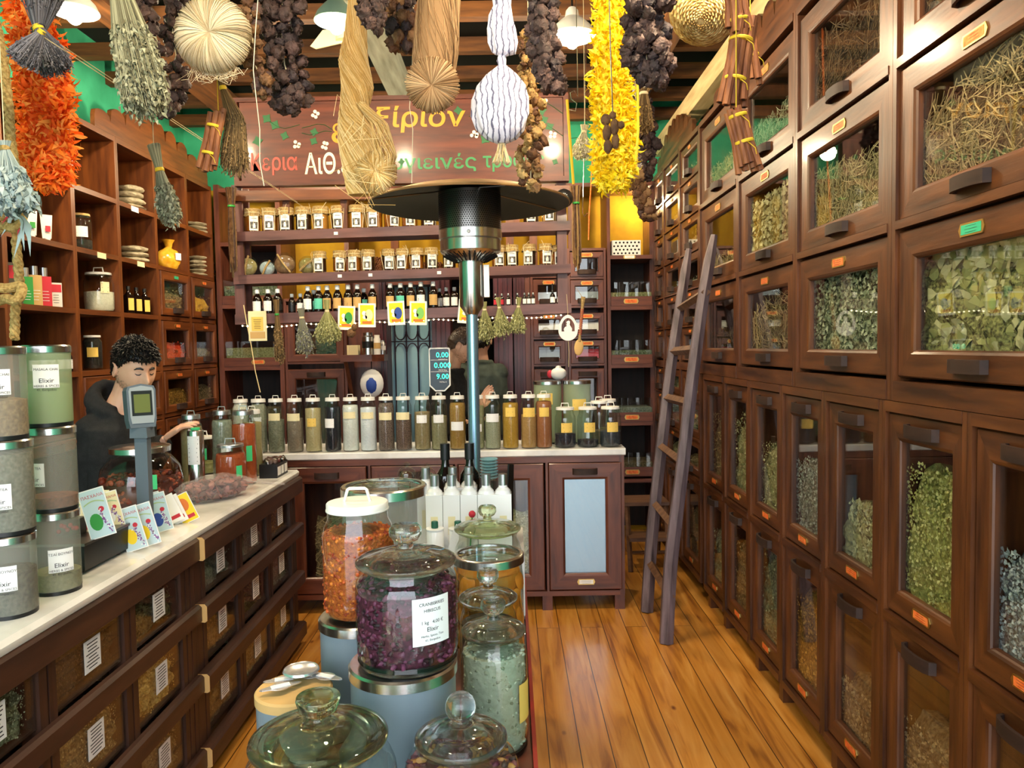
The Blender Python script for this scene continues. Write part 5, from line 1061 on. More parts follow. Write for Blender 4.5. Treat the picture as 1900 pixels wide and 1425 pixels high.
for i, s in enumerate(('WEIGHT kg', 'PRICE €/kg', 'TOTAL €')): put_text(mb, s, .011, lambda a, b: V((a+.02, -.0141, zc+[.062, -.005, -.08][i]+b-.004+.055*0)), mi=2)
mb.build('screen', ['panel_teal', 'led_green', 'white_paper'], t, smooth=False)
# tins on the bracket shelf
for i, (u, Y, R, H, m, lb) in enumerate([(683, 5.82, .045, .17, 'steel', 'steel tin with dark band, left of the tins on the small bracket shelf'), (700, 5.80, .026, .15, 'white_tin', 'slim white bottle on the small bracket shelf'), (710, 5.88, .024, .11, 'alu', 'small silver tin at the right of the small bracket shelf')]):
    t = thing('tin', (P(u, 650, Y=Y).x, Y, 1.5505), lb, 'tin', 'tins on the bracket shelf'); mb = MB(); mb.lathe([(R, 0), (R, H*.8), (R*.8, H*.86), (R*.8, H), (0, H)], 18); mb.build('tin_body', m, t)
    mb = MB(); mb.lathe([(R+.001, H*.3), (R+.001, H*.6)], 18); mb.build('band', ['black_plastic', 'kraft', 'white_paper'][i], t)
t = thing('envelope_stack', (P(656, 660, Y=5.85).x, 5.85, 1.5505), 'cream envelopes standing on the small bracket shelf', 'envelopes'); 
for i in range(4): mb = MB(); mb.box(-.05, .05, -.001, .001, 0, .075, M=Matrix.Translation((0, -.02+.012*i, 0))@Matrix.Rotation(.3*i-.4, 4, 'Z')); mb.build('envelope', 'cream_paper', t, smooth=False)
t = thing('canvas_bag', (P(690, 710, Y=5.78).x, 5.78, 0), 'white and dark blue printed bag hanging below the bracket shelf', 'bag'); mb = MB(); mb.sph((0, 0, 1.33), (.09, .03, .11), 14, 10); mb.sph((.0, -.012, 1.32), (.05, .025, .07), 10, 8, mi=1); mb.build('bag_body', ['white_tin', 'card_blue'], t); mb = MB(); mb.tube([(0, 0, 1.43), (0, 0, 1.499)], .004, 4); mb.build('strap', 'black_plastic', t)
# ---------------------------------------------------------------- goods on the left shelves
def LS(u, z, d=-.09): q = P(u, 500, X=-2.33+d); return V((-2.33+d, q.y, z+.0008))
mat('silver_print', 'c8c8c4', .4); mat('tube_white', 'dcd8d0', .4)
for i, u in enumerate((62, 90)):
    t = thing('cream_tube', LS(u, 2.175), ['left', 'right'][i]+' of two standing cream tubes on the shelf above the cosmetics', 'tube', 'cream tubes on the left shelf', rz=.9)
    mb = MB(); mb.add([(-.03, 0, .15), (.03, 0, .15)]+[(.022*cos(a*pi/4), .016*sin(a*pi/4), .025) for a in range(8)], [(0, 1, 2, 3, 4, 5), (1, 0, 6, 7, 8, 9), (1, 9, 2), (0, 5, 6)]); mb.build('tube_body', 'tube_white', t); mb = MB(); mb.lathe([(.016, 0), (.016, .026), (0, .026)], 12); mb.build('cap', 'white_tin', t)
    mb = MB(); mb.box(-.012, .012, -.019, -.0175, .06, .09); mb.build('print', ['card_green', 'red_ink'][i], t, smooth=False)
for i, (u, c, hh, lb) in enumerate([(25, 'steel_dark', .20, 'tall grey and red carton leaning at the left of the cosmetics'), (45, 'card_green', .14, 'green cosmetics bottle with silver cap'), (62, 'kraft', .155, 'beige cosmetics bottle with silver cap'), (80, 'red_ink', .155, 'pink-red cosmetics bottle with silver cap'), (99, 'tube_white', .13, 'white and red carton, left of two'), (119, 'tube_white', .13, 'white and red carton, right of two')]):
    t = thing('cosmetics_pack', LS(u, 1.84, -.07), lb+' on the left shelf', 'cosmetics', 'cosmetics on the left shelf', rz=.9); w = .030
    mb = MB(); mb.box(-w, w, -.018, .018, 0, hh); mb.build('pack_body', c, t, smooth=False)
    if i in (1, 2, 3): mb = MB(); mb.lathe([(.018, hh+.0005), (.018, hh+.045), (0, hh+.045)], 12); mb.build('cap', 'alu', t)
    else: mb = MB(); mb.box(-w*.9, w*.9, -.0195, -.0182, hh*.62, hh*.93); mb.build('red_print', 'red_ink', t, smooth=False)
    mb = MB(); lines2d(mb, lambda a, b: V((a, -.0197, hh*.35+b)), w*1.6, hh*.4, 4, mi=0, seed=i); mb.build('print', 'white_paper' if i in (1, 2, 3) else 'ink', t, smooth=False)
rn = random.Random(3); bi = 0
for r in range(2):
    for i in range(6):
        bi += 1; q = LS(48+16*i+5*r, 1.502, -.05-.09*(1-r)); med_bottle((q.x, q.y, q.z), .026, .125+.012*(1-r), 'dark bottle with white cap, '+ORD[i+1]+' from the left in the '+['back', 'front'][r]+' row above the canisters', 'white_paper', 'white-capped bottles on the left shelf', rz=.8)
jar(LS(154, 2.175, -.10), .055, .215, cont('1e1a16', '3a342c'), 'clear jar with wooden lid and white label on the left shelves', lv=.3, lid='kraft', lab=(.07, .06, .5, 'white_paper', 4, .5), wire=False)
jar(LS(182, 1.84, -.11), .083, .235, cont('d8d2bc', 'e4dfcc'), 'big jar of white granules on the left shelves', lv=.5, lab=(.05, .065, .6, 'cream_paper', 3, .9), kind='big')
jar(LS(165, 1.502, -.10), .052, .20, cont('15120e', '2c2620'), 'dark jar with yellow label on the shelf behind the shopkeeper', lv=.9, lab=(.06, .055, .5, 'yellow_paper', 2, .5), wire=False)
for i, u in enumerate((236, 251, 266)):
    t = thing('oil_bottle', LS(u, 1.84, -.05), 'dark square bottle with yellow label, '+['left', 'middle', 'right'][i]+' of three on the left shelves', 'bottle', 'dark bottles with yellow labels', rz=1.1)
    mb = MB(); mb.box(-.024, .024, -.024, .024, 0, .115); mb.lathe([(.024, .115), (.010, .135), (.010, .15)], 12); mb.build('glass_body', 'amber_glass', t); mb = MB(); mb.lathe([(.012, .148), (.012, .17), (0, .17)], 12); mb.build('cap', 'black_plastic', t)
    mb = MB(); mb.box(-.019, .019, -.0255, -.0243, .02, .095); mb.lathe([(0, 0), (.0001, 0)], 3); mb.build('label', 'yellow_paper', t, smooth=False)
def bag_pile(loc, n, w, d, m, label, rz=1.3, h=.022, stand=False):
    t = thing('herb_bag', loc, label, 'bag', 'bags of herbs on the left shelves', rz)
    for k in range(n):
        mb = MB(); mb.sph((0, 0, 0), (w*(1-.06*k), d, h*.62), 18, 8, nz=.12, ns=10, seed=k+int(loc[1]*50), M=Matrix.Translation((.01*sin(k*3), 0, h*.62+k*h))@Matrix.Rotation(.15*sin(k*4), 4, 'Z')); mb.build('bag', m, t, ang=80)
    return t
mat('bag_cloth', '8f846c', .6, 0, 'b8ad92', scale=25, bump=.9, bscale=40); mat('bag_gold', 'd89a1c', .25, 0, 'f0c040', scale=20, bump=.6, bscale=25, coat=.6)
bag_pile(LS(245, 2.51, -.13), 4, .105, .09, 'bag_cloth', 'crumpled pale bags heaped on the highest left shelf', h=.04)
bag_pile(LS(248, 2.175, -.13), 3, .105, .10, 'bag_cloth', 'folded grey bags above the three dark bottles', h=.036)
bag_pile(LS(366, 2.51, -.12), 3, .12, .09, 'bag_cloth', 'flat pale bags on the high shelf in the corner bay', h=.03)
bag_pile(LS(372, 2.175, -.12), 5, .14, .09, 'bag_cloth', 'sloping pile of grey-green bags in the corner bay', h=.034)
t = thing('yellow_bag', LS(314, 2.175, -.12), 'bright golden cellophane bag on the left shelves', 'bag', rz=1.2); mb = MB(); mb.sph((0, 0, .085), (.11, .06, .085), 18, 12, nz=.08, ns=8); mb.build('bag_body', 'bag_gold', t, ang=70); mb = MB(); mb.lathe([(.018, .15), (.03, .20), (.045, .225), (.02, .22)], 12); mb.build('gathered_top', 'bag_gold', t); mb = MB(); mb.box(-.0, .05, -.066, -.062, .08, .13); mb.build('label', 'white_paper', t, smooth=False)
for i, (u, z, c) in enumerate([(190, 2.16, 'cream_paper'), (262, 2.16, 'cream_paper'), (255, 2.495, 'white_paper')]):
    q = P(u, 500, X=-2.329); mb = MB(); mb.box(-2.3298, -2.328, q.y-.045, q.y+.045, z-.022, z+.010); tag(mb.build('shelf_label', c, smooth=False), 'small paper price label on the shelf edge, '+['under the wooden-lidded jar', 'under the folded grey bags', 'under the highest pale bags'][i], 'label', 'paper labels on the left shelves')
# ---------------------------------------------------------------- island of jars
TZ = .70
t = thing('display_table', (-.2, 1.9, 0), 'long dark display table with red edge down the middle of the shop', 'table')
mat('red_edge', '8c2018', .5)
mb = MB(); mb.box(-.52, .034, .62, 2.84, TZ-.03, TZ-.0005); mb.build('tabletop', 'back_y', t, world=True, smooth=False)
mb = MB(); mb.box(.0345, .044, .62, 2.84, TZ-.06, TZ+.015); mb.build('red_edge_strip', 'red_edge', t, world=True, smooth=False)
mb = MB(); mb.box(-.50, .02, .64, 2.82, .10, TZ-.031); mb.build('cabinet_body', 'back_z', t, world=True, smooth=False)
for x in (-.48, -.02):
    for y in (.68, 2.74): mb = MB(); mb.box(x, x+.05, y, y+.05, 0, .0995); mb.build('leg', 'back_z', t, world=True, smooth=False)
def glass_lid(t, R, z, style='mushroom', m='lid_glass', kr=.03, n=48):
    """heavy pressed-glass lid; z = height of the jar's rim"""
    if style == 'mushroom': kn = [(kr*.5, z+.030), (kr*.42, z+.040), (kr*.8, z+.046), (kr, z+.056), (kr*.98, z+.068), (kr*.8, z+.074), (0, z+.072)]
    elif style == 'ball': kn = [(kr*.6, z+.030), (kr*.5, z+.038)]+[(kr*sin(a), z+.038+kr*.75-kr*cos(a)) for a in [pi*(.2+.8*i/8) for i in range(9)]]
    else: kn = [(kr*.62, z+.032), (kr*.5, z+.042), (kr*.85, z+.052), (kr*1.0, z+.070), (kr*.96, z+.074), (0, z+.070)]
    p = [(0, z+.012), (R*.45, z+.010), (R*.70, z+.002), (R*.74, z-.010), (R*.80, z-.010), (R*.82, z+.001), (R*.99, z+.001), (R, z+.004), (R*.99, z+.008), (R*.90, z+.014), (R*.78, z+.018), (R*.70, z+.019), (R*.50, z+.025), (R*.30, z+.028), (kr*.9, z+.028)]+kn
    q = MB(); q.lathe(p, n); o = q.build('glass_lid', m, t, ang=60); return o
def cookie_jar(loc, R, H, lR, label, c=None, lv=.8, style='mushroom', m='lid_glass', kr=.03, bits=None, lab=None, nb=500, bs=.008, seed=1, neck=.86, g='glass-lidded jars on the island'):
    t = thing('glass_lidded_jar', loc, label, 'jar', g)
    mb = MB(); p = [(0, .006), (R*.86, .005), (R*.95, .012), (R, .035), (R, H*.76), (R*.985, H*.82), (R*.93, H*.88), (R*neck, H*.93), (R*neck, H*.985), (R*neck+.004, H)]
    mb.lathe(p, 48); mb.build('glass_body', 'jar_glass', t)
    mb = MB(); mb.lathe([(R*.80, .0005), (R*.93, .0005), (R*.985, .010), (R*.96, .018), (R*.86, .012)], 40, cap=False); mb.build('glass_foot', 'lid_glass', t)
    mb = MB(); mb.lathe([(R*neck-.004, H*.985), (R*neck+.005, H*.985), (R*neck+.007, H-.002), (R*neck, H)], 48, cap=False); mb.build('glass_rim', 'jar_glass2', t)
    if c:
        mb = MB(); mb.lathe([(0, .008), (R*.84, .010), (R-.006, .035), (R-.006, H*lv), (R*.5, H*lv+.004), (0, H*lv+.006)], 36); mb.build('contents', c, t)
    if bits: chunks('loose_pieces', t, bits, nb, cyl_region(R-.0075, .02, H*lv), bs, seed, flat=.55, kind='chunk' if bs > .005 else 'leaf')
    glass_lid(t, lR, H+.001, style, m, kr)
    if lab: label_round(t, R, lab[2], lab[0], lab[1], lab[3], rows=lab[4], ang=-pi/2+lab[5], texts=lab[6])
    return t
def XY(u, Y): return P(u, 900, Y=Y).x
def mid_can(u, Y, R, H, label, z=TZ, **k): return canister((P(u, 1100, Y=Y).x, Y, z), R, H, label, body='frost_blue', lh=.022, n=48, group='blue-grey canisters under the island jars', **k)
# canisters that carry the tall jars
mid_can(745, 1.45, .102, .290, 'big blue-grey canister with steel lid under the jar of dark red hibiscus')
mid_can(668, 1.68, .090, .300, 'blue-grey canister with steel lid under the jar of orange berries')
p = (XY(750, 1.45), 1.45, TZ+.2915)
cookie_jar(p, .099, .190, .098, 'large glass jar of dark red dried hibiscus with round glass knob', cont('34121e', '5e2238', scale=90), lv=.80, style='mushroom', kr=.032, bits=['hib_a', 'hib_b', 'hib_c', 'hib_d'], nb=1500, bs=.0085, seed=4,
           lab=(.078, .088, .105, 'white_paper', 0, .62, (('CRANBERRIES', .0085, .032), ('HIBISCUS', .0085, .020), ('1 kg   4.00 €', .009, -.002), ('Elixir', .012, -.015), ('Herbs, Spices, Teas', .006, -.027), ('41, Evripidou', .006, -.035))))
p = V((XY(662, 1.68), 1.68, TZ+.3015))
t = jar(tuple(p), .080, .255, cont('9a4014', 'c86a20', scale=110, bump=1), 'tall glass jar of orange dried berries with white metal lid', lv=.74, kind='big', n=48, big=True, lh=.018)
chunks('berries', t, ['ber_a', 'ber_b', 'ber_c', 'ber_d'], 1800, cyl_region(.0765, .02, .187), .0055, 9, flat=.85)
# big front jars
cookie_jar((XY(578, 1.20), 1.20, TZ), .125, .262, .112, 'big front glass jar with greenish lid and flat knob', cont('6a5640', '8a7458'), lv=.35, style='flat', m='lid_glass_green', kr=.036, nb=0, bits=None, neck=.80)
cookie_jar((XY(846, 1.25), 1.25, TZ), .098, .232, .079, 'front glass jar of mixed dried petals with ball-shaped glass knob', cont('5c3a38', '8a5a40', scale=60), lv=.80, style='ball', kr=.026, bits=['pet_a', 'pet_b', 'pet_c', 'hib_b'], nb=800, bs=.011, seed=6, neck=.74)
cookie_jar((XY(520, .97), .97, TZ), .075, .230, .06, 'small glass-lidded jar at the bottom edge, only its knob showing', cont('8a8a50', 'a0a068'), lv=.5, style='ball', kr=.036)
cookie_jar((XY(911, 1.655), 1.655, TZ), .074, .262, .072, 'tall narrow glass jar of pale green herbs with cream label', cont('9ca08a', 'b4b8a2', scale=60), lv=.85, style='mushroom', kr=.028, bits=['grn_a', 'grn_b', 'grn_c'], nb=900, bs=.0062, seed=7, lab=(.05, .085, .12, 'yellow_paper', 0, 1.15, ()))
cookie_jar((XY(902, 1.835), 1.835, TZ), .072, .275, .073, 'small glass-lidded jar of dark seeds before the orange slices', cont('3a2c20', '5a4836'), lv=.8, style='mushroom', kr=.027)
t = cookie_jar((XY(903, 2.30), 2.30, TZ), .105, .335, .103, 'glass jar with green-tinted lid behind the orange slices', cont('8a9068', 'a8ac88'), lv=.62, style='mushroom', m='lid_glass_green', kr=.028)
t = thing('steel_lidded_jar', (XY(904, 2.05), 2.05, TZ), 'glass jar of dried orange slices under a glass-topped steel lid', 'jar')
mb = MB(); mb.lathe([(0, .005), (.088, .005), (.095, .02), (.095, .27), (.09, .30), (.085, .312)], 48); mb.build('glass_body', 'jar_glass', t)
mb = MB(); mb.lathe([(0, .008), (.080, .008), (.084, .02), (.084, .285), (0, .287)], 36); mb.build('contents', cont('b8701c', 'd88c2c', scale=15), t)
rn = random.Random(2); mb = MB()
for q in range(60):
    a = rn.random()*2*pi; z = rn.uniform(.03, .275); c = V((.087*cos(a), .087*sin(a), z)); M = Matrix.Translation(c)@Matrix.Rotation(a+rn.uniform(-.15, .15), 4, 'Z')@Matrix.Rotation(pi/2+rn.uniform(-.3, .3), 4, 'Y'); mb.lathe([(0, -.0015), (.024, -.0015), (.026, 0), (.024, .0015), (0, .0015)], 14, M=M, mi=q % 2)
o = mb.build('orange_slices', ['org_a', 'org_b'], t); o['kind'] = 'stuff'
mb = MB(); mb.lathe([(.086, .308), (.098, .31), (.098, .330), (.094, .333), (.086, .333), (.086, .329)], 56, cap=False); l = mb.build('lid', 'steel', t); mb = MB(); mb.lathe([(.087, .330), (.05, .337), (0, .339)], 40); mb.build('lid_window', 'jar_glass2', l)
# big frosted canister with glass-topped lid, on another
canister((XY(712, 2.16), 2.16, TZ), .120, .20, 'lower frosted canister carrying the widest steel-lidded canister', n=48)
canister((XY(712, 2.16), 2.16, TZ+.2015), .119, .305, 'widest frosted canister with glass-topped steel lid at the back of the island', n=48, lh=.028, glasslid=True)
# wooden-lidded canister with metal tags
c = P(545, 1262, Z=.95); t = canister((c.x, c.y, TZ), .072, .235, 'low grey canister with pale wooden lid at the island\'s left edge', body='frost_blue', steel='kraft', lh=.02, n=40)
mat('silver_tag', 'd8dade', .25, .8)
for i, (dx, dy, rz) in enumerate([(-.03, .035, .3), (.02, .045, -.1), (.055, .03, -.4), (-.02, -.02, .5)]):
    g = thing('silver_tag', (c.x+dx, c.y+dy, TZ+.2356+.0035*i), ['ornate silver label tag lying at the far left of the wooden lid', 'ornate silver label tag standing highest on the wooden lid', 'ornate silver label tag at the right of the wooden lid', 'ornate silver label tag nearest the greenish glass knob'][i], 'label holder', 'silver tags on the wooden lid', rz=rz)
    mb = MB(); pts = []
    for a in range(24): th = 2*pi*a/24; k = 1+.18*cos(4*th); pts.append((.034*k*cos(th), .014*k*sin(th)))
    mb.prism(pts, lambda a, b, q: V((a, b, q)), 0, .002); mb.box(-.018, .018, -.007, .007, .0021, .003, mi=1); mb.build('tag_plate', ['silver_tag', 'white_paper'], g, smooth=False)
g = thing('silver_ring', (c.x+.005, c.y+.035, TZ+.2505), 'small round silver ring dish on the wooden lid', 'ring'); mb = MB(); mb.lathe([(.030, 0), (.036, .004), (.034, .008), (.030, .005)], 28); mb.build('ring', 'silver_tag', g)
# crate with white bottles, tins and wine bottles
t = thing('display_crate', (-.17, 2.62, TZ), 'low white display box carrying bottles at the back of the island', 'box')
mb = MB(); mb.box(-.36, .035, 2.44, 2.82, TZ+.0005, TZ+.215); mb.build('box_body', 'white_tin', t, world=True, smooth=False); BZ = TZ+.2155
mat('white_glaze', 'f4f4f2', .25, coat=.4)
def wbottle(u, Y, lb, H=.25):
    t = thing('white_bottle', (XY(u, Y), Y, BZ), lb, 'bottle', 'white bottles on the island')
    mb = MB(); w = .0285; mb.box(-w, w, -w, w, 0, H*.74); mb.lathe([(w*.98, H*.74), (w*.9, H*.78), (.016, H*.82), (.014, H*.88)], 16); mb.build('bottle_body', 'white_glaze', t, ang=30)
    mb = MB(); mb.lathe([(.0155, H*.85), (.0155, H), (0, H)], 16); mb.build('cap', 'alu', t); mb = MB(); mb.box(-.012, .012, -w-.0008, -w-.0002, H*.2, H*.45); mb.build('label', 'cream_paper', t, smooth=False)
for i, u in enumerate((806, 838, 870, 902, 933)): wbottle(u, 2.55, 'square white bottle with silver cap, '+ORD[i+1]+' from the left in the front row')
for i, u in enumerate((790, 840, 870)): wbottle(u, 2.635, 'square white bottle with silver cap, '+ORD[i+1]+' from the left in the back row', .262)
for i, u in enumerate((805, 848)):
    t = thing('white_tin_can', (XY(u, 2.475), 2.475, BZ), ['left', 'right'][i]+' of two small white tins with dark green stoppers', 'tin', 'small white tins'); mb = MB(); mb.lathe([(.03, 0), (.03, .075), (.028, .079), (.031, .081), (.031, .085), (.026, .086), (0, .086)], 28); mb.build('tin_body', 'white_glaze', t); mb = MB(); mb.lathe([(.0115, .0865), (.0115, .105), (.010, .108), (0, .108)], 14); mb.build('stopper', mat('stopper', '1f5a46', .5), t)
for i, u in enumerate((827, 872)):
    t = thing('wine_bottle', (XY(u, 2.735), 2.735, BZ), ['left', 'right'][i]+' of two black wine-shaped bottles with black caps', 'bottle', 'black bottles on the island')
    mb = MB(); mb.lathe([(0, 0), (.035, 0), (.037, .004), (.037, .20), (.033, .222), (.018, .245), (.0145, .26), (.0145, .30)], 24); mb.build('glass_body', 'amber_glass', t); mb = MB(); mb.lathe([(.0175, .275), (.0175, .333), (0, .334)], 18); mb.build('cap', 'black_plastic', t)
for i, (u, m) in enumerate(((755, 'walnut'), (793, 'jar_glass2'))):
    mat('walnut', '4a2a1c', .25, coat=.6)
    t = thing("stopper_jar", (XY(u, 2.70), 2.70, TZ if i == 0 else BZ), ['round glass stopper jar with a shiny brown ball inside', 'faceted clear round stopper jar beside the black bottles'][i], 'jar', 'round stopper jars'); h = .41 if i == 0 else .19
    mb = MB(); mb.lathe([(.028, 0), (.028, h-.03), (.02, h)], 18); mb.build('glass_stem', 'jar_glass2', t); mb = MB(); mb.sph((0, 0, h+.03), .034, 14 if i else 24, 10 if i else 16); mb.lathe([(.008, h+.062), (.012, h+.072), (0, h+.08)], 12); mb.build('glass_globe', 'jar_glass2', t, ang=10 if i else 60)
    mb = MB(); mb.sph((0, 0, h+.025), (.026, .026, .022), 18, 12); mb.build('inner_ball', 'walnut' if i == 0 else 'steel', t)
t = thing('glass_dishes', (XY(908, 2.73), 2.73, BZ), 'stack of pale turquoise glass dishes right of the black bottles', 'dishes'); mat('aqua', '8fc4c8', .1, alpha=.6)
for k in range(7): mb = MB(); mb.lathe([(.022, .2+.011*k), (.034, .209+.011*k), (.032, .211+.011*k), (.02, .203+.011*k)], 24); mb.build('dish', 'aqua', t)
mb = MB(); mb.lathe([(.03, 0), (.03, .199), (0, .199)], 20); mb.build('jar_below', 'jar_glass2', t)
t = thing('black_booklet', (XY(944, 2.66), 2.66, BZ), 'black folded card standing at the island\'s back right corner', 'card', rz=-.5); mb = MB(); mb.prism([(-.03, 0), (.02, 0), (.035, .26), (.0, .265)], lambda a, b, q: V((q, a, b)), -.003, .003); mb.build('card', 'black_plastic', t, smooth=False)
t = thing('paper_tag', P(838, 985, Y=2.40), 'white torn paper slip beside the small white tins', 'paper'); mb = MB(); mb.prism([(-.02, -.05), (.01, -.05), (.03, .05), (.015, .06), (.0, .03)], lambda a, b, q: V((a, q, b)), -.001, .001); mb.build('slip', 'white_paper', t, smooth=False); t.location.z = TZ+.27; t.location.y = 2.405
t = thing('flower_sprig', (XY(875, 2.475), 2.475, BZ+.10), 'tiny red flower sprig with green leaf by the white tins', 'flower'); mb = MB(); mb.sph((0, 0, .03), .012, 8, 6); mb.build('petals', 'red_ink', t); mb = MB(); mb.tube([(0, 0, .02), (-.01, 0, -.1)], .002, 4); leafbit(mb, V((-.005, 0, -.01)), .03, .008, V((-1, 0, .4)), V((0, 0, 1)), 0); mb.build('stem', 'card_green', t)
# ---------------------------------------------------------------- things hung from the ceiling
def px(Y): return Y/FPX
def cordup(t, p, m='string_pale', r=.0014, name='hanging_cord'):
    mb = MB(); mb.tube([p, (p.x, p.y, CZ+.02)], r, 4); return mb.build(name, m, t, world=True)
def hank(mb, pts, R, n, tw=3, sr=.0011, seed=0, mi=0, flat=.7, segs=18, wob=.15):
    rn = random.Random(seed); N = len(pts)
    def at(k):
        x = k*(N-1); i = min(int(x), N-2); f = x-i; return pts[i].lerp(pts[i+1], f), R[i]+(R[i+1]-R[i])*f
    for q in range(n):
        a0 = rn.random()*2*pi; rr = rn.uniform(.82, 1.0) if rn.random() < .8 else rn.random(); k0 = rn.uniform(-.02, .06)*1.0; ps = []
        for s in range(segs+1):
            k = max(0, min(1, k0+(1-k0)*s/segs)); c, r = at(k); a = a0+tw*k*2*pi+wob*sin(7*k+q)
            ps.append(c+V((cos(a)*r*rr, sin(a)*r*rr*flat, 0)))
        mb.tube(ps, sr, 3, mi=rn.randrange(3) if mi is None else mi, cap=False)
def pompom(mb, c, R, r, n=200, sr=.0011, seed=0, yf=.7, tilt=0, mi=None):
    rn = random.Random(seed); M = Matrix.Translation(c)@Matrix.Rotation(tilt, 4, 'X')
    for q in range(n):
        a = 2*pi*q/n+rn.uniform(-.02, .02); rr = r*rn.uniform(.86, 1.02); ps = []
        for s in range(13):
            b = pi*1.12-2*pi*.98*s/12; d = R+rr*cos(b); ps.append(M@V((d*cos(a), -rr*sin(b)*yf, d*sin(a))))
        mb.tube(ps, sr, 3, mi=rn.randrange(3) if mi is None else mi, cap=False)
def core(t, pts, R, m, name, flat=.7, world=True):
    mb = MB(); n = 14; vs = []
    for p, r in zip(pts, R): vs += [p+V((cos(2*pi*i/n)*r, sin(2*pi*i/n)*r*flat, 0)) for i in range(n)]
    mb.add(vs, [(j*n+i, j*n+(i+1) % n, (j+1)*n+(i+1) % n, (j+1)*n+i) for j in range(len(pts)-1) for i in range(n)]+[tuple(range(n)), tuple((len(pts)-1)*n+i for i in range(n))]); return mb.build(name, m, t, world=world)
for n_, c in (('raf_a', 'd9b878'), ('raf_b', 'c29c58'), ('raf_c', 'e8cf98'), ('lin_a', 'cfbf9f'), ('lin_b', 'b9a684'), ('lin_c', 'ddd0b4'), ('jut_a', 'a88660'), ('jut_b', '8f6e4a'), ('jut_c', 'bd9c74')): mat(n_, c, .8)
RAF, LIN, JUT = ['raf_a', 'raf_b', 'raf_c'], ['lin_a', 'lin_b', 'lin_c'], ['jut_a', 'jut_b', 'jut_c']
# long straw-coloured skein
Y = 2.6; k = px(Y); t = thing('raffia_skein', P(655, 200, Y=Y), 'very long straw-coloured raffia skein hanging before the sign', 'skein', 'raffia skeins')
pts = [P(u, v, Y=Y) for u, v in ((668, -60), (660, 60), (655, 110), (664, 165), (655, 210), (662, 250), (676, 330), (672, 362))]; R = [x*k for x in (16, 20, 27, 30, 26, 36, 38, 26)]
core(t, pts, [r*.85 for r in R], 'raf_b', 'skein_core'); mb = MB(); hank(mb, pts, R, 330, 1.2, .0013, 1, None); mb.build('strands', RAF, t, world=True)
mb = MB(); pompom(mb, P(697, 320, Y=Y-.03), 16*k, 24*k, 150, .0012, 3); mb.build('lower_tuft', RAF, t, world=True)
mb = MB(); hank(mb, [P(u, v, Y=Y-.04) for u, v in ((668, 190), (704, 230), (716, 290), (700, 345))], [8*k, 16*k, 20*k, 14*k], 100, .5, .0012, 6, None); mb.build('side_loop', RAF, t, world=True)
mb = MB(); rn = random.Random(5)
for q in range(26): p = P(670+rn.uniform(-25, 40), rn.uniform(190, 355), Y=Y-.07); mb.tube([p, p+V((rn.uniform(-.05, .05), -.01, rn.uniform(-.05, .04))), p+V((rn.uniform(-.08, .08), -.0, rn.uniform(-.09, -.01)))], .0009, 3, mi=q % 3)
mb.build('loose_ends', RAF, t, world=True)
# round linen skein
Y = 2.2; k = px(Y); t = thing('linen_skein', P(395, 60, Y=Y), 'fat round pale linen skein at the upper left', 'skein', 'raffia skeins')
mb = MB(); pompom(mb, P(395, 66, Y=Y), 33*k, 37*k, 420, .0013, 2, .8); mb.build('coiled_strands', LIN, t, world=True)
mb = MB(); mb.lathe([(33*k+.88*37*k*cos(a), .8*.88*37*k*sin(a)) for a in [2*pi*i/14 for i in range(15)]], 30, M=Matrix.Translation(P(395, 66, Y=Y))@Matrix.Rotation(pi/2, 4, 'X')); mb.build('skein_core', 'lin_b', t, world=True)
mb = MB(); rn = random.Random(6)
for q in range(60): p = P(400+rn.uniform(-45, 45), 125, Y=Y); mb.tube([p, p+V((rn.uniform(-.02, .02), 0, -rn.uniform(.01, .04))), p+V((rn.uniform(-.05, .05), 0, -rn.uniform(.0, .05)))], .0008, 3, mi=q % 3)
mb.build('loose_ends', LIN, t, world=True); cordup(t, P(395, 10, Y=Y))
# brown jute skein
Y = 2.35; k = px(Y); t = thing('jute_skein', P(805, 120, Y=Y), 'light brown jute skein with a fanned round end before the sign', 'skein', 'raffia skeins')
pts = [P(u, v, Y=Y) for u, v in ((820, -60), (812, 30), (808, 100), (802, 165))]; R = [x*k for x in (36, 40, 42, 38)]
core(t, pts, [r*.85 for r in R], 'jut_b', 'skein_core'); mb = MB(); hank(mb, pts, R, 300, .25, .0012, 4, None, flat=.6); mb.build('strands', JUT, t, world=True)
mb = MB(); pompom(mb, P(802, 158, Y=Y-.05), 20*k, 29*k, 260, .0013, 3, .6, tilt=.3); mb.build('fanned_end', JUT, t, world=True)
# dried garlands
def pods(name, t, path, rad, n, size, mats, seed, flat=.8, part='dried_piece', wild=.28):
    rn = random.Random(seed); protos = []
    for q in range(4):
        mb = MB(); mb.sph((0, 0, 0), (size, size*.8, size*.9), 14, 10, nz=wild, ns=16, seed=seed+q*7); vs = mb.v
        mb.v = [tuple(V(v)*(1+.22*noise.noise(V(v)*(4.2/size)+V((q, seed, 0))))) for v in vs]
        me = mb.build(part, mats[q % len(mats)], None, ang=70); protos.append(me.data); bpy.data.objects.remove(me)
    N = len(path); o0 = t.location
    for i in range(n):
        k = (i+.5)/n*(N-1); a = min(int(k), N-2); c = path[a].lerp(path[a+1], k-a); r = rad[a]+(rad[a+1]-rad[a])*(k-a); th = i*2.4+rn.uniform(-.4, .4); d = r*rn.uniform(.35, 1)
        o = bpy.data.objects.new(part, protos[rn.randrange(4)]); COL.objects.link(o); o.parent = t; s = rn.uniform(.75, 1.2)
        o.location = c+V((cos(th)*d, sin(th)*d*flat, rn.uniform(-.01, .01)))-o0; o.rotation_euler = (rn.random()*6, rn.random()*6, rn.random()*6); o.scale = (s, s*rn.uniform(.7, 1), s)
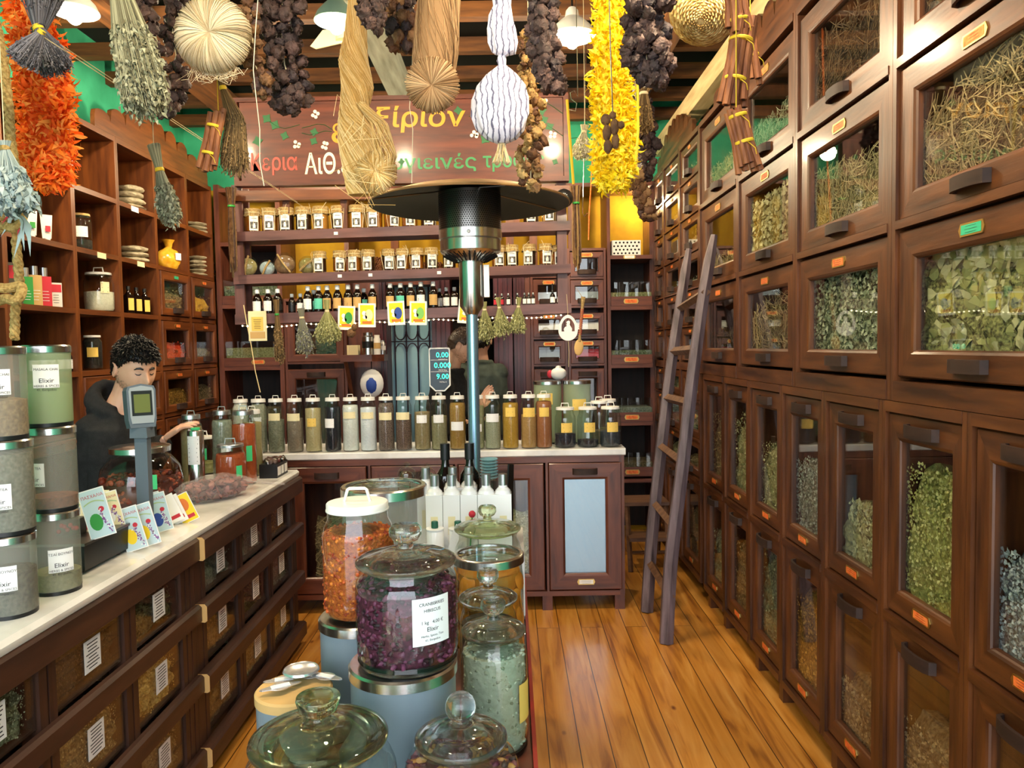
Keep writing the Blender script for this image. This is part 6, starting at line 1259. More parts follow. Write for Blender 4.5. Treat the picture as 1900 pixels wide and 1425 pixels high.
def garland(label, uv, Y, rpx, n, size, mats, seed, name='dried_garland', cat='garland', part='dried_piece', **k):
    pts = [P(u, v, Y=Y) for u, v in uv]; t = thing(name, pts[len(pts)//2], label, cat, 'dried garlands hung from the ceiling'); pods(name, t, pts, [r*px(Y) for r in rpx], n, size, mats, seed, part=part, **k)
    mb = MB(); mb.tube(pts, .002, 4); mb.build('cord', 'string_pale', t, world=True); cordup(t, pts[0]); return t
for n_, c, d in (('pod_a', '2c1f1c', '4a3632'), ('pod_b', '3b2a26', '5e4640'), ('pod_c', '22191a', '3c2e30'), ('pod_br', '5a3c24', '7e5a38'), ('fig_a', 'a07a48', 'c8a468'), ('fig_b', '6e4a2c', '9a7044'), ('fig_c', '4c3020', '6e4a30')): mat(n_, c, .7, 0, d, scale=40, bump=.8, bscale=70)
PD = ['pod_a', 'pod_b', 'pod_c', 'pod_a']
garland('dark dried pod garland behind the grey-green bunch at upper left', [(262, -30), (268, 80), (290, 160), (312, 215)], 2.5, [26, 24, 22, 12], 52, .022, PD, 3)
garland('short dark dried garland left of the round linen skein', [(330, -20), (320, 60), (332, 140), (318, 200)], 2.75, [20, 20, 18, 14], 40, .021, PD, 13)
garland('dark dried pod garland right of the round linen skein', [(525, -30), (522, 50), (528, 120), (545, 175), (535, 205)], 2.4, [40, 38, 34, 32, 26], 80, .022, PD, 23)
garland('brownish dried root garland tied with a pink cord', [(462, -20), (468, 50), (470, 110), (484, 150), (486, 180)], 2.3, [12, 12, 16, 20, 14], 34, .018, ['pod_br', 'pod_b', 'pod_br', 'fig_c'], 33)
garland('dark dried garland at the lamp with the cream blade', [(690, -30), (688, 20), (694, 50)], 2.3, [24, 24, 12], 30, .023, PD, 43)
garland('brown and dark dried mushroom garland left of the jute skein', [(725, -30), (735, 30), (752, 70), (775, 92)], 2.5, [34, 34, 36, 18], 60, .024, ['pod_a', 'pod_br', 'fig_c', 'pod_c'], 53)
garland('long yellow-brown garland of dried figs right of the white cloth bag', [(980, 60), (978, 140), (985, 200), (984, 270), (985, 350)], 2.5, [10, 16, 24, 26, 20], 96, .017, ['fig_a', 'fig_b', 'fig_a', 'fig_c'], 63)
garland('dark dried garland hanging beside the bright right lamp', [(1006, -30), (1006, 60), (1012, 120), (1030, 165)], 2.3, [26, 24, 26, 18], 80, .022, PD, 73)
garland('black dried pepper garland right of the yellow boa', [(1195, -40), (1200, 50), (1200, 110), (1215, 150)], 2.1, [42, 42, 44, 26], 88, .024, PD, 83)
garland('small dark dried garland behind the yellow boa\'s right edge', [(1190, 160), (1195, 230), (1200, 280), (1192, 330)], 3.6, [14, 22, 20, 10], 44, .026, PD, 93)
garland('grey-brown dried roots hanging low over the corner shelves', [(1180, 320), (1188, 350), (1195, 385), (1206, 405)], 3.4, [14, 16, 14, 10], 30, .026, ['pod_br', 'pod_b', 'fig_c', 'jut_b'], 103)
# feather boas 
def boa(label, uv, Y, wpx, n, mats, seed, L=.05, flat=.5):
    k = px(Y); pts = [P(u, v, Y=Y) for u, v in uv]; t = thing('feather_boa', pts[-1], label, 'feather boa', 'feather boas'); rn = random.Random(seed); mb = MB(); N = len(pts)
    for q in range(n):
        x = rn.random()*(N-1); i = min(int(x), N-2); f = x-i; c = pts[i].lerp(pts[i+1], f); w = (wpx[i]+(wpx[i+1]-wpx[i])*f)*k*.5; a = rn.random()*2*pi; rr = w*(rn.random()**.5)*.88
        b = c+V((cos(a)*rr, sin(a)*rr*flat, 0)); d = V((cos(a)*.7+rn.gauss(0, .4), sin(a)*.9-.25, rn.gauss(-.35, .6))).normalized(); l = L*rn.uniform(.5, 1.1); s = d.cross(rv(rn)).normalized()*l*rn.uniform(.14, .25); ax = (s.normalized()*rn.choice((-1, 1))+rv(rn)*.4).normalized(); p = b; dd = d; st = rn.uniform(.25, .6); vs = []
        for g, wd in enumerate((.25, .85, 1, .95, .6, .15)):
            sw = s*wd*.7; vs += [p-sw, p+sw]; p = p+dd*l*.22; dd = (dd+ax.cross(dd)*st).normalized()
        mb.add(vs, [(2*g, 2*g+1, 2*g+3, 2*g+2) for g in range(5)], None, rn.randrange(len(mats)))
    o = mb.build('feathers', mats, t, world=True, ang=80)
    core(t, pts, [w*k*.5*.62 for w in wpx], mats[-1], 'inner_down', flat=flat); cordup(t, pts[0]); return t
for n_, c in (('fe_or', 'f88420'), ('fe_or2', 'fca448'), ('fe_or3', 'f06414'), ('fe_ye', 'f4dc18'), ('fe_ye2', 'fbee50'), ('fe_ye3', 'ecca10')):
    m_ = mat(n_, c, .75); n2 = m_.node_tree; tl = n2.nodes.new('ShaderNodeBsdfTranslucent'); tl.inputs[0].default_value = srgb(c); mx = n2.nodes.new('ShaderNodeMixShader'); mx.inputs[0].default_value = .45
    n2.links.new(n2.nodes['Principled BSDF'].outputs[0], mx.inputs[1]); n2.links.new(tl.outputs[0], mx.inputs[2]); n2.links.new(mx.outputs[0], [q for q in n2.nodes if q.type == 'OUTPUT_MATERIAL'][0].inputs[0])
boa('bright orange feather boa at the upper left', [(50, -80), (62, 60), (80, 130), (85, 220), (86, 300), (80, 345)], 2.35, [70, 90, 105, 112, 112, 76], 3600, ['fe_or', 'fe_or2', 'fe_or3'], 1, .042)
boa('long bright yellow feather boa hanging right of centre', [(1128, -80), (1130, 60), (1132, 150), (1140, 250), (1142, 310), (1138, 350)], 2.5, [50, 60, 80, 84, 82, 46], 3600, ['fe_ye', 'fe_ye2', 'fe_ye3'], 2, .038)
# bunches of dried herbs, tied and hung upside down
def bunch(label, u0, v0, u1, v1, Y, r0, r1, n, mats, seed, name='herb_bunch', tie='string_pale', stem=.18, tip='leaf', tl=.02, curve=.0, sr=.0011, tw=.35, cord=True, hook=True, cat='herb bunch'):
    k = px(Y); a, b = P(u0, v0, Y=Y), P(u1, v1, Y=Y); t = thing(name, a.lerp(b, .4), label, cat, 'herb bunches hung to dry'); rn = random.Random(seed); mb = MB(); ax = (b-a); L = ax.length; d = ax.normalized(); sx = d.cross(V((0, 1, 0))).normalized(); sy = V((0, 1, 0))
    for q in range(n):
        th = rn.random()*2*pi; rr = rn.random()**.5; o = sx*cos(th)*rr+sy*sin(th)*rr*.7; Ln = L*rn.uniform(.8, 1.02)*(1-.12*rr)
        p0 = a+o*r0*k; p1 = a+d*L*stem+o*r0*k*.55; p2 = a+d*(L*stem+(Ln-L*stem)*.5)+o*(r0*.4+r1*.5)*k+sx*curve*k; p3 = a+d*Ln+o*r1*k
        mb.tube([p0, p1, p2, p3], sr, 3, mi=rn.randrange(len(mats)), cap=False)
        if tip:
            for g in range(6):
                f = rn.uniform(.35, 1.02); c = p1.lerp(p2, f*2) if f < .5 else p2.lerp(p3, (f-.5)*2); leafbit(mb, c, tl*rn.uniform(.6, 1.2), tl*.22, d+rv(rn)*.7, rv(rn), rn.randrange(len(mats)), .5)
    mb.build('stems', mats, t, world=True, smooth=False)
    ti = MB(); c = a+d*L*stem; ti.lathe([(r0*k*.62, -.006), (r0*k*.68, -.002), (r0*k*.68, .004), (r0*k*.62, .006)], 14, M=Matrix.Translation(c)@d.to_track_quat('Z', 'Y').to_matrix().to_4x4()); ti.build('tie', tie, t, world=True)
    if cord: cordup(t, a)
    elif hook: mb = MB(); mb.tube([a+d*.01, V((a.x, 4.602, max(1.79, a.z)))], .0015, 4); mb.build('hook_string', 'string_pale', t, world=True)
    return t
for n_, c in (('sg_a', '8a8a70'), ('sg_b', 'a5a58a'), ('sg_c', '6e6b54'), ('lv_a', '5c5a60'), ('lv_b', '74727a'), ('lv_c', '48464c'), ('bl_a', '93a4a4'), ('bl_b', 'b0bebc'), ('bl_c', '74878a'), ('hb_a', '7c6440'), ('hb_b', '96794e'), ('hb_c', '5e4a30'), ('ch_a', 'a8a870'), ('ch_b', 'c2c08c'), ('ch_c', '8a8a5a'), ('wh_a', 'd8d0b8')): mat(n_, c, .85)
SG, LV, BL, HB, CH = ['sg_a', 'sg_b', 'sg_c'], ['lv_a', 'lv_b', 'lv_c'], ['bl_a', 'bl_b', 'bl_c'], ['hb_a', 'hb_b', 'hb_c'], ['ch_a', 'ch_b', 'ch_c']
bunch('thick grey-green sage bunch hanging from the top left of the photo', 212, -60, 280, 228, 2.1, 34, 44, 560, SG, 1, stem=.16, tl=.022, sr=.0013, tie='jut_a')
bunch('dark grey lavender bunch over the orange boa, leaning left', 78, 58, 36, 122, 1.98, 10, 30, 380, LV, 2, stem=.02, tl=.010, tie='tie_yellow', cord=False)
bunch('dark grey lavender bunch over the orange boa, leaning right', 70, 50, 108, 140, 2.1, 14, 34, 480, LV, 3, stem=.02, tl=.010, tie='tie_yellow', cord=False)
bunch('upper half of the dark grey lavender bunches, tips pointing up', 74, 62, 84, -60, 2.12, 16, 46, 420, LV, 4, stem=.02, tl=.012, tie='tie_yellow')
bunch('blue-grey eucalyptus-like leaves hanging at the left edge', 8, 262, 22, 392, 2.0, 12, 44, 300, BL, 5, stem=.1, tl=.034, tie='rope')
bunch('brown brushwood bunch with yellow tie at the sign\'s left end', 410, 140, 440, 335, 2.4, 10, 26, 420, HB, 6, stem=.12, tl=.012, tie='tie_yellow', curve=14)
bunch('small grey-green bunch hanging in front of the left crest', 285, 268, 322, 424, 2.7, 12, 20, 240, SG, 7, stem=.3, tl=.024, tie='tie_yellow')
bunch('thin brown stalk bunch, leftmost under the hanging shelf', 512, 556, 520, 680, 4.54, 6, 9, 110, HB, 8, stem=.22, tl=.02, tie='card_green', cord=False)
bunch('grey lavender bunch, second under the hanging shelf', 558, 572, 568, 660, 4.54, 7, 17, 170, ['lv_b', 'sg_b', 'sg_a'], 9, stem=.2, tl=.02, cord=False)
bunch('wide pale green bunch, third under the hanging shelf', 606, 556, 609, 640, 4.54, 6, 27, 230, CH, 10, stem=.25, tl=.02, cord=False)
bunch('pale green bunch just right of the heater pole', 898, 560, 903, 634, 4.54, 6, 16, 150, CH, 11, stem=.2, tl=.02, cord=False)
bunch('forked pale green bunch, second right of the heater pole', 924, 552, 934, 628, 4.54, 5, 18, 150, CH, 12, stem=.25, tl=.02, cord=False)
bunch('conical pale yellow-green bunch nearest the egg ornament', 963, 552, 959, 620, 4.54, 5, 17, 170, CH, 13, stem=.25, tl=.02, cord=False)
bunch('pale flower bunch behind the yellow boa\'s left edge', 1085, 232, 1078, 296, 3.4, 8, 18, 170, ['wh_a', 'ch_b', 'wh_a'], 14, stem=.2, tl=.02)
bunch('brown fuzzy bunch behind the yellow boa\'s right edge', 1195, 165, 1192, 250, 3.2, 12, 20, 190, HB, 15, stem=.1, tl=.015)
bunch('thin dark twig sheaf standing at the shelf\'s left post', 428, 348, 434, 520, 4.52, 10, 7, 60, ['pod_br', 'hb_c', 'pod_b'], 16, stem=.2, tip=None, sr=.004, tie='card_green', cord=False)
bunch('thin dark twig sheaf hanging at the shelf\'s right post', 1068, 345, 1072, 505, 4.52, 10, 8, 60, ['pod_br', 'hb_b', 'pod_b'], 17, stem=.2, tip=None, sr=.004, tie='card_green', cord=False)
# cinnamon bundles
def cinn(label, u0, v0, u1, v1, Y, n, r, R, seed, ties=(.3, .75)):
    a, b = P(u0, v0, Y=Y), P(u1, v1, Y=Y); t = thing('cinnamon_bundle', a.lerp(b, .5), label, 'cinnamon', 'tied cinnamon bundles'); rn = random.Random(seed); d = (b-a).normalized(); sx = d.cross(V((0, 1, 0))).normalized()
    for q in range(n):
        th = q*2.4; rr = R*math.sqrt((q+.5)/n); o = sx*cos(th)*rr+V((0, 1, 0))*sin(th)*rr*.7; sp = o*.35; e0 = a+o*1.15+d*rn.uniform(-.012, .012); e1 = b+o*1.15+sp+d*rn.uniform(-.014, .014); m_ = (e0+e1)/2-o*.25
        mb = MB(); mb.tube([e0, m_, e1], r, 8); f = MB(); mb.tube([e1+d*.0002, e1+d*.0010], [r*.55, r*.5], 6, mi=1); mb.build('cinnamon_stick', ['cinnamon', 'black_void'], t, world=True)
    for k in ties:
        c = a.lerp(b, k); mb = MB(); mb.lathe([(R*1.12, -.004), (R*1.16, -.002), (R*1.16, .002), (R*1.12, .004)], 14, M=Matrix.Translation(c)@d.to_track_quat('Z', 'Y').to_matrix().to_4x4()); mb.tube([c+V((0, -R*.9, 0)), c+V((.02, -R*1.2, -.02)), c+V((.024, -R*1.1, -.035))], .001, 4); mb.build('raffia_tie', 'tie_yellow', t, world=True)
    cordup(t, a, 'tie_yellow'); return t
cinn('thick upper cinnamon bundle beside the wicker basket', 1362, -25, 1372, 60, 1.95, 8, .010, .024, 1, (.75,))
cinn('long cinnamon bundle with two yellow ties below the upper one', 1382, 30, 1356, 192, 1.95, 9, .0098, .027, 2, (.28, .73))
cinn('lowest cinnamon bundle with crossed yellow tie at upper right', 1366, 205, 1392, 312, 1.9, 10, .0085, .021, 3, (.1, .55))
cinn('slim cinnamon bundle showing right of the long one', 1392, 55, 1404, 150, 2.05, 4, .009, .013, 4, (.5,))
cinn('cinnamon bundle hanging beside the brown brushwood bunch', 405, 205, 385, 312, 2.35, 7, .010, .022, 5, (.28, .75))
# white cloth herb bag
m_ = mat('cloth_lav', 'd9d6e8', .8, 0, '62607c', scale=14, lo=.80, hi=.93, bump=.25, bscale=30); n2 = m_.node_tree; wv = n2.nodes.new('ShaderNodeTexWave'); wv.inputs['Scale'].default_value = 19; wv.inputs['Distortion'].default_value = 5; wv.inputs['Detail Scale'].default_value = 1.4; wv.inputs['Detail'].default_value = 3
n2.links.new([q for q in n2.nodes if q.type == 'MAPPING'][0].outputs[0], wv.inputs['Vector']); n2.links.new(wv.outputs['Fac'], [q for q in n2.nodes if q.type == 'VALTORGB'][0].inputs[0])
t = thing('cloth_bag', P(930, 190, Y=2.3), 'white cloth bag with lavender sprig print and straw tassel', 'bag'); k = px(2.3)
def blob(name, uv, R, m, seed, amp=.13, fl=.7, n=36):
    pts = [P(u, v, Y=2.3) for u, v in uv]; mb = MB(); vs = []; 
    for j, (p, r) in enumerate(zip(pts, R)):
        for i in range(n): a = 2*pi*i/n; kk = r*k*(1+amp*sin(a*9+seed+j*.5)+amp*.6*sin(a*5+j)); vs.append(p+V((cos(a)*kk, sin(a)*kk*fl, 0)))
    N = len(pts); mb.add(vs, [(j*n+i, j*n+(i+1) % n, (j+1)*n+(i+1) % n, (j+1)*n+i) for j in range(N-1) for i in range(n)]+[tuple(range(n)), tuple((N-1)*n+i for i in range(n))]); return mb.build(name, m, t, world=True, ang=60)
blob('cloth_neck', [(930, -30), (931, 10), (928, 30), (930, 55), (934, 80), (936, 98), (934, 104)], [18, 14, 19, 23, 24, 20, 6], 'cloth_lav', 1)
blob('cloth_knot', [(932, 100), (930, 112), (932, 126)], [6, 8, 6], 'cloth_lav', 2)
blob('cloth_body', [(932, 122), (930, 138), (929, 160), (928, 185), (929, 215), (930, 240), (931, 258), (931, 266)], [8, 26, 42, 49, 49, 42, 26, 10], 'cloth_lav', 3, .085)
mb = MB(); hank(mb, [P(931, 262, Y=2.3), P(931, 280, Y=2.3), P(930, 302, Y=2.3)], [6*k, 9*k, 17*k], 90, 0, .0008, 3, None); mb.build('tassel', ['wh_a', 'lin_c', 'raf_c'], t, world=True); cordup(t, P(931, 0, Y=2.3))
# ginger roots on a cord
t = thing('ginger_roots', P(1135, 240, Y=2.3), 'knobbly brown ginger roots on a black cord before the yellow boa', 'ginger'); mb = MB()
mat('ginger', '6b4c2c', .8, 0, '4a3220', scale=30, bump=.7)
for u, v, r1_, r2_, q in ((1124, 222, 9, 10, 1), (1126, 246, 8, 15, 2), (1128, 272, 8, 12, 3), (1140, 236, 8, 16, 4), (1142, 262, 7, 14, 5), (1152, 232, 7, 7, 6), (1137, 214, 7, 7, 7)):
    kk = px(2.3); mb.sph(P(u, v, Y=2.3), (r1_*kk, r1_*kk*.8, r2_*kk), 12, 9, nz=.14, ns=12, seed=q)
mb.build('root', 'ginger', t, world=True); mb = MB(); mb.tube([P(1137, 208, Y=2.3), P(1133, 100, Y=2.3), P(1129, -60, Y=2.3)], .0018, 5); mb.build('cord', 'black_plastic', t, world=True)
# ribbons, hook and loose strings
def strand(name, label, uv, Y, m, r=.0016, cat='string', wob=0): 
    p = [P(u, v, Y=Y) for u, v in uv]; t = MB(); t.tube([q-p[0] for q in p], r, 5); o = t.build(name, m, None, p[0]); tag(o, label, cat, 'strings and ribbons hung from the ceiling'); return o
strand('yellow_ribbon', 'yellow ribbon hanging left of the yellow boa', [(1052, 185), (1056, 240), (1064, 342)], 3.2, 'tie_yellow', .006, 'ribbon')
strand('yellow_ribbon', 'yellow ribbon along the right side of the yellow boa', [(1178, -20), (1182, 120), (1184, 240), (1180, 300)], 2.3, 'tie_yellow', .004, 'ribbon')
strand('red_cord', 'orange-red cord hanging over the drawers right of the shelf', [(1108, -60), (1104, 200), (1096, 350), (1093, 400), (1092, 445)], 4.5, 'orange_card', .004, 'cord')
strand('metal_hook', 'thin metal S hook above the shelf\'s right end', [(1068, -60), (1072, 180), (1066, 168), (1058, 172), (1060, 184), (1070, 192), (1068, 206), (1056, 204)], 3.4, 'steel', .002, 'hook')
strand('white_string', 'long white string hanging at the sign\'s left end', [(480, -20), (474, 60), (470, 130), (474, 170), (482, 240), (482, 300), (490, 345)], 2.2, 'wh_a', .0013)
strand('white_string', 'thin pale string hanging before the gold lettering', [(768, -60), (765, 120), (760, 200), (766, 240), (764, 340)], 2.6, 'wh_a', .0014)
strand('bamboo_strand', 'long pale forked straw hanging over the back left bins', [(452, 566), (458, 600), (466, 640), (474, 690), (483, 728)], 4.59, 'raf_c', .003)
strand('metal_hook', 'thin curved wire hook left of the orange-red cord', [(1090, -60), (1082, 362), (1081, 395), (1084, 402), (1090, 395)], 4.5, 'steel', .0025, 'hook')
t = thing('garlic_bulb_net', P(652, 618, Y=4.5), 'small grey-brown dried bulb pair under the hanging shelf', 'dried bulbs'); mb = MB(); mb.sph((0, 0, 0), (.028, .024, .028), 12, 8, nz=.1); mb.sph((.02, -.01, .035), (.018, .018, .02), 10, 8, nz=.1, seed=3); mb.build('bulbs', 'pod_br', t); mb = MB(); mb.tube([(0, 0, .02), (0, .102, .17)], .0015, 4); mb.build('string', 'string_pale', t)
# rope with knots
t = thing('knotted_rope', P(30, 400, Y=2.15), 'thick hemp rope with two knots down the left edge', 'rope'); pts = [P(u, v, Y=2.15) for u, v in ((-8, 40), (6, 110), (16, 200), (20, 262), (32, 330), (36, 380), (30, 450), (36, 520), (28, 580), (27, 634))]
for ph in range(3):
    mb = MB(); pp = []
    for i in range(len(pts)-1):
        for s in range(12): f = s/12; c = pts[i].lerp(pts[i+1], f); a = (i*12+s)*.75+ph*2.094; pp.append(c+V((cos(a)*.0065, sin(a)*.0065, 0)))
    mb.tube(pp, .0075, 6); mb.build('rope_strand', 'rope', t, world=True)
for v in (412, 545):
    mb = MB(); c = P(14, v, Y=2.12); q = [c+V((.045*cos(a), -.01+.012*sin(2*a), .022*sin(a)+.008*sin(3*a))) for a in [2*pi*i/24 for i in range(40)]]; mb.tube(q, .014, 8); mb.build('rope_knot', 'rope', t, world=True)
t = thing('ribbon_bow', P(28, 410, Y=2.1), 'shredded white and dark red ribbon tied below the blue-grey leaves', 'ribbon'); mb = MB(); rn = random.Random(4)
for q in range(10): p = P(14+q*3, 385+q*2, Y=2.1); e = p+V((rn.uniform(-.03, .04), -.01, -rn.uniform(.04, .13))); s = V((.006, 0, .002)); mb.add([p-s, p+s, (p+e)/2+s+V((.01, 0, 0)), (p+e)/2-s+V((.01, 0, 0)), e], [(0, 1, 2, 3), (3, 2, 4)], None, 0 if q % 5 else 1)
mb.build('ribbon_strips', ['bl_b', 'red_ink'], t, world=True, smooth=False)
# wicker basket hung under the ceiling, seen from below
c = P(1300, 40, Y=2.25); t = thing('wicker_basket', c, 'round pale wicker basket hung mouth-up under the ceiling at the right', 'basket'); mat('wicker', 'd9bf82', .7, 0, 'a88448', scale=50, lo=.4, hi=.6)
M0 = Matrix.Rotation(-.85, 4, 'X')@Matrix.Rotation(.3, 4, 'Y'); mb = MB(); k = px(2.25); N = 15
for j in range(N):
    r = (8+54*j/(N-1))*k; z = .09*(j/(N-1))**2.2; n = 60; mb.tube([M0@V((r*cos(2*pi*i/n), r*sin(2*pi*i/n), z+.0035*sin(i*pi/2+j*pi)*(1))) for i in range(n+1)], .0026, 4)
    if j > 8: mb.tube([M0@V(((r+.003)*cos(2*pi*i/n), (r+.003)*sin(2*pi*i/n), z+.006-.0035*sin(i*pi/2+j*pi))) for i in range(n+1)], .0022, 4)
mb.build('woven_strands', 'wicker', t); mb = MB()
for q in range(30): a = 2*pi*q/30; mb.tube([M0@V(((4+58*s/8)*k*cos(a), (4+58*s/8)*k*sin(a), .09*(s/8)**2.2+.002)) for s in range(9)], .0024, 4)
mb.build('ribs', 'wicker', t); mb = MB(); mb.lathe([(0, .0), (10*k, .004), (40*k, .036), (62*k, .088), (62*k, .092), (40*k, .042), (0, .006)], 40, M=M0); mb.build('inner_weave', 'wicker', t); cordup(t, c+V((0, 0, .03)))
# cream fan blade under the lamp
t = thing('ceiling_fan', (P(640, 60, Y=4.2).x, 4.2, P(640, 66, Y=4.2).z), 'cream ceiling fan blade showing under the middle lamp', 'fan'); mb = MB(); mb.prism([(-.19, -.055), (-.16, -.07), (.03, -.03), (.03, .03), (-.12, .03)], lambda a, b, q: V((a, q*1, b)), -.004, .004); mb.build('blade', mat('fan_cream', 'd8c8a0', .5), t, smooth=False); mb = MB(); mb.lathe([(.05, -.03), (.05, .05), (.015, .06), (.015, CZ-t.location.z)], 20); mb.build('hub', 'fan_cream', t)
# ---------------------------------------------------------------- people
mat('skin_a', 'e6b496', .5, 0, 'dca586', scale=14); mat('skin_b', 'd8a88c', .5, 0, 'c8967a', scale=14); mat('hair_black', '0e0b0a', .45); mat('hair_brown', '3a281c', .5); mat('beard', '231914', .8)
mat('black_cloth', '161718', .9, 0, '1f2021', scale=60, bump=.3, bscale=300); mat('green_cloth', '454f46', .9, 0, '39423a', scale=20, bump=.2); mat('jeans', '20242e', .9); mat('shoe', '15110f', .6); mat('lip', 'b06a5c', .5)
def G(y, z, cy, cz, sy, sz): return math.exp(-((y-cy)/sy)**2-((z-cz)/sz)**2)
def head_pt(d):
    x, y, z = d.x*.094, d.y*.074, d.z*.118
    if z < 0: k = (-z/.118); y *= 1-.30*k**1.6
    if x < 0 and z < -.03: x *= 1-.55*min(1, (-z-.03)/.07)
    if x < 0 and z > -.03: x *= 1.04
    if x > 0:
        if z < -.02: x *= 1+.10*min(1, (-z-.02)/.08)
        f = min(1, x/.04)
        n = sum([.026*G(y, z, 0, -.026, .0115, .016), .014*G(y, z, 0, -.006, .009, .022), .006*G(y, z, 0, .034, .045, .014), .010*G(y, z, 0, -.066, .022, .010), .010*G(y, z, 0, -.100, .022, .014),
                 -.004*G(y, z, 0, -.0655, .02, .003), -.006*G(y, z, 0, -.083, .02, .006)])
        for s in (-1, 1): n += -.011*G(y, z, s*.030, .010, .016, .012)+.007*G(y, z, s*.030, .008, .0125, .0085)+.004*G(y, z, s*.040, -.022, .02, .018)+.005*G(y, z, s*.012, -.036, .006, .006)
        x += n*f
    return V((x, y, z))
def head_mesh(mb, Mh, n=96, m=80):
    vs = []
    for j in range(m+1):
        th = pi*j/m
        for i in range(n): a = 2*pi*i/n; vs.append(Mh@head_pt(V((sin(th)*cos(a), sin(th)*sin(a), cos(th)))))
    mb.add(vs, [(j*n+i, (j+1)*n+i, (j+1)*n+(i+1) % n, j*n+(i+1) % n) for j in range(m) for i in range(n)])
    for s in (-1, 1):
        q = []
        for i in range(15): a = pi*.35+2*pi*.78*i/14; q.append(Mh@V((-.006-.016*cos(a)*.8-.004*sin(a), s*(.075+.006), -.004+.030*sin(a)*.92)))
        mb.tube(q, [.0055-.0002*i for i in range(15)], 8); mb.sph(Mh@V((-.004, s*.072, -.006)), (.014, .012, .022), 12, 8)
def hand(mb, w, d, up, s=1.0, curl=.5, thumb=1):
    """palm from wrist w along d, fingers curling towards -up"""
    d = d.normalized(); up = (up-d*up.dot(d)).normalized(); sd = d.cross(up)
    c0 = w+d*.045*s; 
    for k in range(5): mb.tube([w+sd*(k-2)*.008*s, c0+sd*(k-2)*.011*s, w+d*.088*s+sd*(k-2)*.0165*s], [.013*s, .0135*s, .011*s], 8)
    for k, L in enumerate((.066, .076, .082, .072)):
        b = w+d*.088*s+sd*(1.7-k*1.15)*.0185*s; p = [b]; dd = d
        for q in range(3):
            a = curl*(.5+.35*q); dd = (dd*cos(a)-up*sin(a)); p.append(p[-1]+dd*L*s*(.42, .33, .25)[q]); up2 = up
        mb.tube(p, [.0092*s, .0086*s, .0078*s, .0062*s], 8); mb.sph(p[-1], .0064*s, 8, 6)
    b = w+d*.03*s+sd*thumb*.024*s; p = [b, b+(d*.6+sd*thumb*.7).normalized()*.035*s, b+(d*.6+sd*thumb*.7).normalized()*.035*s+(d*.9+sd*thumb*.2-up*.2).normalized()*.03*s]; mb.tube(p, [.014*s, .0105*s, .008*s], 8); mb.sph(p[-1], .008*s, 8, 6)
def remesh(o, vox, sm=2, disp=0, dscale=.1, name='folds'):
    m = o.modifiers.new('remesh', 'REMESH'); m.mode = 'VOXEL'; m.voxel_size = vox; m.use_smooth_shade = True
    if sm: s = o.modifiers.new('smooth', 'SMOOTH'); s.factor = .5; s.iterations = sm
    if disp: tx = bpy.data.textures.new(name, 'CLOUDS'); tx.noise_scale = dscale; tx.noise_depth = 2; q = o.modifiers.new('folds', 'DISPLACE'); q.texture = tx; q.strength = disp; q.mid_level = .5
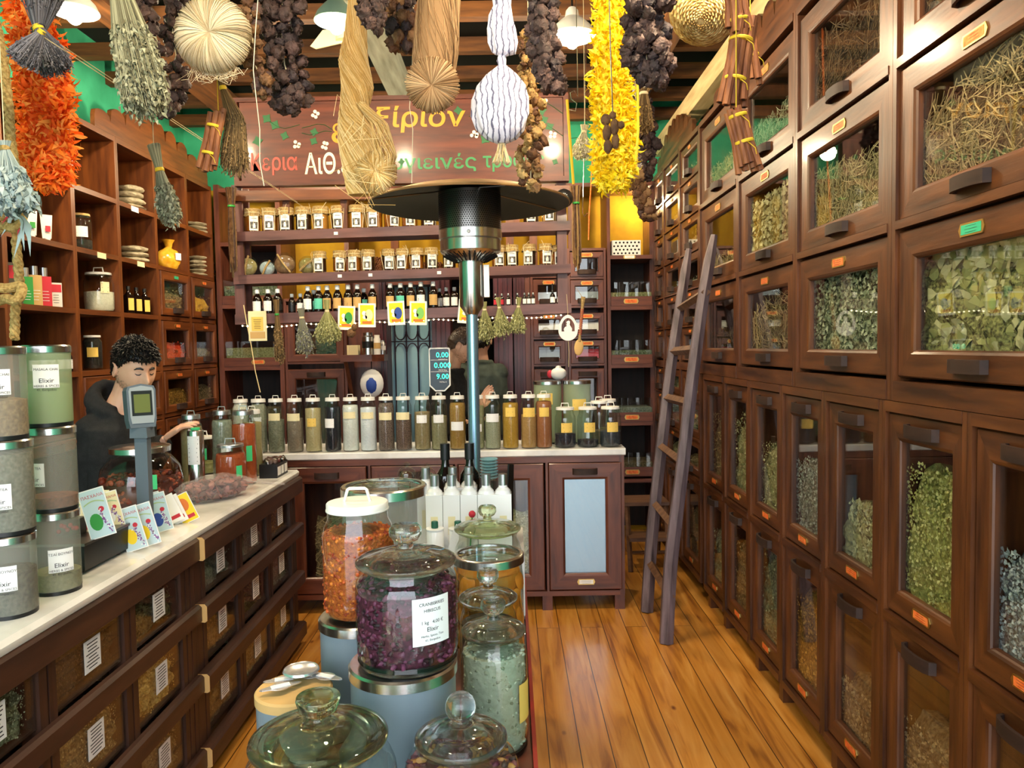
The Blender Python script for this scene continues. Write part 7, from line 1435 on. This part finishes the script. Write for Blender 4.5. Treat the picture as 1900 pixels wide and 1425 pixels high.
def person(label, Mh, sk, skin, hair, cloth, seed, hood=False, beard=True, hands=(), pants='jeans', loc=None, hairlen=.03, nh=900, short=False, group=None, back=False):
    """sk: dict of world points: neck, chest, hip, sL eL wL, sR eR wR; floor"""
    loc = V((sk['hip'].x, sk['hip'].y, 0)); t = thing('person', loc, label, 'person', group)
    hc = Mh@V((0, 0, 0)); sc = Mh.to_scale().x
    ax = (sk['sL']-sk['sR']).normalized()
    def torso(mb, g, arms=True, wristcut=0.0):
        n = 20; lv = [(sk['hip'], .165, .115), (sk['hip'].lerp(sk['chest'], .5), .155, .11), (sk['chest'], .175, .125), (sk['chest'].lerp(sk['neck'], .62), .165, .105), (sk['chest'].lerp(sk['neck'], .92), .085, .07)]
        vs = []; fw = ax.cross(V((0, 0, 1))).normalized()
        for c, a, b in lv: vs += [c+ax*cos(2*pi*i/n)*(a+g)+fw*sin(2*pi*i/n)*(b+g) for i in range(n)]
        mb.add(vs, [(j*n+i, j*n+(i+1) % n, (j+1)*n+(i+1) % n, (j+1)*n+i) for j in range(4) for i in range(n)]+[tuple(range(n))[::-1], tuple(4*n+i for i in range(n))])
        for s in 'LR':
            S, E, W_ = sk['s'+s], sk['e'+s], sk['w'+s]; mb.sph(S, .062+g, 14, 10); e2 = E.lerp(W_, 1-wristcut)
            mb.tube([S.lerp(sk['chest'], .3), S, S.lerp(E, .5), E], [.06+g, .058+g, .05+g, .043+g], 14); mb.sph(E, .043+g, 12, 8); mb.tube([E, E.lerp(e2, .5), e2], [.042+g, .038+g*1.1, .028+g*1.1], 14)
    mb = MB(); head_mesh(mb, Mh)
    nb = Mh@V((-.02, 0, -.05)); mb.tube([nb, nb.lerp(sk['neck'], .5), sk['neck'], sk['neck']-V((0, 0, .08))], [.052*sc, .052*sc, .062*sc, .08*sc], 18); torso(mb, -.012)
    for w_, d_, u_, c_, th_ in hands: hand(mb, w_, d_, u_, 1.0, c_, th_)
    for s in (-1, 1):
        q = sk['hip']+ax*.085*s; mb.tube([q, V((q.x, q.y, .48)), V((q.x, q.y, .1))], [.075, .052, .036], 12)
    body = mb.build('body', skin, t, world=True); remesh(body, .0042, 1)
    mb = MB(); torso(mb, .014, wristcut=.10)
    if hood:
        c = sk['neck']; f = (Mh.to_3x3()@V((1, 0, 0))); f.z = 0; f.normalize(); s_ = V((-f.y, f.x, 0))
        for k, (R, r, dz) in enumerate(((.092, .034, -.005), (.100, .032, .030), (.085, .026, .055))):
            mb.tube([c-f*.028+f*cos(a)*R+s_*sin(a)*R*1.02+V((0, 0, dz-.035*cos(a)+(.03 if k else 0)*(-cos(a)))) for a in [pi*.14+2*pi*.86*i/24 for i in range(25)]], r, 10)
        mb.sph(c-f*.115+V((0, 0, -.02)), (.085, .10, .075), 14, 10)
    else: mb.tube([sk['neck']+V((.075*cos(a), .07*sin(a), .0)) for a in [2*pi*i/20 for i in range(21)]], .02, 8)
    cl = mb.build('hooded_top' if hood else 'top', cloth, t, world=True); remesh(cl, .008, 3, .018, .09)
    mb = MB()
    for s in (-1, 1): q = sk['hip']+ax*.085*s; mb.tube([q+V((0, 0, .05)), V((q.x, q.y, .48)), V((q.x, q.y, .055))], [.10, .075, .058], 14)
    mb.build('trousers', pants, t, world=True)
    for s in (-1, 1): q = sk['hip']+ax*.085*s; f = ax.cross(V((0, 0, 1))).normalized(); f = f if f.dot(Mh.to_3x3()@V((1, 0, 0))) > 0 else -f; mb = MB(); mb.sph(V((q.x, q.y, .04))+f*.05, (.06, .06, .04), 12, 8); mb.sph(V((q.x, q.y, .035))+f*.11, (.05, .05, .034), 12, 8); mb.build('shoe', 'shoe', t, world=True)
    # hair: cap plus tufts
    rn = random.Random(seed); mb = MB(); n, m = 60, 46; vs = []
    def inhair(p): 
        lim = .052 if p.x > .055 else .052-(.055-p.x)*1.1 if p.x > .0 else -.012-(-p.x)*.75
        return p.z > max(lim, -.062) and not (p.x > -.028 and p.x < .018 and p.z < .022)
    cap = []
    for j in range(m+1):
        th = pi*.80*j/m
        for i in range(n):
            a = 2*pi*i/n; d = V((sin(th)*cos(a), sin(th)*sin(a), cos(th))); p = head_pt(d); ok = inhair(p); cap.append(ok); k = (.012*(.5 if p.z < 0 else 1) if ok else -.006)+(.004*noise.noise(d*9) if ok else 0); vs.append(Mh@(p+d*k))
    fs = [(j*n+i, (j+1)*n+i, (j+1)*n+(i+1) % n, j*n+(i+1) % n) for j in range(m) for i in range(n) if cap[j*n+i] or cap[(j+1)*n+(i+1) % n]]
    mb.add(vs, fs); q = 0; R3 = Mh.to_3x3().normalized()
    while q < nh:
        d = rv(rn); p = head_pt(d)
        if not inhair(p): continue
        q += 1; top = max(0, min(1, (p.z-.02)/.06)); L = hairlen*(.35+.9*top)*rn.uniform(.7, 1.2)*(.5 if short else 1); f = R3@V((.55*top if p.x > 0 else -.2, rn.gauss(0, .3), -.25*(1-top))); dn = (R3@d*(.8)+f+rv(rn)*.35).normalized(); b = Mh@(p+d*.004); c2 = rv(rn)*L*.28
        mb.tube([b, b+dn*L*.4+c2*.3, b+dn*L*.75+c2-V((0, 0, L*.1)), b+dn*L*.95+c2*1.3-V((0, 0, L*.35))], [.0036, .0034, .0026, .0006], 4, cap=False)
    mb.build('hair', hair, t, world=True, ang=80)
    if not back:
        mb = MB()
        for s in (-1, 1):
            e = lambda pts, rr, off=.002: mb.tube([Mh@(head_pt(V((1, y*13.5, z*8.6)).normalized())+V((off, 0, 0))) for y, z in pts], rr, 5)
            e([(s*.014, .026), (s*.026, .032), (s*.040, .031), (s*.050, .024)], [.0040, .0056, .0046, .0018]); e([(s*.018, .006), (s*.026, .001), (s*.035, .001), (s*.044, .006)], [.0014, .0026, .0026, .0012], .0020)
        mb.build('brows_and_lashes', hair, t, world=True)
        mb = MB(); mb.tube([Mh@(head_pt(V((1, y*13.5*.9, -.0655*8.6)).normalized())+V((.0005, 0, 0))) for y in (-.022, -.010, 0, .010, .022)], [.001, .0030, .0034, .0030, .001], 6); mb.build('lips', 'lip', t, world=True)
    if beard:
        mb = MB(); q = 0
        while q < 1500:
            d = rv(rn); p = head_pt(d)
            if p.z > .0 or p.x < -.022 or p.z < -.119: continue
            if p.x > .045 and p.z > -.045: continue
            if abs(p.y) < .024 and -.074 < p.z < -.058: continue
            if p.x > .02 and p.z > -.035-.0*p.x: continue
            q += 1; b = Mh@(p+d*.0002); dn = (R3@(d+V((.1, 0, -.6)))+rv(rn)*.4).normalized(); L = .0075*rn.uniform(.5, 1.1); s = dn.cross(rv(rn)).normalized()*.0007; mb.add([b-s, b+s, b+dn*L], [(0, 1, 2)])
        mb.build('beard', 'beard', t, world=True, smooth=False)
    return t
def headM(u, v, Y, yaw, pitch, s, roll=0): return Matrix.Translation(P(u, v, Y=Y))@Matrix.Rotation(radians(yaw), 4, 'Z')@Matrix.Rotation(radians(pitch), 4, 'Y')@Matrix.Rotation(radians(roll), 4, 'X')@Matrix.Scale(s, 4)
Y = 3.47
person('young man with dark curly hair in a black hoodie looking down behind the left counter', headM(250, 684, Y, -38, 17, 1.13),
       dict(neck=P(222, 762, Y=Y+.02), chest=P(212, 850, Y=Y+.02), hip=V((-1.90, Y+.02, .92)), sR=P(172, 800, Y=3.40), eR=P(188, 895, Y=3.36), wR=P(262, 890, Y=3.44), sL=P(262, 795, Y=3.66), eL=P(282, 862, Y=3.70), wL=P(306, 812, Y=3.62)),
       'skin_a', 'hair_black', 'black_cloth', 3, hood=True, hands=[(P(308, 811, Y=3.61), P(345, 786, Y=3.60)-P(308, 811, Y=3.61), V((-.2, -.3, 1)), .35, -1), (P(264, 890, Y=3.44), V((.8, .2, -.1)), V((0, 0, 1)), .5, 1)], nh=2600, hairlen=.022)
Y = 5.12
person('bearded man in a black jacket bending his head behind the heater pole', headM(857, 642, Y, -8, 26, .98),
       dict(neck=P(838, 688, Y=Y+.02), chest=P(832, 760, Y=Y+.05), hip=V((-.42, Y+.05, .92)), sR=P(822, 715, Y=5.02), eR=P(826, 790, Y=5.0), wR=P(868, 782, Y=5.02), sL=P(862, 722, Y=5.28), eL=P(872, 775, Y=5.2), wL=P(890, 755, Y=5.06)),
       'skin_b', 'hair_brown', 'black_cloth', 5, hands=[(P(891, 757, Y=5.05), P(906, 722, Y=5.02)-P(891, 757, Y=5.05), V((-.7, -.6, .2)), .25, 1), (P(870, 780, Y=5.02), V((.8, 0, .1)), V((0, 0, 1)), .5, 1)], short=True, nh=900, hairlen=.03)
Y = 5.62
person('person with black hair in a grey-green top, back turned, behind the pole', headM(893, 632, Y, 82, 5, .95),
       dict(neck=P(893, 672, Y=Y), chest=P(896, 735, Y=Y), hip=V((-.21, Y, .90)), sL=P(862, 692, Y=Y), eL=P(854, 760, Y=Y), wL=P(862, 815, Y=Y+.1), sR=P(924, 692, Y=Y), eR=P(930, 760, Y=Y), wR=P(928, 815, Y=Y+.1)),
       'skin_b', 'hair_black', 'green_cloth', 7, beard=False, hands=[(P(862, 817, Y=Y+.1), V((0, .2, -1)), V((0, 1, 0)), .3, 1), (P(928, 817, Y=Y+.1), V((0, .2, -1)), V((0, 1, 0)), .3, -1)], back=True, nh=700)
